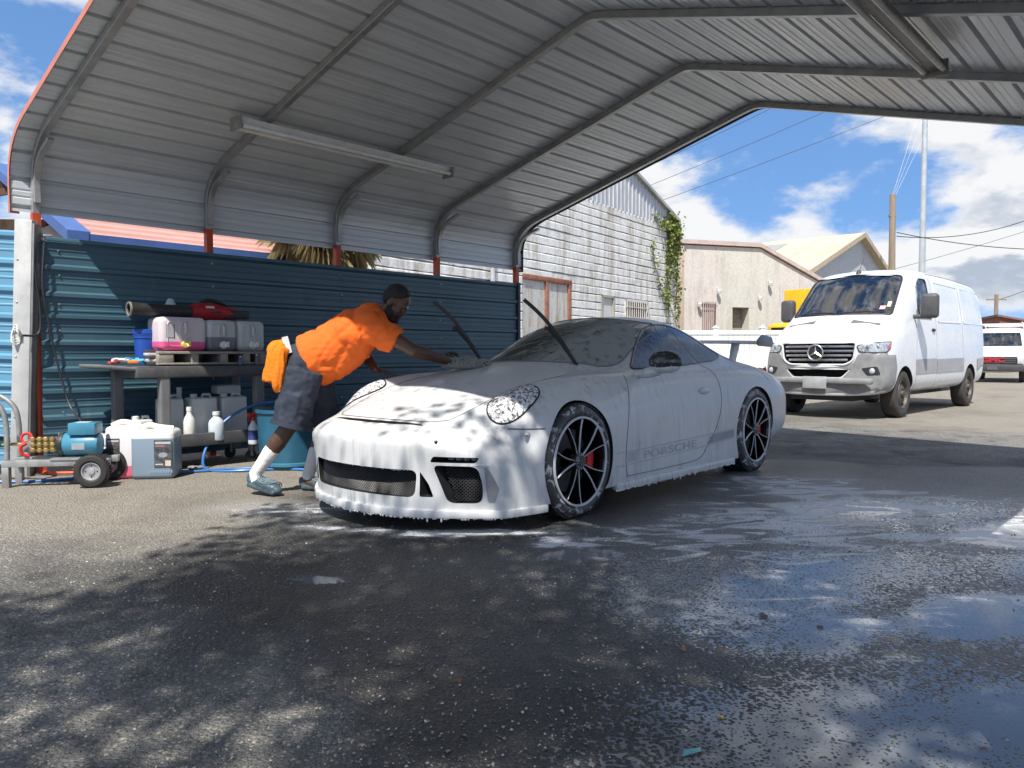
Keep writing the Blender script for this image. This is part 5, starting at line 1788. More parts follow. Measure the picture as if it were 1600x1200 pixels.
def build_white_building():
    root = thing('block_building', 'tall old building of peeling white painted courses with a metal gable', 'building', (0.21, 17.0, 0), math.atan2(.819, .574))
    paint = stained('peeling_white_paint', (.76, .76, .74), (.30, .25, .19), .70)
    joint = stained('dark_joint', (.46, .45, .43), (.08, .07, .06), .5)
    x0, x1 = -4.6, 8.44
    # core behind the courses, with openings left as recesses
    MB().box(x0 + .02, x1 - .02, .06, 9.0, 0, 4.9).build('wall_core', joint, root)
    rnd = random.Random(11)
    openings = [(0.02, 2.14, 0, 2.78), (3.66, 4.40, 0, 2.56), (5.0, 6.5, 1.55, 2.54)]
    h = .196
    k = 0
    z = 0.0
    while z < 4.88:
        zt = min(z + h - .008, 4.895)
        spans = [(x0, x1)]
        for a, b, c, d_ in openings:
            if z < d_ - .06 and zt > c + .06:
                ns = []
                for p, q in spans:
                    if a > p and b < q:
                        ns += [(p, a), (b, q)]
                    elif a <= p < b:
                        ns.append((b, q))
                    elif p < b and a < p:
                        ns.append((b, q))
                    else:
                        ns.append((p, q))
                spans = ns
        for p, q in spans:
            x = p
            while x < q - .01:
                ln = rnd.uniform(1.3, 3.0)
                e = min(x + ln, q)
                if q - e < .5:
                    e = q
                n = max(3, int((e - x) / .22))
                V = []; Fc = []
                pr = rnd.uniform(-.012, .012)
                for i in range(n + 1):
                    xx = x + (e - .004 - x) * i / n
                    w1 = rnd.uniform(-.010, .006); w2 = rnd.uniform(-.004, .004)
                    yo = pr + rnd.uniform(-.004, .004)
                    V += [(xx, .058, zt + w2), (xx, .002 + yo * .5, zt + w2 - .004), (xx, -.008 + yo * .5, zt + w2 - .03), (xx, -.008 + yo * .5, z + w1 + .014), (xx, .058, z + w1)]
                for i in range(n):
                    for j in range(4):
                        Fc.append((i * 5 + j, i * 5 + j + 1, (i + 1) * 5 + j + 1, (i + 1) * 5 + j))
                Fc += [[0, 1, 2, 3, 4], [n * 5 + j for j in (4, 3, 2, 1, 0)]]
                MB().add(V, Fc).build('course', paint, root)
                x = e
        z += h
    # metal gable above
    gm = mat('gable_steel', (.50, .51, .52), .45, .35, .12, 3, dirt=.3, stretch=(4, 4, .4))
    eave_z = 5.16; rid = 2.0
    def top(x): return eave_z + .30 * (8.44 - abs(x - rid) - rid) if x > -99 else 0
    ztop = lambda x: eave_z + .30 * ((8.44 - rid) - abs(x - rid))
    x = x0
    while x < x1 - .01:
        e = min(x + .90, x1)
        V = []; Fc = []
        q = x
        cols = []
        while q < e - 1e-6:
            for dx_, o in ((0, 0), (.10, 0), (.115, -.028), (.15, -.028), (.165, 0)):
                if q + dx_ <= e:
                    cols.append((q + dx_, o))
            q += .225
        cols.append((e, 0))
        for xx, o in cols:
            V += [(xx, o + .0, 4.88), (xx, o + .0, ztop(xx))]
        for i in range(len(cols) - 1):
            Fc.append((2 * i, 2 * i + 2, 2 * i + 3, 2 * i + 1))
        MB().add(V, Fc).build('gable_sheet', gm, root, recalc=False)
        x = e
    # roof slabs with overhang
    rm = mat('old_roof_steel', (.42, .42, .41), .5, .3, .15, 2, dirt=.4)
    for sgn, xe in ((1, x1 + .12), (-1, x0 - .2)):
        za = ztop(rid) + .05; zb = eave_z + .30 * ((8.44 - rid) - abs(xe - rid)) + .05
        V = [(rid, -.12, za), (xe, -.12, zb), (xe, 9.2, zb), (rid, 9.2, za), (rid, -.12, za - .09), (xe, -.12, zb - .09), (xe, 9.2, zb - .09), (rid, 9.2, za - .09)]
        MB().add(V, [(0, 1, 2, 3), (4, 7, 6, 5), (0, 4, 5, 1), (1, 5, 6, 2), (2, 6, 7, 3), (3, 7, 4, 0)]).build('roof_slope', rm, root)
    # big rusty double door
    rust = mat('rust_frame', (.25, .10, .06), .8, 0, .3, 8, .2, 50, .4, (.12, .05, .03))
    leafm = stained('door_panel_rusty', (.55, .54, .51), (.28, .17, .08), .8)
    d1 = MB().box(.06, 1.0, .02, .05, 0, 2.70).build('door', leafm, root)
    d2 = MB().box(1.06, 2.0, .02, .05, 0, 2.70).build('door', leafm, root)
    for a, b, c, d_ in ((.98, 1.08, 0, 2.72), (2.0, 2.12, 0, 2.74), (.02, 2.14, 2.68, 2.80)):
        MB().box(a, b, -.03, .055, c, d_).build('door_frame', rust, root, bevel=.01)
    MB().box(3.72, 4.36, .03, .055, 0, 2.50).build('door', stained('white_door', (.60, .60, .58), amt=.4), root)
    for a, b, c, d_ in ((3.66, 3.73, 0, 2.56), (4.34, 4.40, 0, 2.56), (3.66, 4.40, 2.50, 2.56)):
        MB().box(a, b, -.02, .05, c, d_).build('door_frame', mat('trim_tan', (.36, .33, .28), .8), root)
    # barred window
    w = MB().box(5.06, 6.44, .035, .055, 1.6, 2.48).build('window', mat('window_dark', (.035, .035, .04), .25), root)
    for a, b, c, d_ in ((5.0, 5.07, 1.55, 2.54), (6.43, 6.5, 1.55, 2.54), (5.0, 6.5, 2.47, 2.54), (4.9, 6.6, 1.48, 1.55), (5.0, 6.5, 2.0, 2.05)):
        MB().box(a, b, -.03, .05, c, d_).build('frame', mat('window_trim_white', (.6, .59, .56), .7, dirt=.4), w)
    for i in range(11):
        xx = 5.08 + 1.34 * i / 10
        MB().tube([(xx, -.06, 1.5), (xx, -.06, 2.5)], .014, 6).build('bar', mat('bar_white', (.55, .53, .50), .6, dirt=.4), w)
    for z in (1.75, 2.3):
        MB().box(5.0, 6.5, -.072, -.050, z, z + .03).build('bar', MATS['bar_white'], w)
    MB().tube([(-1.15, -.06, 0), (-1.15, -.06, 4.8)], .05, 8).build('downpipe', mat('pipe_grey', (.45, .46, .48), .5), root, smooth=True)
    MB().box(8.43, 8.62, -.1, .35, 4.55, 5.15).build('corner_bracket', mat('dark_wood', (.05, .045, .04), .8), root)


build_white_building()


def leaf_cloud(pts, rnd, size, mb, ratio=.5, droop=0.0):
    """many small folded leaves"""
    for p in pts:
        s = size * rnd.uniform(.6, 1.3)
        e = Euler((rnd.uniform(-1.2, 1.2), rnd.uniform(-1.2, 1.2), rnd.uniform(0, 6.28)))
        M = Matrix.Translation(p) @ e.to_matrix().to_4x4()
        w = s * ratio
        mb.add([(0, 0, 0), (s * .5, w * .5, s * .10), (s, 0, -s * .1 - droop), (s * .5, -w * .5, s * .10)], [(0, 1, 2), (0, 2, 3)], M)


def leaf_mat(name, c1, c2, trans=.25):
    m = bpy.data.materials.new(name); m.use_nodes = True
    nt = NT(m.node_tree)
    bs = m.node_tree.nodes['Principled BSDF']
    P = nt.pos()
    n = nt.noise(P, 5.0, 4, .6)
    v = nt.noise(P, 60.0, 2, .5)
    c = nt.mix(nt.rng(nt.math('ADD', nt.math('MULTIPLY', n, .6), nt.math('MULTIPLY', v, .4)), .35, .65), c1, c2)
    nt.put(bs.inputs['Base Color'], c)
    bs.inputs['Roughness'].default_value = .55
    tr = nt.node('ShaderNodeBsdfTranslucent'); nt.put(tr.inputs[0], c)
    mx = nt.node('ShaderNodeMixShader'); mx.inputs[0].default_value = trans
    out = [q for q in nt.n if q.type == 'OUTPUT_MATERIAL'][0]
    nt.l.new(bs.outputs[0], mx.inputs[1]); nt.l.new(tr.outputs[0], mx.inputs[2]); nt.l.new(mx.outputs[0], out.inputs[0])
    return m


def build_ivy():
    # creeper on the far corner of the white building
    o = Vector((0.21, 17.0, 0)); d_ = Vector((.574, .819, 0)); n_ = Vector((.819, -.574, 0))
    root = thing('ivy', 'green creeper hanging down the right corner of the white building', 'ivy', o + d_ * 8.0)
    rnd = random.Random(5)
    base = o + d_ * 8.0
    mb = MB(); stems = []
    at = lambda t, z, out: d_ * (t - 8.0) + n_ * out + Vector((0, 0, z))
    lines = []
    for k in range(9):
        t0 = rnd.uniform(7.6, 8.45); ztop = rnd.uniform(4.6, 5.2); zb = rnd.choice([.4, 1.0, 2.0, 2.6, 3.2, 1.4])
        pts = []
        z = ztop; t = t0
        while z > zb:
            pts.append((t, z)); z -= .25; t += rnd.uniform(-.09, .10)
            t = min(max(t, 7.2), 8.5)
        lines.append(pts)
    lines.append([(6.9 + .12 * k, 5.0 - .03 * k) for k in range(12)])
    lines.append([(6.6 + .1 * k, 4.2 - .25 * k + .01 * k * k) for k in range(13)])
    stem_m = mat('ivy_stem', (.12, .10, .05), .8)
    lp = []
    for pts in lines:
        P = [at(t, z, .04 + rnd.uniform(0, .04)) for t, z in pts]
        if len(P) > 2:
            MB().tube(spline(P, 3), .010, 5).build('stem', stem_m, root)
        dens = 11
        for (t, z) in pts:
            thick = 1.0 if z > 3.9 else (.55 if z > 2.5 else .35)
            for q in range(int(dens * thick)):
                lp.append(at(t + rnd.gauss(0, .10), z + rnd.uniform(-.14, .14), abs(rnd.gauss(.06, .06)) + .02))
    for q in range(150):
        lp.append(at(8.15 + rnd.gauss(0, .28), 4.75 + rnd.gauss(0, .24), abs(rnd.gauss(.1, .1)) + .02))
    leaf_cloud(lp, rnd, .11, mb, .8)
    ob = mb.build('foliage', leaf_mat('ivy_leaf', (.10, .15, .02), (.28, .32, .08)), root, recalc=False)
    ob['kind'] = 'stuff'


build_ivy()


def build_beige_building():
    root = thing('stucco_building', 'low beige and pink stucco building with a roll door and barred window', 'building', (6.33, 29.0, 0), math.atan2(.423, .906))
    pink = stained('pink_stucco', (.63, .585, .545), (.36, .27, .22), .5, .8)
    beige = stained('beige_stucco', (.62, .60, .54), (.36, .32, .26), .4, .7)
    def zt(x): return 5.12 + .02 * x if x < 3.85 else 5.2 - .375 * (x - 3.85)
    def wallseg(a, b, m, holes=()):
        # vertical strips, so openings can be left out
        xs = sorted({a, b, *[h for q in holes for h in q[:2]], *([3.85] if a < 3.85 < b else [])})
        mb = MB()
        for p, q in zip(xs, xs[1:]):
            mid = (p + q) / 2
            hz = [h for h in holes if h[0] < mid < h[1]]
            def quad(z0a, z0b, z1a, z1b):
                mb.add([(p, 0, z0a), (q, 0, z0b), (q, 0, z1b), (p, 0, z1a)], [(0, 1, 2, 3)])
            if hz:
                h = hz[0]
                if h[2] > 0:
                    quad(0, 0, h[2], h[2])
                quad(h[3], h[3], zt(p), zt(q))
                mb.box(p, q, .0, .5, h[3], h[3] + .01)
            else:
                quad(0, 0, zt(p), zt(q))
        return mb
    wallseg(.15, 1.82, pink, [(1.03, 1.69, 1.75, 3.0)]).build('wall', pink, root, recalc=False)
    wallseg(1.82, 4.9, beige, [(2.52, 3.72, 0, 2.84)]).build('wall', beige, root, recalc=False)
    wallseg(4.9, 9.5, pink, []).build('wall', pink, root, recalc=False)
    MB().box(.13, .15, -.001, 8.0, 0, 5.12).build('side_wall', pink, root)
    MB().box(-.02, .14, -.05, .12, 0, 5.1).build('corner_pilaster', stained('pilaster_tan', (.46, .37, .29), (.3, .22, .16), .5), root, bevel=.01)
    # roof edge
    trim = mat('roof_trim_pink', (.52, .42, .38), .6, 0, .1, 3, dirt=.3)
    V = [(-.1, 5.16), (3.85, 5.24), (9.6, 3.09)]
    for (a, b), (c, d_) in zip(V, V[1:]):
        MB().add([(a, -.10, b), (c, -.10, d_), (c, -.10, d_ + .16), (a, -.10, b + .16), (a, 8, b), (c, 8, d_), (c, 8, d_ + .16), (a, 8, b + .16)],
                 [(0, 1, 2, 3), (7, 6, 5, 4), (3, 2, 6, 7), (0, 4, 5, 1), (0, 3, 7, 4), (1, 5, 6, 2)]).build('roof_edge', trim, root)
    # roll door set back
    dr = MB().box(2.52, 3.34, .42, .45, 0, 2.84).build('roll_door', mat('roll_door_tan', (.34, .29, .25), .7, .1, .1, 3, dirt=.3), root)
    for k in range(16):
        MB().box(2.53, 3.33, .40, .42, .02 + k * .176, .15 + k * .176).build('slat', MATS['roll_door_tan'], dr, bevel=.01, seg=1)
    MB().box(3.34, 3.72, .0, .45, 0, 2.84).build('jamb', beige, root)
    MB().box(2.50, 2.52, .0, .45, 0, 2.84).build('jamb', beige, root)
    # barred window
    w = MB().box(1.03, 1.69, .10, .13, 1.75, 3.0).build('window', mat('window_pale', (.34, .27, .26), .5), root)
    for i in range(7):
        x = 1.06 + .10 * i
        MB().tube([(x, -.05, 1.7), (x, -.05, 2.95), (x, -.05, 3.05)], .016, 6).build('bar', mat('bar_pink', (.52, .43, .40), .6), w)
    for z in (1.78, 2.95):
        MB().box(1.0, 1.72, -.06, -.04, z, z + .035).build('bar', MATS['bar_pink'], w)
    MB().box(.96, 1.76, -.10, .02, 1.64, 1.72).build('sill', pink, root)
    # wall lamps
    for x, z in ((.81, 2.98), (1.72, 3.5), (4.3, 3.9), (3.78, 3.3)):
        l = MB().lathe([(.02, .0), (.09, -.05), (.07, -.16), (0, -.18)], 12, Matrix.Translation((x, -.14, z))).build('wall_lamp', mat('lamp_white', (.65, .63, .6), .4), root, smooth=True)
        MB().tube([(x, 0, z + .04), (x, -.14, z + .03)], .015, 6).build('bracket', MATS['lamp_white'], l)


build_beige_building()


def build_gable_house():
    # tan roofed hall further back
    rv = Vector((-.76, .65, 0)); pv = Vector((.65, .76, 0))     # along the ridge (away), across
    root = thing('gable_hall', 'hall with a pale tan pitched roof and grey gable end behind the stucco building', 'building', (17.9, 40.0, 0))
    hw, zr, ze, ln = 8.4, 7.25, 4.5, 18
    tan = stained('tan_roof', (.56, .48, .34), (.38, .31, .21), .45, .5, .8, False, .15)
    grey = stained('grey_gable', (.52, .54, .55), (.4, .4, .4), .2, .5)
    w3 = lambda r_, p, z: tuple(rv * r_ + pv * p + Vector((0, 0, z)))
    for sg, nm in ((-1, 'roof_slope'), (1, 'roof_slope')):
        n = 9
        for k in range(n):
            a = -.35 + (ln + .35) * k / n; b = -.35 + (ln + .35) * (k + 1) / n - .012
            o = .012 * (k % 2)
            MB().add([w3(a, 0, zr + o), w3(b, 0, zr + o), w3(b, sg * (hw + .5), ze - .16 + o), w3(a, sg * (hw + .5), ze - .16 + o), w3(a, 0, zr - .12), w3(b, 0, zr - .12), w3(b, sg * (hw + .5), ze - .28), w3(a, sg * (hw + .5), ze - .28)],
                     [(0, 1, 2, 3), (4, 7, 6, 5), (0, 3, 7, 4), (1, 5, 6, 2), (3, 2, 6, 7)]).build('roof_panel', tan, root)
    MB().add([w3(0, -hw, 0), w3(0, hw, 0), w3(0, hw, ze), w3(0, 0, zr - .1), w3(0, -hw, ze), w3(ln, -hw, 0), w3(ln, hw, 0), w3(ln, hw, ze), w3(ln, 0, zr - .1), w3(ln, -hw, ze)],
             [(0, 1, 2, 3, 4), (9, 8, 7, 6, 5), (0, 4, 9, 5), (1, 6, 7, 2)]).build('wall', grey, root)
    for sg in (-1, 1):
        MB().add([w3(-.38, 0, zr + .03), w3(-.38, sg * (hw + .5), ze - .13), w3(-.38, sg * (hw + .5), ze - .36), w3(-.38, 0, zr - .22), w3(-.30, 0, zr + .03), w3(-.30, sg * (hw + .5), ze - .13), w3(-.30, sg * (hw + .5), ze - .36), w3(-.30, 0, zr - .22)],
                 [(0, 1, 2, 3), (7, 6, 5, 4), (0, 4, 5, 1), (3, 2, 6, 7)]).build('barge_board', mat('barge_tan', (.50, .40, .28), .7), root)
    # skylight on the near slope
    sl = [(3.2, -1.2), (4.8, -1.2), (4.8, -3.3), (3.2, -3.3)]
    zz = lambda p: zr - (zr - ze) / hw * abs(p) + .05
    MB().add([w3(a, p, zz(p)) for a, p in sl] + [w3(a, p, zz(p) - .06) for a, p in sl], [(0, 1, 2, 3), (0, 4, 5, 1), (1, 5, 6, 2), (2, 6, 7, 3), (3, 7, 4, 0)]).build('skylight', mat('skylight_grey', (.30, .31, .30), .4), root)


build_gable_house()


def build_brick_house():
    root = thing('brick_house', 'small far off red brick gable behind the vans at the right edge', 'building', (38.0, 60.0, 0), R(-20))
    br = stained('far_brick', (.22, .085, .06), (.12, .05, .04), .5, .6)
    MB().add([(0, 0, 0), (8, 0, 0), (8, 0, 2.2), (0, 0, 4.0), (0, 8, 0), (8, 8, 0), (8, 8, 2.2), (0, 8, 4.0)], [(0, 1, 2, 3), (5, 4, 7, 6), (1, 5, 6, 2), (4, 0, 3, 7)]).build('wall', br, root)
    MB().add([(-.2, -.2, 4.1), (8.4, -.2, 2.2), (8.4, 8.2, 2.2), (-.2, 8.2, 4.1), (-.2, -.2, 3.95), (8.4, -.2, 2.05), (8.4, 8.2, 2.05), (-.2, 8.2, 3.95)], [(0, 1, 2, 3), (4, 7, 6, 5), (0, 4, 5, 1), (0, 3, 7, 4)]).build('roof', mat('far_roof', (.20, .10, .085), .8), root)
    for x in (1.5, 4.0):
        MB().box(x, x + .9, -.05, .02, 1.4, 2.4).build('window', MATS['window_dark'], root)


build_brick_house()


def build_pink_shed():
    root = thing('pink_shed', 'shed with salmon ribbed roof and blue edging seen over the blue fence', 'building', UV(1.3, -2.5), UA)
    pk = mat('salmon_roof_steel', (.52, .28, .235), .45, 0, .08, 2, dirt=.2, dirt_col=(.3, .15, .12))
    bl = mat('blue_edging', (.06, .12, .31), .5, 0, .1, 3)
    cream = mat('cream_board', (.62, .56, .36), .7, 0, .08, 3)
    # local x along eave, y away from the yard (+y = -v)
    x0, x1 = -.03, 2.75
    z0, sl = 2.42, .42
    n = 0
    y = 0.0
    while y < 3.0:
        ys = [(y, 0), (y + .14, 0), (y + .155, .028), (y + .20, .028), (y + .215, 0), (y + .228, 0)]
        V = []
        for yy, o in ys:
            V += [(x0, yy, z0 + sl * yy + o), (x1, yy, z0 + sl * yy + o)]
        MB().add(V, [(2 * i, 2 * i + 1, 2 * i + 3, 2 * i + 2) for i in range(len(ys) - 1)]).build('roof_sheet', pk, root, recalc=False)
        y += .228
    MB().box(x0 - .02, x1 + .02, -.03, -.004, z0 - .16, z0 + .012).build('fascia', bl, root)
    for x in (x0, x1):
        a, b = (x - .25, x) if x == x0 else (x, x + .25)
        zz = lambda yy: z0 + sl * yy
        MB().add([(a, -.03, zz(0) + .035), (b, -.03, zz(0) + .035), (b, 3.1, zz(3.1) + .035), (a, 3.1, zz(3.1) + .035), (a, -.03, zz(0) - .10), (b, -.03, zz(0) - .10), (b, 3.1, zz(3.1) - .1), (a, 3.1, zz(3.1) - .1)],
                 [(0, 1, 2, 3), (4, 7, 6, 5), (0, 4, 5, 1), (2, 6, 7, 3), (0, 3, 7, 4), (1, 5, 6, 2)]).build('rake_board', bl, root)
        MB().box(x - .06, x + .06, .02, .14, 0, z0 + .02).build('corner_post', cream, root)
    MB().box(x0 + .07, x1 - .07, .06, 3.0, 0, z0 + .0).build('wall', pk, root)


build_pink_shed()


def build_rust_shed():
    root = thing('rusty_shed', 'rusty shed with a brown tiled roof at the left edge beyond the gate', 'building', (-8.6, 11.0, 0), R(4))
    rs = stained('rust_sheet', (.42, .27, .16), (.14, .06, .03), .9, 1.5)
    MB().box(0, 1.75, 0, 3, 0, 2.95).build('wall', rs, root)
    MB().box(1.755, 2.6, .05, 3, 0, 2.9).build('end_wall', mat('grey_render', (.55, .54, .52), .8, dirt=.3), root)
    tl = mat('brown_tile', (.11, .055, .035), .75, 0, .3, 10)
    for k in range(16):
        x = -.3 + .14 * k
        zb = 3.02 + .19 * (x + .3)
        MB().lathe([(.075, 0), (.075, 1.7)], 8, Matrix.Translation((x, -.35, zb)) @ Matrix.Rotation(R(-72), 4, 'X')).build('roof_tile', tl, root, smooth=True)
    for k in range(9):
        x = 1.95 + .11 * k
        MB().lathe([(.058, 0), (.058, 1.2)], 8, Matrix.Translation((x, -.2, 2.86 + .035 * k)) @ Matrix.Rotation(R(-70), 4, 'X')).build('roof_tile', tl, root, smooth=True)
    MB().add([(-.4, -.37, 2.86), (1.95, -.37, 3.30), (1.95, -.37, 3.40), (-.4, -.37, 2.96), (-.4, -.33, 2.86), (1.95, -.33, 3.30), (1.95, -.33, 3.40), (-.4, -.33, 2.96)],
             [(0, 1, 2, 3), (7, 6, 5, 4), (3, 2, 6, 7), (0, 4, 5, 1)]).build('fascia', mat('brown_fascia', (.10, .05, .035), .7), root)


build_rust_shed()


def build_palm():
    c = UV(4.25, -2.0)
    root = thing('palm_tree', 'low palm with dry yellowing fronds seen between fence and carport panel', 'palm', (c.x, c.y, 0))
    rnd = random.Random(21)
    bark = mat('palm_bark', (.16, .12, .08), .9, 0, .3, 12, .5, 40)
    MB().tube([(0, 0, 0), (.03, .02, 1.3), (0, .0, 2.8)], [.19, .16, .17], 12).build('trunk', bark, root, smooth=True)
    g = leaf_mat('palm_green', (.09, .12, .03), (.22, .24, .08)); dry = leaf_mat('palm_dry', (.36, .28, .13), (.58, .50, .30))
    for k in range(64):
        a = rnd.uniform(0, 6.28); el = rnd.uniform(-1.35, .35); ln = rnd.uniform(.6, .95)
        d_ = Vector((math.cos(a) * math.cos(el), math.sin(a) * math.cos(el), math.sin(el)))
        b0 = Vector((0, 0, 2.85)); tip = b0 + d_ * ln * .55
        mb = MB().tube([b0, b0.lerp(tip, .5) + Vector((0, 0, .02)), tip], [.014, .011, .008], 5)
        side = d_.cross(Vector((0, 0, 1))).normalized(); upv = side.cross(d_)
        for j in range(11):
            t = -1.0 + 2.0 * j / 10
            dirn = (d_ * math.cos(t) + side * math.sin(t)).normalized()
            L_ = ln * .62 * (1 - .25 * abs(t))
            e = tip + dirn * L_ + Vector((0, 0, -.45 * L_ - rnd.uniform(0, .12)))
            m_ = tip + dirn * L_ * .55 + Vector((0, 0, .02))
            w = dirn.cross(upv).normalized() * .017
            mb.add([tip, m_ + w, e, m_ - w], [(0, 1, 2), (0, 2, 3)])
        mb.build('frond', dry if (el < 0 or rnd.random() < .35) else g, root, recalc=False)


build_palm()

# ---------------------------------------------------------------- fences, poles, wires
vinyl = mat('white_vinyl', (.72, .72, .70), .5, 0, .04, 3, dirt=.15)
def build_vinyl_fence():
    root = thing('vinyl_fence', 'white vinyl board fence in front of the stucco building', 'fence', (3.2, 20.3, 0), R(-1.5))
    for k in range(5):
        x = .92 + 1.23 * k
        p = MB().box(x - .065, x + .065, -.065, .065, 0, 1.70).build('post', vinyl, root, bevel=.008)
        MB().add([(x - .08, -.08, 1.70), (x + .08, -.08, 1.70), (x + .08, .08, 1.70), (x - .08, .08, 1.70), (x, 0, 1.78)], [(0, 1, 4), (1, 2, 4), (2, 3, 4), (3, 0, 4), (3, 2, 1, 0)]).build('post_cap', vinyl, p)
    for k in range(4):
        x = .985 + 1.23 * k
        for j in range(8):
            MB().box(x + .005 + .1375 * j, x + .134 + .1375 * j, -.015, .015, .12, 1.52).build('board', vinyl, root)
        for z in (.05, 1.52):
            MB().box(x, x + 1.10, -.03, .03, z, z + .12).build('rail', vinyl, root, bevel=.006)


build_vinyl_fence()


def build_picket_fence():
    root = thing('picket_fence', 'low white picket fence just beyond the rear wing', 'fence', (3.3, 18.2, 0), R(-2))
    pm = MB()
    pm.prism([(-.04, 0), (.04, 0), (.04, 1.05), (0, 1.14), (-.04, 1.05)], -.01, .01, Matrix.Rotation(R(90), 4, 'X'))
    me = pm.mesh('picket'); me.materials.append(vinyl)
    for k in range(24):
        o = bpy.data.objects.new('picket', me); col.objects.link(o); o.parent = root; o.location = (.14 * k, 0, .06)
    for z in (.3, .85):
        MB().box(-.1, 3.35, .012, .05, z, z + .08).build('rail', vinyl, root)


build_picket_fence()

wood = mat('pole_wood', (.27, .21, .155), .9, 0, .2, 2, .4, 30, .4, (.14, .11, .08), stretch=(6, 6, .4))
def pole(name, label, loc, h, r0, r1, m, lean=0):
    root = thing(name, label, 'pole', loc)
    root.rotation_euler = (0, R(lean), 0)
    MB().lathe([(r0, -.3), (r0, 0), (r1, h), (r1 * .6, h + .03)], 14).build('shaft', m, root, smooth=True)
    return root
p1 = pole('utility_pole', 'short weathered wooden utility pole behind the white cargo van', (19.72, 40, 0), 9.25, .20, .14, wood, -.4)
MB().box(-.18, .18, -.10, .10, 8.1, 8.2).build('cross_block', wood, p1)
MB().lathe([(.05, 0), (.07, .06), (.03, .12)], 10, Matrix.Translation((.22, 0, 5.2))).build('insulator', mat('insulator', (.15, .12, .1), .3), p1)
p2 = pole('steel_mast', 'tall slender grey steel mast rising behind the cargo van', (23.9, 45, 0), 17.0, .20, .13, mat('mast_grey', (.50, .53, .55), .4, .4, .06, 2))
MB().lathe([(.26, 0), (.26, .05)], 14, Matrix.Translation((0, 0, .0))).build('flange', MATS['mast_grey'], p2)
p3 = pole('utility_pole', 'thin distant wooden pole above the red gabled house', (44.0, 70, 0), 6.4, .2, .16, wood)
MB().box(-.9, .9, -.06, .06, 5.9, 6.02).build('cross_arm', wood, p3)

wire_m = mat('wire_black', (.04, .04, .045), .6)
def wire(label, a, b, sag, r=.011, m=None):
    P = []
    A, B_ = Vector(a), Vector(b)
    for k in range(17):
        t = k / 16
        P.append(A.lerp(B_, t) - Vector((0, 0, sag * 4 * t * (1 - t))))
    o = MB().tube(P, r, 5).build('overhead_wire', m or wire_m, smooth=True)
    tag(o, label, 'wire', 'overhead wires')
wire('uppermost of the three wires climbing to the right above the white gable', (3.2, 34, 8.0), (17.0, 34, 14.6), .15)
wire('middle of the three wires climbing to the right above the white gable', (3.0, 34, 7.2), (19.5, 34, 14.2), .15)
wire('lowest of the three wires climbing to the right above the white gable', (3.0, 34, 6.5), (20.5, 34, 13.1), .15)
wire('sagging dark wire rising from the wooden pole to the right edge', (19.9, 40, 7.1), (34.0, 46, 10.6), .9, .022)
wire('lower slack wire running level from the wooden pole to the right edge', (19.9, 40, 7.3), (31.0, 41, 6.6), .35, .022)
wire('faint wire crossing behind the steel mast up to the right edge', (21.0, 48, 5.6), (36.0, 48, 10.0), .2, .014)
wire('wire running from the distant pole up to the right edge', (44.0, 70, 5.9), (62.0, 82, 12.0), .6, .025)
pale = mat('guy_wire', (.75, .76, .78), .4, .5)
wire('leftmost pale guy wire above the wooden pole', (19.65, 40, 9.2), (21.2, 40, 14.4), 0, .008, pale)
wire('middle pale guy wire above the wooden pole', (19.72, 40, 9.2), (21.7, 40, 14.5), 0, .008, pale)
wire('rightmost pale guy wire above the wooden pole', (19.80, 40, 9.2), (22.3, 40, 14.6), 0, .008, pale)

# ---------------------------------------------------------------- tree that throws the dappled shade in the foreground
def build_shade_tree():
    root = thing('shade_tree', 'leafy tree standing behind the viewer whose dappled shade covers the foreground', 'tree', (-5.6, -8.2, 0))
    rnd = random.Random(42)
    bark = mat('tree_bark', (.14, .11, .085), .9, 0, .25, 8, .6, 30)
    T = Vector((-5.6, -8.2, 0))
    tr = MB().tube(spline([(0, 0, 0), (.1, .1, 2.5), (.35, .25, 5.0), (.9, .6, 7.4)], 5), [.26, .25, .24, .23, .22, .21, .2, .2, .2, .19, .19, .18, .17, .16, .15, .14], 10)
    trk = tr.build('trunk', bark, root, smooth=True)
    clumps = []
    # where shade should lie on the ground (x, y), thrown from heights of 4.5 to 7 m
    def need(x, y):
        if y > min(4.25, 4.35 + .60 * x) + .25 * mnoise.noise(Vector((x * 1.3, 3.1, 0))):
            return 0
        return 1
    n = 0
    lf = MB()
    while n < 1350:
        gx = rnd.uniform(-4.5, 3.4); gy = rnd.uniform(-.8, 5.1)
        if not need(gx, gy) and not (-1.6 < gx < .6 and gy < 5.0 and rnd.random() < .48):
            continue
        # leave gaps: coarse noise decides where clumps sit
        g = mnoise.noise(Vector((gx * .9, gy * .9, 4.0))) + .6 * mnoise.noise(Vector((gx * 2.3, gy * 2.3, 9.0)))
        if g < (-.26 if gy > 2.9 else -.42) and gx < 1.4:
            continue
        h = rnd.uniform(5.2, 8.0)
        p = Vector((gx, gy, 0)) - SUN_TRAVEL * (h / -SUN_TRAVEL.z)
        clumps.append(p); n += 1
    for p in clumps:
        pts = [p + Vector((rnd.gauss(0, .13), rnd.gauss(0, .13), rnd.gauss(0, .12))) - T for _ in range(30)]
        leaf_cloud(pts, rnd, .12, lf, .55)
    cr = lf.build('crown', leaf_mat('tree_leaf', (.05, .10, .02), (.10, .16, .04), .3), root, recalc=False)
    cr['kind'] = 'stuff'
    for k in range(22):
        p = rnd.choice(clumps) - T
        s = Vector((.9, .6, 7.4)).lerp(Vector((.35, .25, 5.0)), rnd.random() * .6)
        mid = s.lerp(p, .5) + Vector((0, 0, .35))
        MB().tube(spline([s, mid, p], 5), [.10 - .008 * i for i in range(11)], 7).build('limb', bark, trk, smooth=True)


build_shade_tree()
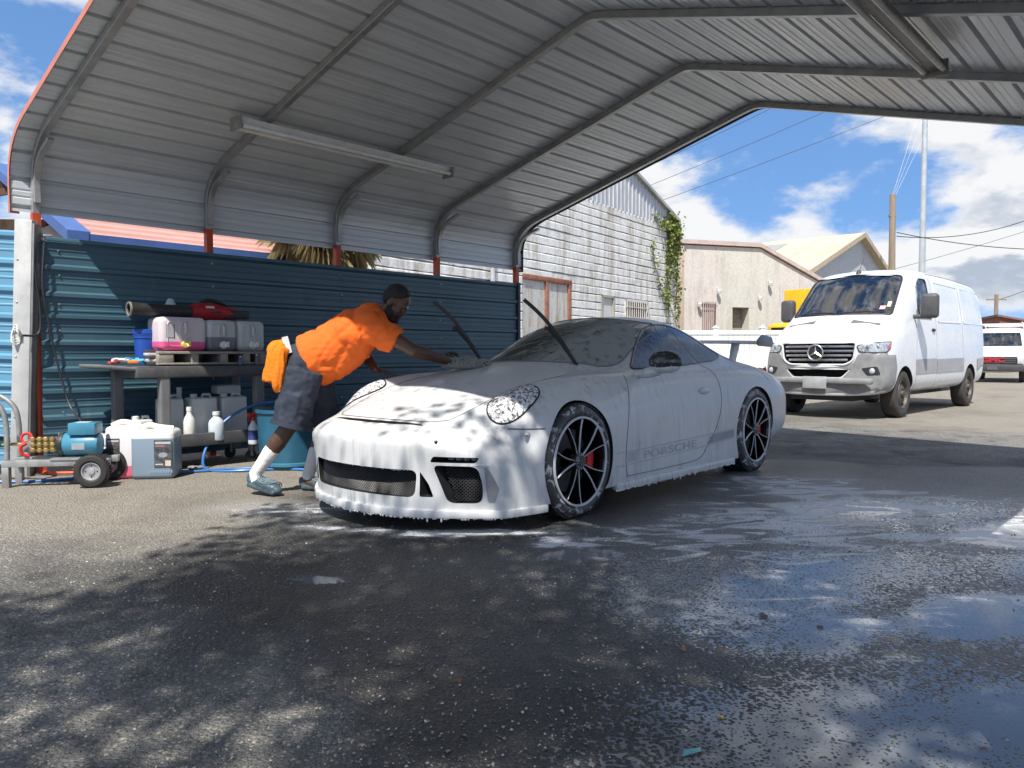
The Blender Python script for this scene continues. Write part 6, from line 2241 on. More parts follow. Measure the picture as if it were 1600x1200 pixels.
# ================================================================== washing gear along the fence
def milky(name, c, trans=.55, rough=.35):
    """translucent HDPE"""
    if name in MATS:
        return MATS[name]
    m, nt, bs = new_mat(name)
    co = nt.coord('Object')
    n = nt.noise(co, 5, 4, .6)
    nt.put(bs.inputs['Base Color'], nt.mix(nt.rng(n, .3, .7), tuple(x * .93 for x in c), c))
    bs.inputs['Roughness'].default_value = rough
    bs.inputs['Subsurface Weight'].default_value = .25
    bs.inputs['Subsurface Radius'].default_value = (.05, .05, .05)
    MATS[name] = m
    return m


def filled(name, top, bottom, level, rough=.35):
    """jug plastic that shows the level of the liquid inside (object z)"""
    m, nt, bs = new_mat(name)
    co = nt.coord('Object')
    z = nt.sep(co)[2]
    n = nt.noise(co, 6, 4, .6)
    f = nt.rng(nt.math('ADD', z, nt.math('MULTIPLY', n, .004)), level - .004, level + .004)
    c = nt.mix(f, bottom, top)
    nt.put(bs.inputs['Base Color'], c)
    bs.inputs['Roughness'].default_value = rough
    bs.inputs['Subsurface Weight'].default_value = .2
    bs.inputs['Subsurface Radius'].default_value = (.04, .04, .04)
    return m


def rbox_mesh(w, d_, h, r=.03, seg=4, taper=.0):
    mb = MB()
    t = 1 - taper
    vs = [(-w / 2, -d_ / 2, 0), (w / 2, -d_ / 2, 0), (w / 2, d_ / 2, 0), (-w / 2, d_ / 2, 0), (-w / 2 * t, -d_ / 2 * t, h), (w / 2 * t, -d_ / 2 * t, h), (w / 2 * t, d_ / 2 * t, h), (-w / 2 * t, d_ / 2 * t, h)]
    mb.add(vs, [(0, 3, 2, 1), (4, 5, 6, 7), (0, 1, 5, 4), (1, 2, 6, 5), (2, 3, 7, 6), (3, 0, 4, 7)])
    return mb.mesh('shell', bevel=r, seg=seg)


white_pl = milky('white_hdpe', (.74, .74, .72))
cap_white = mat('cap_white', (.75, .74, .70), .45)
FACE = R(12)          # things by the fence are turned a little towards the yard


def jug_on_side(label, u, v, z, w, h, m, tap, lbl=False, rot=0.0):
    """square dispenser jug lying down, tap low on the front face"""
    root = thing('dispenser_jug', label, 'jug', UV(u, v, z), UA + rot, 'dispenser jugs on the pallet block')
    o = link('shell', rbox_mesh(w, .30, h, .05, 5), m, root)
    # moulded handle loop and recess ring on the face (local -y faces the yard)
    loop = [(.0 + .042 * math.cos(a), -.153, h * .60 + .085 * math.sin(a)) for a in [2 * math.pi * k / 24 for k in range(25)]]
    MB().tube(loop, .007, 6, cap=False).build('moulded_rib', m, root, smooth=True)
    loop = rounded_poly([(-w * .36, h * .14), (w * .36, h * .14), (w * .36, h * .88), (-w * .36, h * .88)], .05)
    MB().tube([(a, -.150, b) for a, b in loop] + [(loop[0][0], -.150, loop[0][1])], .006, 6, cap=False).build('moulded_rib', m, root, smooth=True)
    MB().tube([(0, -.150, h * .50), (0, -.172, h * .54), (0, -.174, h * .80), (0, -.150, h * .84)], .010, 8).build('handle', m, root, smooth=True)
    t = MB().lathe([(.034, 0), (.034, .02), (.028, .025), (.028, .035)], 18, Matrix.Translation((0.0, -.150, h * .20)) @ Matrix.Rotation(R(90), 4, 'X')).build('tap', tap, root, smooth=True)
    MB().tube([(0, -.180, h * .20), (.0, -.215, h * .20), (.0, -.222, h * .13)], .013, 8).build('spout', tap, t, smooth=True)
    MB().box(.018, .030, -.215, -.185, h * .13, h * .30).build('lever', tap, t, bevel=.003)
    if lbl:
        MB().box(-w / 2 + .055, -w / 2 + .115, -.1535, -.1505, h * .40, h * .76).build('paper_label', mat('label_grey', (.42, .43, .45), .6), root)
        for a in (-w / 2 + .052, -w / 2 + .116):
            MB().box(a, a + .004, -.1540, -.1505, h * .38, h * .78).build('label_edge', black_pl, root)
    return root


clear_pink = filled('pink_soap_jug', (.66, .58, .60), (.78, .13, .32), .085)
clear_dark = filled('grey_soap_jug', (.54, .55, .54), (.19, .21, .24), .13)
clear_pale = milky('clear_jug', (.56, .57, .56))
tap_y = mat('tap_yellow', (.70, .58, .18), .4)
jug_on_side('clear dispenser jug with pink soap, leftmost on the pallet block', .965, .47, 1.045, .42, .30, clear_pink, tap_y, True)
jug_on_side('clear dispenser jug with dark liquid, middle of the three on the pallet block', 1.32, .47, 1.045, .29, .285, clear_dark, cap_white)
jug_on_side('nearly empty clear dispenser jug, rightmost on the pallet block', 1.61, .47, 1.045, .28, .285, clear_pale, cap_white)


def build_pallet_block():
    root = thing('pallet_block', 'weathered concrete block with dark hollows carrying the dispenser jugs on the cart', 'block', UV(1.22, 0.47, .925), UA)
    m = stained('block_grey', (.34, .31, .26), (.18, .15, .12), .6, 3.0)
    MB().box(-.50, .50, -.19, .19, .095, .118).build('top_board', m, root, bevel=.004)
    MB().box(-.50, .50, -.19, .19, .0, .018).build('bottom_board', m, root, bevel=.004)
    for x in (-.46, -.175, .10, .32, .485):
        MB().box(x - .035 if x > -.4 else x - .04, x + .03 if x > -.4 else x + .09, -.185, .185, .018, .095).build('web', m, root, bevel=.004)


build_pallet_block()


def build_utility_cart():
    root = thing('utility_cart', 'grey plastic utility cart with two shelves standing against the blue fence', 'cart', UV(1.10, .40), UA)
    m = mat('cart_grey', (.075, .075, .078), .6, 0, .15, 5, .08, 90, .35, (.20, .19, .18))
    m2 = mat('cart_leg_grey', (.16, .16, .16), .55, 0, .12, 5, .08, 90, .3, (.26, .25, .24))
    x0, x1, y0, y1 = -.58, .60, -.30, .26
    MB().box(x0, x1, y0, y1, .885, .915).build('top_shelf', m, root, bevel=.012)
    for a, b, c, d_ in ((x0, x1, y0 - .004, y0 + .03), (x0, x1, y1 - .03, y1 + .004), (x1 - .03, x1 + .004, y0, y1), (x0 - .004, x0 + .03, y0, y1)):
        MB().box(a, b, c, d_, .815, .905).build('apron', m, root, bevel=.012)
    # handle shelf: flared lip towards the left end
    P = [(-.55, y0, .905), (-.55, y1, .905), (-.86, y1 - .05, .935), (-.86, y0 + .05, .935)]
    MB().add(P + [(a, b, c - .03) for a, b, c in P], [(0, 1, 2, 3), (7, 6, 5, 4), (0, 4, 5, 1), (1, 5, 6, 2), (2, 6, 7, 3), (3, 7, 4, 0)]).build('handle_shelf', m2, root, bevel=.012)
    MB().box(x0 + .02, x1, y0 + .01, y1, .20, .235).build('bottom_shelf', m, root, bevel=.01)
    for c, d_ in ((y0 + .005, y0 + .03), (y1 - .03, y1 - .004)):
        MB().box(x0 + .01, x1, c, d_, .20, .315).build('shelf_side', m, root, bevel=.01)
    for a, b in ((-.34, y0 + .045), (-.55, y1 - .05), (.55, y0 + .05), (.55, y1 - .05)):
        MB().prism(rounded_poly([(a - .045, b - .04), (a + .045, b - .04), (a + .045, b + .04), (a - .045, b + .04)], .015, 2), .10, .89).build('leg', m2, root)
    for a in (-.45, .48):
        for b in (y0 + .08, y1 - .08):
            c = MB().lathe([(.05, -.016), (.055, -.01), (.055, .01), (.05, .016)], 18, Matrix.Translation((a, b, .056)) @ Matrix.Rotation(R(90), 4, 'X')).build('caster', black_pl, root, smooth=True)
            MB().box(a - .012, a + .012, b - .025, b + .025, .06, .19).build('fork', galv, c)


build_utility_cart()


def build_leaf_blower():
    root = thing('leaf_blower', 'red cordless leaf blower with long black nozzle lying on the dispenser jugs', 'leaf blower', UV(1.13, 0.45, 1.352), UA - R(2))
    red = mat('blower_red', (.36, .012, .018), .4, 0, .06, 5)
    n = MB()
    n.tube([(-.56, 0, .055), (-.40, 0, .052), (-.05, 0, .05), (.0, 0, .052)], [.062, .058, .055, .07], 20, cap=False)
    n.tube([(-.558, 0, .055), (-.40, 0, .052), (-.2, 0, .05)], [.052, .05, .048], 20, cap=False)
    nz = n.build('nozzle', black_pl, root, smooth=True, recalc=False)
    MB().lathe([(.050, .0), (.064, 0), (.064, .014), (.050, .014)], 20, Matrix.Translation((-.565, 0, .055)) @ Matrix.Rotation(R(90), 4, 'Y'), closed=True).build('nozzle_rim', mat('nozzle_rim', (.22, .20, .18), .6), nz, smooth=True)
    MB().tube([(-.03, 0, .053), (.08, 0, .06), (.20, 0, .058), (.32, 0, .045), (.40, 0, .04)], [.068, .082, .078, .058, .05], 16).build('body', red, root, smooth=True)
    MB().box(.24, .52, -.055, .055, .0, .075).build('battery', black_pl, root, bevel=.015)
    MB().tube(spline([(.06, 0, .13), (.14, 0, .165), (.28, 0, .13), (.34, 0, .085)], 5), .018, 8).build('handle', black_pl, root, smooth=True)
    MB().box(.10, .22, -.079, -.076, .045, .062).build('grille_slot', black_pl, root)
    MB().box(.08, .16, -.08, -.074, .085, .105).build('maker_plate', mat('plate_silver', (.55, .53, .53), .4), root)


build_leaf_blower()

blue_pl = mat('bucket_blue', (.018, .075, .36), .4, 0, .06, 5)
def build_blue_bucket():
    root = thing('blue_bucket', 'deep blue plastic tub standing behind the pink dispenser jug', 'bucket', UV(.74, 0.35, .928), UA)
    MB().lathe([(0.0, 0), (.085, 0), (.098, .23), (.104, .23), (.104, .25), (.09, .25), (.082, .02), (0, .02)], 28).build('shell', blue_pl, root, smooth=True)
    MB().lathe([(.104, .285), (.108, .27), (.108, .305), (.10, .31), (0, .31)], 28).build('lid', blue_pl, root, smooth=True)
    MB().lathe([(.101, .245), (.106, .25), (.106, .27), (.101, .275)], 28, closed=True).build('rim', mat('bucket_blue_dark', (.012, .05, .26), .4), root, smooth=True)
    b = thing('blue_canister', 'narrow blue canister peeking above the pink dispenser jug', 'canister', UV(.92, 0.19, .928), UA)
    MB().lathe([(.0, 0), (.07, 0), (.075, .02), (.075, .40), (.05, .45), (.03, .46), (.03, .50), (0, .50)], 22).build('shell', blue_pl, b, smooth=True)
    MB().lathe([(.034, .47), (.034, .51), (0, .515)], 14).build('cap', cap_white, b, smooth=True)
    c = thing('white_funnel', 'small pale grey funnel tip standing up behind the leaf blower nozzle', 'funnel', UV(1.02, 0.22, .928), UA)
    MB().lathe([(.09, .0), (.09, .42), (.075, .50), (.03, .585), (.022, .60), (0, .60)], 22).build('cone', mat('funnel_grey', (.50, .53, .54), .5), c, smooth=True)
    MB().lathe([(.092, .40), (.096, .405), (.096, .42), (.092, .425)], 22, closed=True).build('rim', MATS['funnel_grey'], c, smooth=True)


build_blue_bucket()


def build_cart_litter():
    rnd = random.Random(8)
    # bits on the handle shelf: a tangle of pale cord, brushes and rags
    def cord(label, u, v, z, colr, n, spread, r):
        P = []
        for k in range(n):
            P.append((rnd.uniform(-spread, spread), rnd.uniform(-spread * .6, spread * .6), r + rnd.uniform(0, .035)))
        o = MB().tube(spline(P, 6), r, 6).build('cord_tangle', colr, smooth=True)
        o.location = UV(u, v, z); tag(o, label, 'cord')
    cord('light blue cord tangle lying on the handle end of the cart', .60, .48, .937, mat('cord_blue', (.08, .42, .62), .5), 14, .085, .010)
    cord('white cord tangle lying beside the blue one on the cart', .46, .50, .937, mat('cord_white', (.7, .68, .66), .6), 12, .07, .010)
    o = MB().box(-.05, .05, -.02, .02, 0, .022).build('scrub_brush', mat('brush_red', (.55, .06, .03), .5), bevel=.008); o.location = UV(.41, 0.51, .935); o.rotation_euler = (0, 0, UA + .4); tag(o, 'small red brush at the very end of the cart handle shelf', 'brush')
    o = MB().box(-.045, .045, -.02, .02, 0, .03).build('scraper', mat('scraper_orange', (.75, .22, .04), .5), bevel=.008); o.location = UV(.545, 0.57, .937); o.rotation_euler = (0, 0, UA - .3); tag(o, 'small orange scraper in front of the blue cord on the cart', 'scraper')
    root = thing('paper_stack', 'stack of dark and white boxes next to the blue tub on the cart', 'boxes', UV(.72, 0.55, .928), UA)
    for k in range(5):
        MB().box(-.065, .065, -.05, .05, .026 * k, .026 * k + .023, Matrix.Rotation(rnd.uniform(-.15, .15), 4, 'Z')).build('box', [mat('card_dark', (.07, .06, .07), .7), mat('card_white', (.62, .61, .6), .7)][k % 2], root, bevel=.002)


build_cart_litter()


def upright_jug(label, loc, w, d_, h, m, rot, group, cap=True, notch=True, name='plastic_jug'):
    root = thing(name, label, 'jug', loc, rot, group)
    link('shell', rbox_mesh(w, d_, h, .022, 3, .04), m, root)
    if cap:
        c = MB().lathe([(.030, 0), (.032, .03), (.026, .034), (0, .034)], 18, Matrix.Translation((-w * .26, 0, h - .002))).build('cap', cap_white, root, smooth=True)
    if notch:
        MB().tube([(w * .05, 0, h - .01), (w * .08, 0, h + .022), (w * .34, 0, h + .022), (w * .40, 0, h - .012)], .014, 8).build('handle', m, root, smooth=True)
    return root


G = 'white jugs on the lower shelf of the cart'
upright_jug('squat translucent jug lying leftmost on the lower shelf of the cart', UV(.62, 0.51, .236), .17, .15, .22, clear_pale, UA, G)
upright_jug('white jug just right of the near cart leg on the lower shelf', UV(.93, 0.37, .236), .20, .18, .385, white_pl, UA, G)
upright_jug('wide white jug in the middle of the lower shelf', UV(1.20, 0.41, .236), .25, .20, .385, white_pl, UA, G)
upright_jug('white jug at the right end of the lower shelf', UV(1.50, 0.39, .236), .26, .20, .38, white_pl, UA, G)
upright_jug('pale jug tipped on top of the rightmost white jug on the lower shelf', UV(1.50, 0.31, .636), .24, .16, .09, clear_pale, UA, G, False, False)
def bottle(label, loc, r, h, m, cat='bottle', name='bottle', cap=cap_white, group=None):
    root = thing(name, label, cat, loc, UA, group)
    MB().lathe([(0, 0), (r * .9, 0), (r, .012), (r, h * .62), (r * .86, h * .74), (r * .42, h * .88), (r * .40, h)], 22).build('shell', m, root, smooth=True)
    MB().lathe([(r * .48, h * .95), (r * .48, h * 1.08), (0, h * 1.085)], 16).build('cap', cap, root, smooth=True)
    return root
bottle('slim white bottle in front of the white jugs on the lower shelf', UV(.99, 0.63, .236), .05, .29, cap_white)
bottle('blueish white bottle standing in front of the wide white jug', UV(1.235, 0.64, .236), .07, .24, mat('bottle_blue_white', (.58, .66, .70), .4))
bottle('small bottle with a pump top behind the white jugs', UV(1.06, 0.28, .236), .05, .44, cap_white)
b = bottle('tiny blue bottle tucked under the pallet block', UV(1.45, 0.69, .918), .018, .075, mat('bottle_navy', (.06, .10, .22), .3))
b = bottle('tiny dark bottle at the right end under the pallet block', UV(1.62, 0.68, .918), .018, .09, mat('bottle_slate', (.10, .10, .16), .3))


def build_spray_bottle():
    root = thing('spray_bottle', 'white trigger spray bottle with red head hanging on the cart front', 'spray bottle', UV(1.53, 0.76, .185), UA)
    body = filled('spray_body', (.70, .71, .73), (.66, .67, .70), .1)
    MB().lathe([(0, 0), (.043, 0), (.046, .015), (.046, .14), (.040, .165), (.018, .20), (.016, .225)], 20).build('shell', body, root, smooth=True)
    MB().lathe([(.0465, .04), (.0468, .045), (.0468, .125), (.0465, .13)], 20).build('label_band', mat('label_navy', (.045, .07, .22), .5, 0, .4, 26), root, smooth=True)
    red = mat('trigger_red', (.60, .045, .035), .4)
    t = MB().lathe([(.019, .215), (.019, .25), (.014, .255)], 12).build('collar', red, root, smooth=True)
    MB().box(-.055, .045, -.014, .014, .255, .288).build('trigger_head', red, root, bevel=.006)
    MB().tube([(-.03, 0, .258), (-.042, 0, .235), (-.034, 0, .205)], .006, 6).build('trigger', red, root, smooth=True)


build_spray_bottle()


def build_wash_tub():
    root = thing('wash_tub', 'big round teal blue plastic tub standing behind the man\'s legs', 'tub', UV(1.66, 1.18), UA)
    m = mat('tub_teal', (.022, .11, .18), .5, 0, .12, 4, .05, 40, .2, (.08, .13, .16))
    MB().lathe([(0, 0), (.245, 0), (.262, .015), (.285, .49), (.300, .50), (.300, .53), (.285, .53), (.275, .51), (.25, .03), (0, .03)], 44).build('shell', m, root, smooth=True)
    MB().lathe([(.268, .03), (.276, .035), (.276, .06), (.268, .065)], 44, closed=True).build('base_ring', mat('tub_teal_light', (.05, .19, .29), .5), root, smooth=True)


build_wash_tub()


def label_panel(root, x0, x1, z0, z1, y, accent):
    """printed label: dark artwork, headline strips, pale patch"""
    p = MB().box(x0, x1, y - .0025, y, z0, z1).build('printed_label', mat('label_art', (.075, .075, .085), .4, 0, .5, 30), root)
    w = x1 - x0; h = z1 - z0
    MB().box(x0 + w * .06, x1 - w * .06, y - .0035, y - .0024, z1 - h * .14, z1 - h * .06).build('headline', mat('label_headline', (.50, .49, .50), .5), p)
    MB().box(x0 + w * .08, x0 + w * .60, y - .0035, y - .0024, z1 - h * .24, z1 - h * .18).build('headline', accent, p)
    MB().box(x0 + w * .62, x1 - w * .06, y - .0035, y - .0024, z0 + h * .06, z0 + h * .26).build('pale_patch', mat('label_patch', (.55, .48, .42), .5), p)
    MB().ball(((x0 + x1) / 2, y - .0025, z0 + h * .46), w * .26, 14, 6, sc=(1, .004, .6)).build('picture', mat('label_picture', (.30, .31, .34), .35), p, smooth=True)
    MB().box(x0 + w * .06, x0 + w * .5, y - .0035, y - .0024, z0 + h * .10, z0 + h * .14).build('fine_print', MATS['label_headline'], p)


def build_ground_jugs():
    gray = filled('grey_blue_soap', (.66, .66, .62), (.22, .29, .36), .335)
    r1 = thing('soap_jug', 'big square jug of grey blue soap with a dark printed label on the asphalt', 'jug', UV(.60, .88), R(10))
    link('shell', rbox_mesh(.335, .28, .40, .04, 4), gray, r1)
    MB().box(.02, .145, -.1425, -.139, .10, .315).build('label_back', mat('label_art', (.075, .075, .085), .4, 0, .5, 30), r1)
    label_panel(r1, .015, .15, .095, .32, -.141, mat('label_red', (.35, .16, .16), .5))
    MB().tube(spline([(-.14, 0, .395), (-.06, .02, .43), (.02, 0, .415), (.13, .01, .40)], 5), .024, 8).build('handle', cap_white, r1, smooth=True)
    MB().lathe([(.035, 0), (.037, .03), (0, .034)], 16, Matrix.Translation((-.1, .05, .398))).build('cap', cap_white, r1, smooth=True)
    for k in range(9):
        MB().box(-.02 + .02 * k, -.008 + .02 * k, -.143, -.138, .045, .072, Matrix.Rotation(0, 4, 'Y')).build('moulded_rib', gray, r1, bevel=.004)
    pink = filled('pink_soap', (.74, .70, .70), (.75, .16, .25), .11)
    r2 = thing('soap_jug', 'tall white jug with a little pink soap standing behind the grey blue one', 'jug', UV(.42, .70), R(16))
    link('shell', rbox_mesh(.26, .26, .43, .035, 4), pink, r2)
    label_panel(r2, -.125 + .01, -.02, .13, .335, -.131, mat('label_red', (.35, .16, .16), .5))
    MB().tube(spline([(-.10, 0, .425), (-.03, .02, .455), (.06, 0, .445), (.11, .01, .425)], 5), .024, 8).build('handle', cap_white, r2, smooth=True)
    # crumpled bag between pump and jugs
    mb = MB(); rnd = random.Random(2)
    for k in range(16):
        mb.ball((rnd.gauss(0, .035), rnd.gauss(0, .035), rnd.uniform(.03, .27)), rnd.uniform(.03, .06), 8, 6)
    me = organic(mb, .012, 2, .5, 'bag', lambda p, n_: .012 * mnoise.noise(p * 28) + .008 * mnoise.noise(p * 60))
    o = link('plastic_bag', me, mat('bag_white', (.74, .75, .77), .3)); o.location = UV(.375, .38, .08); tag(o, 'crumpled white plastic bag behind the pump wheel', 'bag')
    # grey rag on the asphalt by the shelf
    mb = MB()
    for k in range(8):
        mb.ball((rnd.uniform(-.08, .08), rnd.uniform(-.04, .04), .015), rnd.uniform(.02, .035), 8, 6, sc=(1, 1, .6))
    me = organic(mb, .01, 2, .5, 'rag', lambda p, n_: .008 * mnoise.noise(p * 40))
    o = link('rag', me, mat('rag_grey', (.22, .23, .24), .9)); o.location = UV(1.0, .70, .0); tag(o, 'small grey rag on the asphalt beside the soap jug', 'rag')


build_ground_jugs()


def build_pump():
    root = thing('pressure_pump', 'wheeled pressure washer pump with teal electric motor and brass pump head', 'pump', UV(.02, .62), UA - R(38))
    root.scale = (.93, .93, .93)
    # local x to the right along the trolley, -y to the viewer
    blue = mat('motor_teal', (.05, .22, .33), .4, 0, .08, 6, .05, 60, .2, (.10, .16, .18))
    brass = mat('pump_brass', (.42, .30, .12), .38, .7, .2, 18)
    steel = mat('trolley_steel', (.36, .36, .35), .45, .5, .15, 8, dirt=.3)
    # chassis
    MB().box(-.42, .40, -.035, .035, .17, .225).build('chassis_bar', steel, root, bevel=.004)
    MB().box(-.42, .40, -.26, -.20, .17, .225).build('chassis_bar', steel, root, bevel=.004)
    MB().box(-.05, .30, -.27, .05, .222, .235).build('motor_plate', steel, root)
    for y in (-.23, 0):
        MB().box(-.42, -.365, y - .028, y + .028, .0, .172).build('stand_leg', steel, root, bevel=.004)
    # handle hoop
    P = spline([(-.39, -.22, .23), (-.39, -.22, .50), (-.43, -.22, .66), (-.56, -.22, .755), (-.70, -.2, .78)], 6)
    MB().tube(P, .021, 12).build('handle', steel, root, smooth=True)
    P = spline([(-.39, .0, .23), (-.39, .0, .50), (-.43, .0, .66), (-.56, .0, .755), (-.70, -.02, .78), (-.74, -.11, .785), (-.70, -.2, .78)], 6)
    MB().tube(P, .021, 12).build('handle', steel, root, smooth=True)
    # motor
    A = Matrix.Translation((.02, -.115, .335)) @ Matrix.Rotation(R(90), 4, 'Y')
    mo = MB().lathe([(.05, -.03), (.085, -.02), (.098, .0), (.098, .24), (.09, .27), (.05, .285), (0, .285)], 30, A).build('motor', blue, root, smooth=True)
    MB().lathe([(.0, -.05), (.07, -.05), (.10, -.04), (.104, -.02), (.104, -.002), (.08, .0)], 30, A).build('flange', black_pl, root, smooth=True)
    for k in range(6):
        a = 2 * math.pi * k / 6
        MB().lathe([(.009, -.058), (.009, -.045)], 6, A @ Matrix.Translation((.088 * math.cos(a), .088 * math.sin(a), 0))).build('bolt', steel, root)
    bx = MB().box(.07, .28, -.21, -.02, .42, .52).build('switch_box', blue, root, bevel=.006)
    MB().box(.11, .22, -.16, -.06, .5205, .523).build('switch_label', mat('switch_label', (.45, .52, .55), .5), bx)
    MB().box(.10, .20, -.2165, -.213, .30, .355).build('rating_plate', mat('rating_plate', (.40, .45, .48), .35, .4), root)
    # brass head
    MB().box(-.22, -.02, -.19, -.05, .285, .395).build('pump_block', brass, root, bevel=.012)
    for j, z in enumerate((.30, .345, .39)):
        for k in range(4):
            x = -.20 + .05 * k
            MB().lathe([(.023, 0), (.023, .018), (.015, .026), (0, .027)], 6, Matrix.Translation((x, -.188, z)) @ Matrix.Rotation(R(90), 4, 'X')).build('valve_cap', brass, root)
    MB().box(-.30, -.22, -.17, -.07, .28, .38).build('unloader', steel, root, bevel=.01)
    red = mat('pump_red', (.62, .03, .025), .45)
    MB().lathe([(.035, -.012), (.05, 0), (.035, .012), (.026, 0)], 20, Matrix.Translation((-.27, -.15, .40)) @ Matrix.Rotation(R(70), 4, 'X'), closed=True).build('red_knob', red, root, smooth=True)
    MB().tube(spline([(-.25, -.2, .36), (-.29, -.21, .33), (-.28, -.2, .27), (-.24, -.18, .25)], 4), .014, 8).build('red_hose', red, root, smooth=True)
    MB().tube([(-.30, -.13, .345), (-.38, -.15, .35), (-.44, -.17, .35)], .014, 8).build('outlet', brass, root, smooth=True)
    # wheels
    for y in (-.34, .07):
        w = bpy.data.objects.new('wheel', None); col.objects.link(w); w.parent = root
        w.location = (.30, y, .137)
        Rot = Matrix.Rotation(R(90), 4, 'X')
        tp = [(.075, -.035), (.09, -.046), (.12, -.044), (.133, -.03), (.137, 0), (.133, .03), (.12, .044), (.09, .046), (.075, .035)]
        MB().lathe(tp, 40, Rot, closed=True).build('tyre', mat('barrow_tyre', (.028, .026, .025), .8, 0, .2, 20), w, smooth=True)
        MB().lathe([(.078, .02), (.078, .034), (.066, .034), (.06, .018), (.03, .016), (.026, .03), (.012, .032), (0, .032)], 28, Rot).build('rim', mat('barrow_rim', (.40, .40, .40), .45, .5), w, smooth=True)
        for k in range(4):
            a = k * math.pi / 2
            MB().lathe([(.006, .016), (.006, .024), (0, .025)], 6, Rot @ Matrix.Translation((.045 * math.cos(a), .045 * math.sin(a), 0))).build('rim_bolt', black_pl, w)
        tr = MB()
        for k in range(36):
            a = 2 * math.pi * k / 36
            for yy in (-.022, 0, .022):
                M = Matrix.Rotation(a + yy * 4, 4, 'Y') @ Matrix.Translation((0, yy, .134))
                tr.box(-.007, .007, -.008, .008, 0, .006, M)
        o = tr.build('tread', MATS['barrow_tyre'], w, recalc=False); o['kind'] = 'stuff'
    MB().tube([(.30, -.36, .137), (.30, .09, .137)], .012, 8).build('axle', steel, root)


build_pump()

# ---------------------------------------------------------------- hoses and cables
def hose(name, label, pts, r, m, n=10):
    o = MB().tube(spline(pts, n), r, 10).build(name, m, smooth=True)
    tag(o, label, 'hose')
    return o
blue_hose = mat('hose_blue', (.035, .15, .40), .4, 0, .08, 4)
Z = .013
hp = [(-4.20, 6.02, .34), (-4.34, 5.98, .33), (-4.42, 5.93, .22), (-4.28, 5.92, .06), (-3.9, 6.02, Z), (-3.5, 6.2, Z), (-3.1, 6.36, Z), (-2.7, 6.56, Z), (-2.35, 6.72, Z), (-2.0, 6.70, Z), (-1.55, 6.60, Z), (-1.2, 6.62, Z)]
hose('blue_hose', 'blue pressure hose running from the pump across the asphalt towards the car', hp, .0125, blue_hose)
hp2 = [(-1.95, 6.75, Z), (-2.3, 6.60, Z), (-2.62, 6.62, Z), (-2.74, 6.78, .09), (-2.72, 6.95, .28), (-2.60, 7.08, .44), (-2.42, 7.20, .54), (-2.2, 7.3, .565), (-2.0, 7.30, .545), (-1.85, 7.22, .54)]
hose('blue_hose', 'loop of blue hose rising from the asphalt over the rim of the teal tub', hp2, .0125, blue_hose)
hose('black_hose', 'short black rubber hose bent from the pump outlet', [(-4.02, 6.06, .35), (-4.10, 6.03, .355), (-4.20, 6.02, .34)], .019, black_pl)
hose('green_hose', 'green garden hose coming in from the left to the pump', [(-6.0, 6.0, .02), (-5.2, 5.95, .10), (-4.7, 5.98, .22), (-4.35, 6.05, .27), (-4.05, 6.12, .29)], .014, mat('hose_green', (.02, .22, .08), .45))
hose('orange_hose', 'orange hose lying under the pump trolley', [(-4.05, 6.55, Z), (-3.85, 6.42, .02), (-3.6, 6.45, .02), (-3.4, 6.52, Z)], .013, mat('hose_orange', (.62, .10, .04), .5))
c = MB().tube(spline([UV(.03, .10, 1.95), UV(.0, .13, 1.6), UV(.04, .12, 1.3), UV(.10, .12, .95), UV(.16, .20, .6), UV(.18, .42, .46)], 8), .009, 8).build('power_cable', black_pl, smooth=True)
tag(c, 'black power cable running down the fence end to the pump motor', 'cable')
c = MB().tube(spline([UV(-.04, .10, 2.0), UV(-.05, .12, 1.7), UV(-.02, .11, 1.45), UV(-.03, .12, 1.2), UV(-.16, .16, 1.17)], 8), .010, 8).build('power_cable', black_pl, smooth=True)
tag(c, 'short black cable hanging at the orange post and tied to the grey post', 'cable')

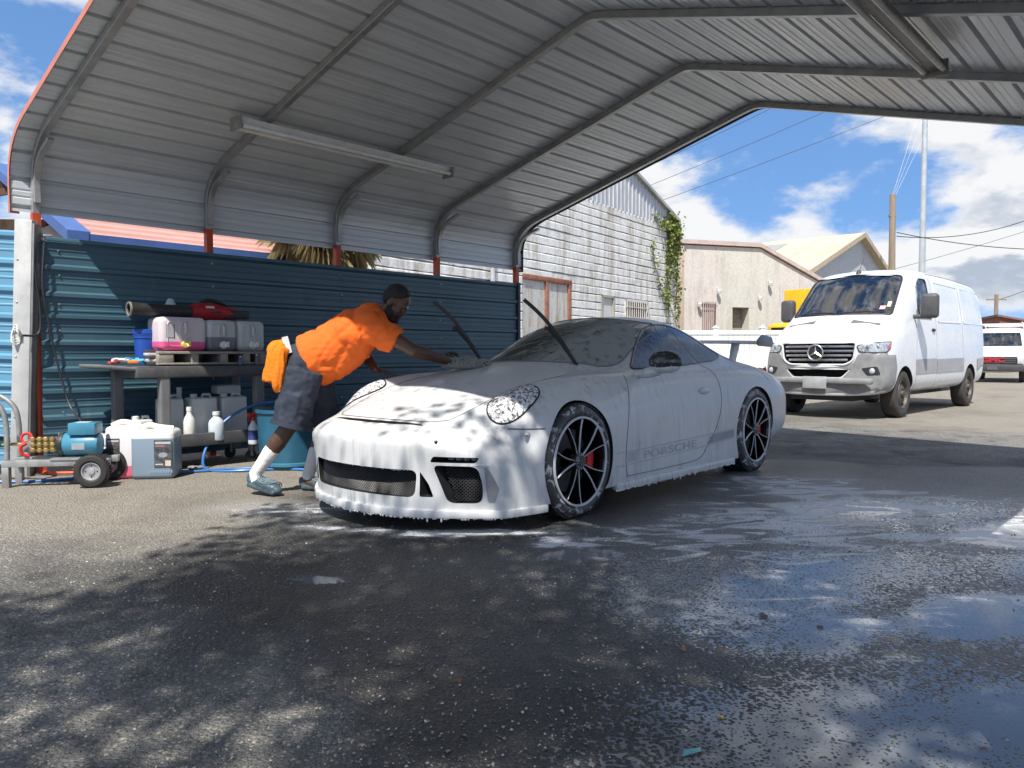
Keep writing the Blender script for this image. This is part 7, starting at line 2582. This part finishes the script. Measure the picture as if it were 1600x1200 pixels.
# ---------------------------------------------------------------- small litter on the asphalt
def build_litter():
    rnd = random.Random(77)
    def leaf(label, x, y, colr, s=.035):
        mb = MB()
        pts = [(0, 0, .004), (s * .4, s * .32, .010), (s, .0, .006), (s * .4, -s * .30, .004)]
        mb.add(pts + [(a, b, c_ + .0012) for a, b, c_ in pts], [(3, 2, 1, 0), (4, 5, 6, 7), (0, 1, 5, 4), (1, 2, 6, 5), (2, 3, 7, 6), (3, 0, 4, 7)])
        o = mb.build('fallen_leaf', colr)
        o.location = (x, y, 0); o.rotation_euler = (0, 0, rnd.uniform(0, 6.28))
        tag(o, label, 'leaf', 'fallen leaves on the wet asphalt')
    leaf('orange brown leaf on the wet asphalt right of the centre', .585, 2.62, mat('leaf_orange', (.42, .17, .05), .6))
    leaf('yellow leaf on the wet asphalt below the orange one', .59, 2.10, mat('leaf_yellow', (.55, .38, .05), .6), .03)
    leaf('dark brown leaf in the shallow puddle', .975, 2.92, mat('leaf_brown', (.08, .055, .035), .6), .06)
    leaf('small red brown leaf on the shaded asphalt left of centre', -.17, 2.36, mat('leaf_red', (.28, .07, .03), .6), .03)
    leaf('curled brown leaf beside the larger one in the puddle', 1.13, 2.80, MATS['leaf_brown'], .04)
    o = MB().add([(0, 0, .004), (.05, .012, .012), (.055, .035, .008), (.01, .03, .005), (0, 0, .006), (.05, .012, .014), (.055, .035, .010), (.01, .03, .007)], [(3, 2, 1, 0), (4, 5, 6, 7), (0, 1, 5, 4), (1, 2, 6, 5), (2, 3, 7, 6), (3, 0, 4, 7)]).build('plastic_scrap', mat('scrap_teal', (.12, .34, .36), .4))
    o.location = (.43, 1.90, 0); tag(o, 'small torn teal scrap of plastic on the asphalt in the foreground', 'scrap')
    # loose chippings: too many to count
    mb = MB()
    n = 0
    while n < 5200:
        y = 1.55 + 3.4 * rnd.random() ** 1.7
        x = rnd.uniform(-.72 * y - .1, .72 * y + .1)
        wet, pool, foam, sand_sunlit = ground_masks(x, y)
        if pool > .5 and rnd.random() < .9:
            continue
        if mnoise.noise(Vector((x * 1.7, y * 1.7, 2))) < -.15 and rnd.random() < .8:
            continue
        s = rnd.choice((.0025, .003, .0035, .0045, .006)) * rnd.uniform(.8, 1.2)
        M = Matrix.Translation((x, y, s * .25)) @ Euler((rnd.uniform(-.5, .5), rnd.uniform(-.5, .5), rnd.uniform(0, 6.28))).to_matrix().to_4x4()
        V = [(s * 1.2 * rnd.uniform(.7, 1.2), 0, 0), (0, s * rnd.uniform(.6, 1.1), 0), (-s * rnd.uniform(.8, 1.2), 0, 0), (0, -s * rnd.uniform(.6, 1.1), 0), (rnd.uniform(-.3, .3) * s, rnd.uniform(-.3, .3) * s, s * .8), (0, 0, -s * .6)]
        mb.cur = rnd.choice((0, 0, 0, 1, 1, 2))
        mb.add(V, [(0, 1, 4), (1, 2, 4), (2, 3, 4), (3, 0, 4), (1, 0, 5), (2, 1, 5), (3, 2, 5), (0, 3, 5)], M)
        n += 1
    o = mb.build('chippings', [mat('chip_grey', (.20, .19, .18), .85), mat('chip_tan', (.34, .30, .24), .85), mat('chip_pale', (.46, .43, .37), .85)], recalc=False)
    tag(o, 'loose stone chippings scattered over the foreground asphalt', 'gravel', kind='stuff')


build_litter()
# ================================================================== the man washing the car
def build_person():
    root = thing('person', 'man in orange t-shirt and dark shorts leaning over the bonnet with a wash mitt', 'person', (-1.70, 5.60, 0))
    v = Vector
    hipR, hipL = v((.180, .005, .865)), v((.175, .245, .865))
    kneeR, ankR = v((.085, -.045, .500)), v((-.165, -.045, .150))
    kneeL, ankL = v((.275, .265, .480)), v((.170, .14, .115))
    pelvis = v((.165, .125, .93)); belly = v((.32, .125, 1.035)); chest = v((.525, .13, 1.165)); upper = v((.655, .135, 1.245))
    neck = v((.745, .12, 1.305)); head = v((.835, .10, 1.405))
    shR, elR, wrR = v((.690, -.045, 1.225)), v((.985, -.035, 1.045)), v((1.215, .155, .968))
    shL, elL, wrL = v((.655, .315, 1.225)), v((.560, .345, 1.010)), v((.660, .245, .905))
    skin = mat('skin', (.085, .042, .026), .42, 0, .12, 14, .08, 180, sub=.04)
    mb = MB()
    # trunk
    for p, r_, sc in ((pelvis, .125, (1, 1.1, .95)), (belly, .120, (1, 1.12, 1)), (chest, .155, (1, 1.15, 1)), (upper, .135, (1, 1.3, 1))):
        mb.ball(p, r_ * .93, 18, 12, sc=sc)
    mb.tube([pelvis, belly, chest, upper], [.11, .11, .13, .12], 16)
    # head and neck
    cap_chain(mb, [upper, neck, v((.79, .115, 1.35))], [.075, .064, .062], 12)
    fwd = v((.80, -.10, -.59)).normalized()      # where he looks: ahead and down
    upv = (v((0, 0, 1)) - fwd * fwd.z).normalized()
    sid = upv.cross(fwd)
    H = lambda f, s, u: head + fwd * f + sid * s + upv * u
    def hball(f, s, u, r_, sc=(1, 1, 1)):
        M = Matrix.Translation(H(f, s, u)) @ Matrix((fwd, sid, upv)).transposed().to_4x4()
        mb.ball((0, 0, 0), r_, 16, 12, M, sc=sc)
    hball(0, 0, .030, .098, (1.02, .80, .98))       # skull
    hball(.030, 0, -.045, .075, (1.0, .85, 1.05))   # face
    hball(.055, 0, -.095, .042, (1, 1.0, .8))       # chin
    hball(.100, 0, -.022, .016, (1.1, .8, 1.5))     # nose
    hball(.110, 0, -.036, .014, (1, 1.2, .8))
    hball(.088, 0, .010, .030, (.7, 1.8, .6))       # brow
    hball(.094, 0, -.068, .017, (.8, 1.7, .8))      # lips
    for s in (1, -1):
        hball(-.012, s * .079, -.018, .028, (.75, .35, 1.2))   # ears
        hball(.070, s * .040, -.035, .026, (.8, .8, .8))       # cheeks
    # arms
    cap_chain(mb, [shR, shR.lerp(elR, .45), elR], [.068, .060, .047], 12)
    cap_chain(mb, [elR, elR.lerp(wrR, .32), wrR], [.048, .050, .030], 12)
    cap_chain(mb, [shL, shL.lerp(elL, .45), elL], [.068, .058, .046], 12)
    cap_chain(mb, [elL, elL.lerp(wrL, .35), wrL], [.046, .047, .031], 12)
    # legs
    cap_chain(mb, [hipR, hipR.lerp(kneeR, .5), kneeR], [.085, .085, .062], 14)
    cap_chain(mb, [kneeR, kneeR.lerp(ankR, .35), kneeR.lerp(ankR, .75), ankR], [.060, .064, .044, .038], 14)
    mb.ball(kneeR.lerp(ankR, .33) + v((-.020, 0, -.012)), .050, 12, 8)
    cap_chain(mb, [hipL, hipL.lerp(kneeL, .5), kneeL], [.085, .085, .062], 14)
    cap_chain(mb, [kneeL, kneeL.lerp(ankL, .35), ankL], [.060, .062, .038], 14)
    # feet cores
    cap_chain(mb, [ankR, v((-.16, -.055, .085)), v((-.05, -.085, .045))], [.038, .042, .036], 10)
    cap_chain(mb, [ankL, v((.17, .13, .06)), v((.25, .09, .04))], [.038, .042, .036], 10)
    # hands: palm + five fingers each
    def hand(wr, dirn, side, nrm, spread, curl, thumb_sign):
        dirn = dirn.normalized(); side = side.normalized()
        palm_c = wr + dirn * .052
        for a in (-.026, -.009, .009, .026):
            cap_chain(mb, [wr + dirn * .012 + side * a * .6, wr + dirn * .085 + side * a], [.0165, .0145], 8)
        lens = [.062, .072, .076, .066]
        for i, a in enumerate((.028, .010, -.009, -.027)):
            a *= thumb_sign
            b = wr + dirn * .085 + side * a
            d1 = (dirn + side * a * spread + nrm * -curl[0]).normalized()
            d2 = (dirn + side * a * spread + nrm * -curl[1]).normalized()
            d3 = (dirn + side * a * spread + nrm * -curl[2]).normalized()
            L_ = lens[3 - i] if i == 3 else lens[i]
            p1 = b + d1 * L_ * .45; p2 = p1 + d2 * L_ * .32; p3 = p2 + d3 * L_ * .25
            cap_chain(mb, [b, p1, p2, p3], [.0098, .0092, .0086, .0076], 8)
        t0 = wr + dirn * .030 + side * thumb_sign * .030
        t1 = t0 + (dirn * .6 + side * thumb_sign * .8 - nrm * .15).normalized() * .036
        t2 = t1 + (dirn * .9 + side * thumb_sign * .35 - nrm * .2).normalized() * .030
        cap_chain(mb, [t0, t1, t2], [.0135, .0115, .0095], 8)
    # right hand pushes the mitt, left hand planted flat on the wing
    hand(wrR + v((.01, .005, -.002)), v((.80, .50, -.22)), v((-.53, .85, 0)), v((0, 0, 1)), 2.5, (.10, .30, .55), 1)
    hand(wrL + v((.006, .0, -.010)), v((.95, .08, -.20)), v((-.08, 1, 0)), v((0, 0, 1)), 9.0, (.0, .12, .25), -1)
    body = link('body', organic(mb, .0068, 5, .5, 'body'), skin, root)
    # ---- hair and beard
    hm = mat('hair_black', (.010, .008, .007), .75, 0, .3, 60, .5, 300)
    hb = MB()
    def hb_ball(f, s, u, r_, sc):
        M = Matrix.Translation(H(f, s, u)) @ Matrix((fwd, sid, upv)).transposed().to_4x4()
        hb.ball((0, 0, 0), r_, 18, 12, M, sc=sc)
    hb_ball(-.010, 0, .046, .099, (1.0, .825, .92))
    hb_ball(-.040, 0, .018, .078, (.90, .98, 1.0))
    link('hair', organic(hb, .008, 3, .5, 'hair', lambda p, n_: .0015 * mnoise.noise(p * 160)), hm, root)
    hb = MB()
    hb_ball(.058, 0, -.112, .052, (.95, 1.12, .85))
    for s in (1, -1):
        hb_ball(.020, s * .055, -.085, .036, (1.1, .5, 1.2)); hb_ball(.0, s * .068, -.050, .022, (.8, .5, 1.5)); hb_ball(.086, s * .028, -.078, .018, (.6, 1, 1.2))
    hb_ball(.097, 0, -.054, .012, (.6, 2.2, .7))
    link('beard', organic(hb, .007, 3, .5, 'beard', lambda p, n_: .002 * mnoise.noise(p * 140)), hm, root)
    # eyes
    for s in (1, -1):
        M = Matrix.Translation(H(.092, s * .031, -.012))
        MB().ball((0, 0, 0), .0095, 10, 8, M).build('eye', mat('eye_white', (.10, .085, .08), .2), root, smooth=True)
    # ---- t-shirt: one loose shell with sleeves
    cloth = lambda nm, c: mat(nm, c, .85, 0, .06, 6, .12, 260, rvar=.05)
    orange = cloth('tshirt_orange', (.80, .135, .012))
    sb = MB()
    hem = v((.185, .125, .972))
    for p, r_, sc in ((belly, .172, (1, 1.12, 1.0)), (chest, .182, (1, 1.16, 1.02)), (upper, .152, (1, 1.32, 1.0))):
        sb.ball(p, r_, 20, 14, sc=sc)
    sb.tube([hem, belly, chest, upper], [.200, .186, .182, .150], 20)
    sb.tube([belly + v((0, 0, -.05)), chest + v((-.02, 0, -.05))], [.15, .16], 18)        # cloth hanging under the belly
    sb.tube([hem + v((.045, 0, -.055)), belly + v((.04, 0, -.06)), chest + v((.03, 0, -.045))], [.155, .155, .15], 18)
    sR = shR.lerp(elR, .60); sL = shL.lerp(elL, .58)
    cap_chain(sb, [upper + v((-.02, -.10, .0)), shR], [.11, .098], 14); sb.tube([shR, sR], [.098, .092], 16)
    sb.tube([shR + v((-.06, .02, -.03)), sR + v((-.02, .0, -.03))], [.09, .075], 14)
    cap_chain(sb, [upper + v((-.02, .10, .0)), shL], [.11, .095], 14); sb.tube([shL, sL], [.095, .09], 16)
    sb.tube([upper, neck + v((-.015, 0, -.012))], [.11, .082], 16)
    ax = (upper - hem).normalized()
    def wrinkle(p, n_):
        q = p - hem
        t = q.dot(ax)
        a = q - ax * t
        side_ = p.y
        # folds fan from the armpit across the back and hang round the belly
        n1 = mnoise.noise(v((t * 2.6 + a.z * 3, a.z * 13 - t * 7, side_ * 3)))
        n2 = mnoise.noise(v((t * 5 - a.z * 5, a.z * 22 + t * 10, side_ * 5 + 4)))
        f = .0125 * (.4 - max(0, 1 - abs(n1) * 3.2) ** 2) + .007 * (.4 - max(0, 1 - abs(n2) * 3.0) ** 2)
        f += .004 * mnoise.noise(p * 6)
        return f * min(1.0, max(.15, (t + .02) / .12))
    shirt = organic(sb, .0085, 6, .5, 'shirt', wrinkle, 4)
    so = link('t_shirt', shirt, orange, root)
    # ---- shorts
    navy = mat('shorts_slate', (.024, .032, .052), .85, 0, .16, 5, .15, 200, .25, (.11, .12, .15))
    pb = MB()
    for p, r_, sc in ((pelvis, .188, (1, 1.1, 1.0)), (pelvis + v((.045, 0, .055)), .164, (1, 1.06, .92))):
        pb.ball(p, r_, 20, 14, sc=sc)
    pb.tube([pelvis + v((.08, 0, .085)), pelvis], [.152, .168], 18)
    for hip, knee in ((hipR, kneeR), (hipL, kneeL)):
        pb.tube([hip + v((0, 0, .03)), hip.lerp(knee, .5), hip.lerp(knee, 1.02)], [.148, .135, .130], 18)
    # cargo pocket on the near leg
    pb.box(-.055, .055, -.012, .012, -.085, .075, Matrix.Translation(hipR.lerp(kneeR, .55) + v((-.0, -.132, .0))) @ Matrix.Rotation(R(14), 4, 'Y'))
    def fold(p, n_):
        return .012 * mnoise.noise(v((p.x * 13 + p.z * 6, p.y * 9, p.z * 13 - p.x * 5))) + .006 * mnoise.noise(v((p.x * 30, p.y * 24, p.z * 34)))
    link('shorts', organic(pb, .0085, 5, .5, 'shorts', fold, 3), navy, root)
    for hip, knee in ((hipR, kneeR), (hipL, kneeL)):
        a = hip.lerp(knee, .955); b = hip.lerp(knee, 1.04)
        MB().tube([a, b], [.138, .139], 26, cap=False).build('shorts_hem', navy, root, smooth=True)
    # ---- sock and clogs
    white = cloth('sock_white', (.72, .71, .70))
    for kn, an, t0 in ((kneeR, ankR, .52), (kneeL, ankL, .55)):
        kb = MB()
        p = [kn.lerp(an, t0), kn.lerp(an, .78), an, an + v((.012, -.004, -.075))]
        cap_chain(kb, p, [.060, .051, .046, .048], 14)
        link('sock', organic(kb, .008, 3, .5, 'sock', lambda q, n_: .002 * mnoise.noise(v((q.x * 25, q.y * 25, q.z * 60)))), white, root)
    clog_m = mat('clog_teal', (.050, .085, .10), .45, 0, .15, 9)
    ridge = mat('clog_ridge', (.20, .25, .28), .4)
    def clog(heel, toe, tag_):
        d_ = (toe - heel); L_ = d_.length; d_.normalize()
        sdv = v((-d_.y, d_.x, 0)).normalized()
        upn = d_.cross(sdv) * -1
        if upn.z < 0:
            upn = -upn
        cb = MB()
        at = lambda t, u, s: heel + d_ * (L_ * t) + upn * u + sdv * s
        for t, u, r_ in ((.06, .040, .046), (.22, .038, .046), (.42, .050, .056), (.62, .048, .060), (.82, .040, .056), (.95, .034, .044)):
            M = Matrix.Translation(at(t, u, 0)) @ Matrix((d_, sdv, upn)).transposed().to_4x4()
            cb.ball((0, 0, 0), r_, 14, 10, M, sc=(1, .95, .72))
        cb.tube([at(0, .012, 0), at(.3, .012, 0), at(.7, .012, 0), at(1.0, .014, 0)], .04, flat=(.10, .024), up=tuple(upn))
        cb.tube([at(-.02, .04, 0), at(-.03, .085, 0)], [.034, .030], 10)
        o = link('clog', organic(cb, .0075, 3, .5, 'clog'), clog_m, root)
        rg = MB()
        for k in range(6):
            r0 = .016 + .0135 * k
            P = []
            for j in range(19):
                a = math.pi * (-.15 + 1.3 * j / 18)
                f, s = math.cos(a) * r0 * 1.1, math.sin(a) * r0
                c = (at(.56, .05, 0) + d_ * f - sdv * (s - .03))
                rel = (c - at(.56, .05, 0)).dot(sdv)
                hh = math.sqrt(max(0, 1 - min(1, abs(rel) / .062) ** 2)) * .044
                P.append(c + upn * (hh - .004))
            rg.tube(P, .0035, 5)
        ro = rg.build('clog_ridges', ridge, o, smooth=True, recalc=False); ro['kind'] = 'stuff'
    clog(v((-.205, -.035, .062)), v((.015, -.125, .008)), 'R')
    clog(v((.135, .14, .010)), v((.385, .075, .008)), 'L')
    return root


build_person()


def build_towel():
    root = thing('microfibre_towel', 'bright orange towel hanging from the back pocket of the man\'s shorts', 'towel', (-1.665, 5.52, .72))
    m = mat('towel_orange', (.85, .205, .008), .95, 0, .06, 8, .5, 320)
    mb = MB()
    v = Vector
    mb.tube(spline([(.035, .03, .36), (-.015, .015, .365), (-.05, 0, .33), (-.065, -.005, .20), (-.075, -.01, .10)], 5), [.03 + .0012 * k for k in range(21)], 10)
    mb.tube(spline([(.02, .02, .35), (-.01, .0, .28), (-.015, -.015, .12), (-.005, -.02, .02)], 5), [.045, .047, .05, .052, .054, .055, .056, .056, .055, .053, .05, .046, .042, .034, .026, .02], 10)
    me = organic(mb, .008, 4, .5, 'towel', lambda p, n_: .012 * mnoise.noise(v((p.x * 34, p.y * 30, p.z * 7))) + .003 * mnoise.noise(p * 70))
    link('cloth', me, m, root)
    o = MB().box(-.022, .022, -.003, .003, -.06, .06).build('folded_paper', mat('paper_white', (.78, .78, .77), .7))
    o.location = (-1.618, 5.525, 1.085); o.rotation_euler = (R(5), R(-14), R(15)); tag(o, 'white folded paper sticking out of the shorts pocket above the towel', 'paper')


build_towel()


def build_mitt():
    # shaggy wash mitt on the bonnet
    root = thing('wash_mitt', 'shaggy grey wash mitt under the man\'s hand at the foot of the windscreen', 'mitt', (-.355, 5.85, .912), R(20))
    root.scale = (1.2, 1.2, 1.25)
    base = mat('mitt_grey', (.34, .34, .30), .95)
    mb = MB()
    mb.ball((0, 0, .02), .1, 18, 10, sc=(1.55, .75, .30))
    link('core', organic(mb, .012, 2, .5, 'core'), base, root)
    rnd = random.Random(4)
    tf = MB()
    for k in range(900):
        a = rnd.uniform(0, 6.28); r_ = math.sqrt(rnd.random())
        x, y = .152 * r_ * math.cos(a), .075 * r_ * math.sin(a)
        h = .02 + .028 * math.sqrt(max(0, 1 - r_ * r_))
        d_ = Vector((x * 2.5 + rnd.gauss(0, .4), y * 5 + rnd.gauss(0, .4), rnd.uniform(-.5, .6))).normalized()
        p = Vector((x, y, h)); q = p + d_ * rnd.uniform(.014, .03)
        if q.z < .002: q.z = .002
        tf.tube([p, p.lerp(q, .5) + Vector((0, 0, .003)), q], [.0042, .0046, .0036], 5)
    o = tf.build('pile', base, root, smooth=True, recalc=False); o['kind'] = 'stuff'


build_mitt()
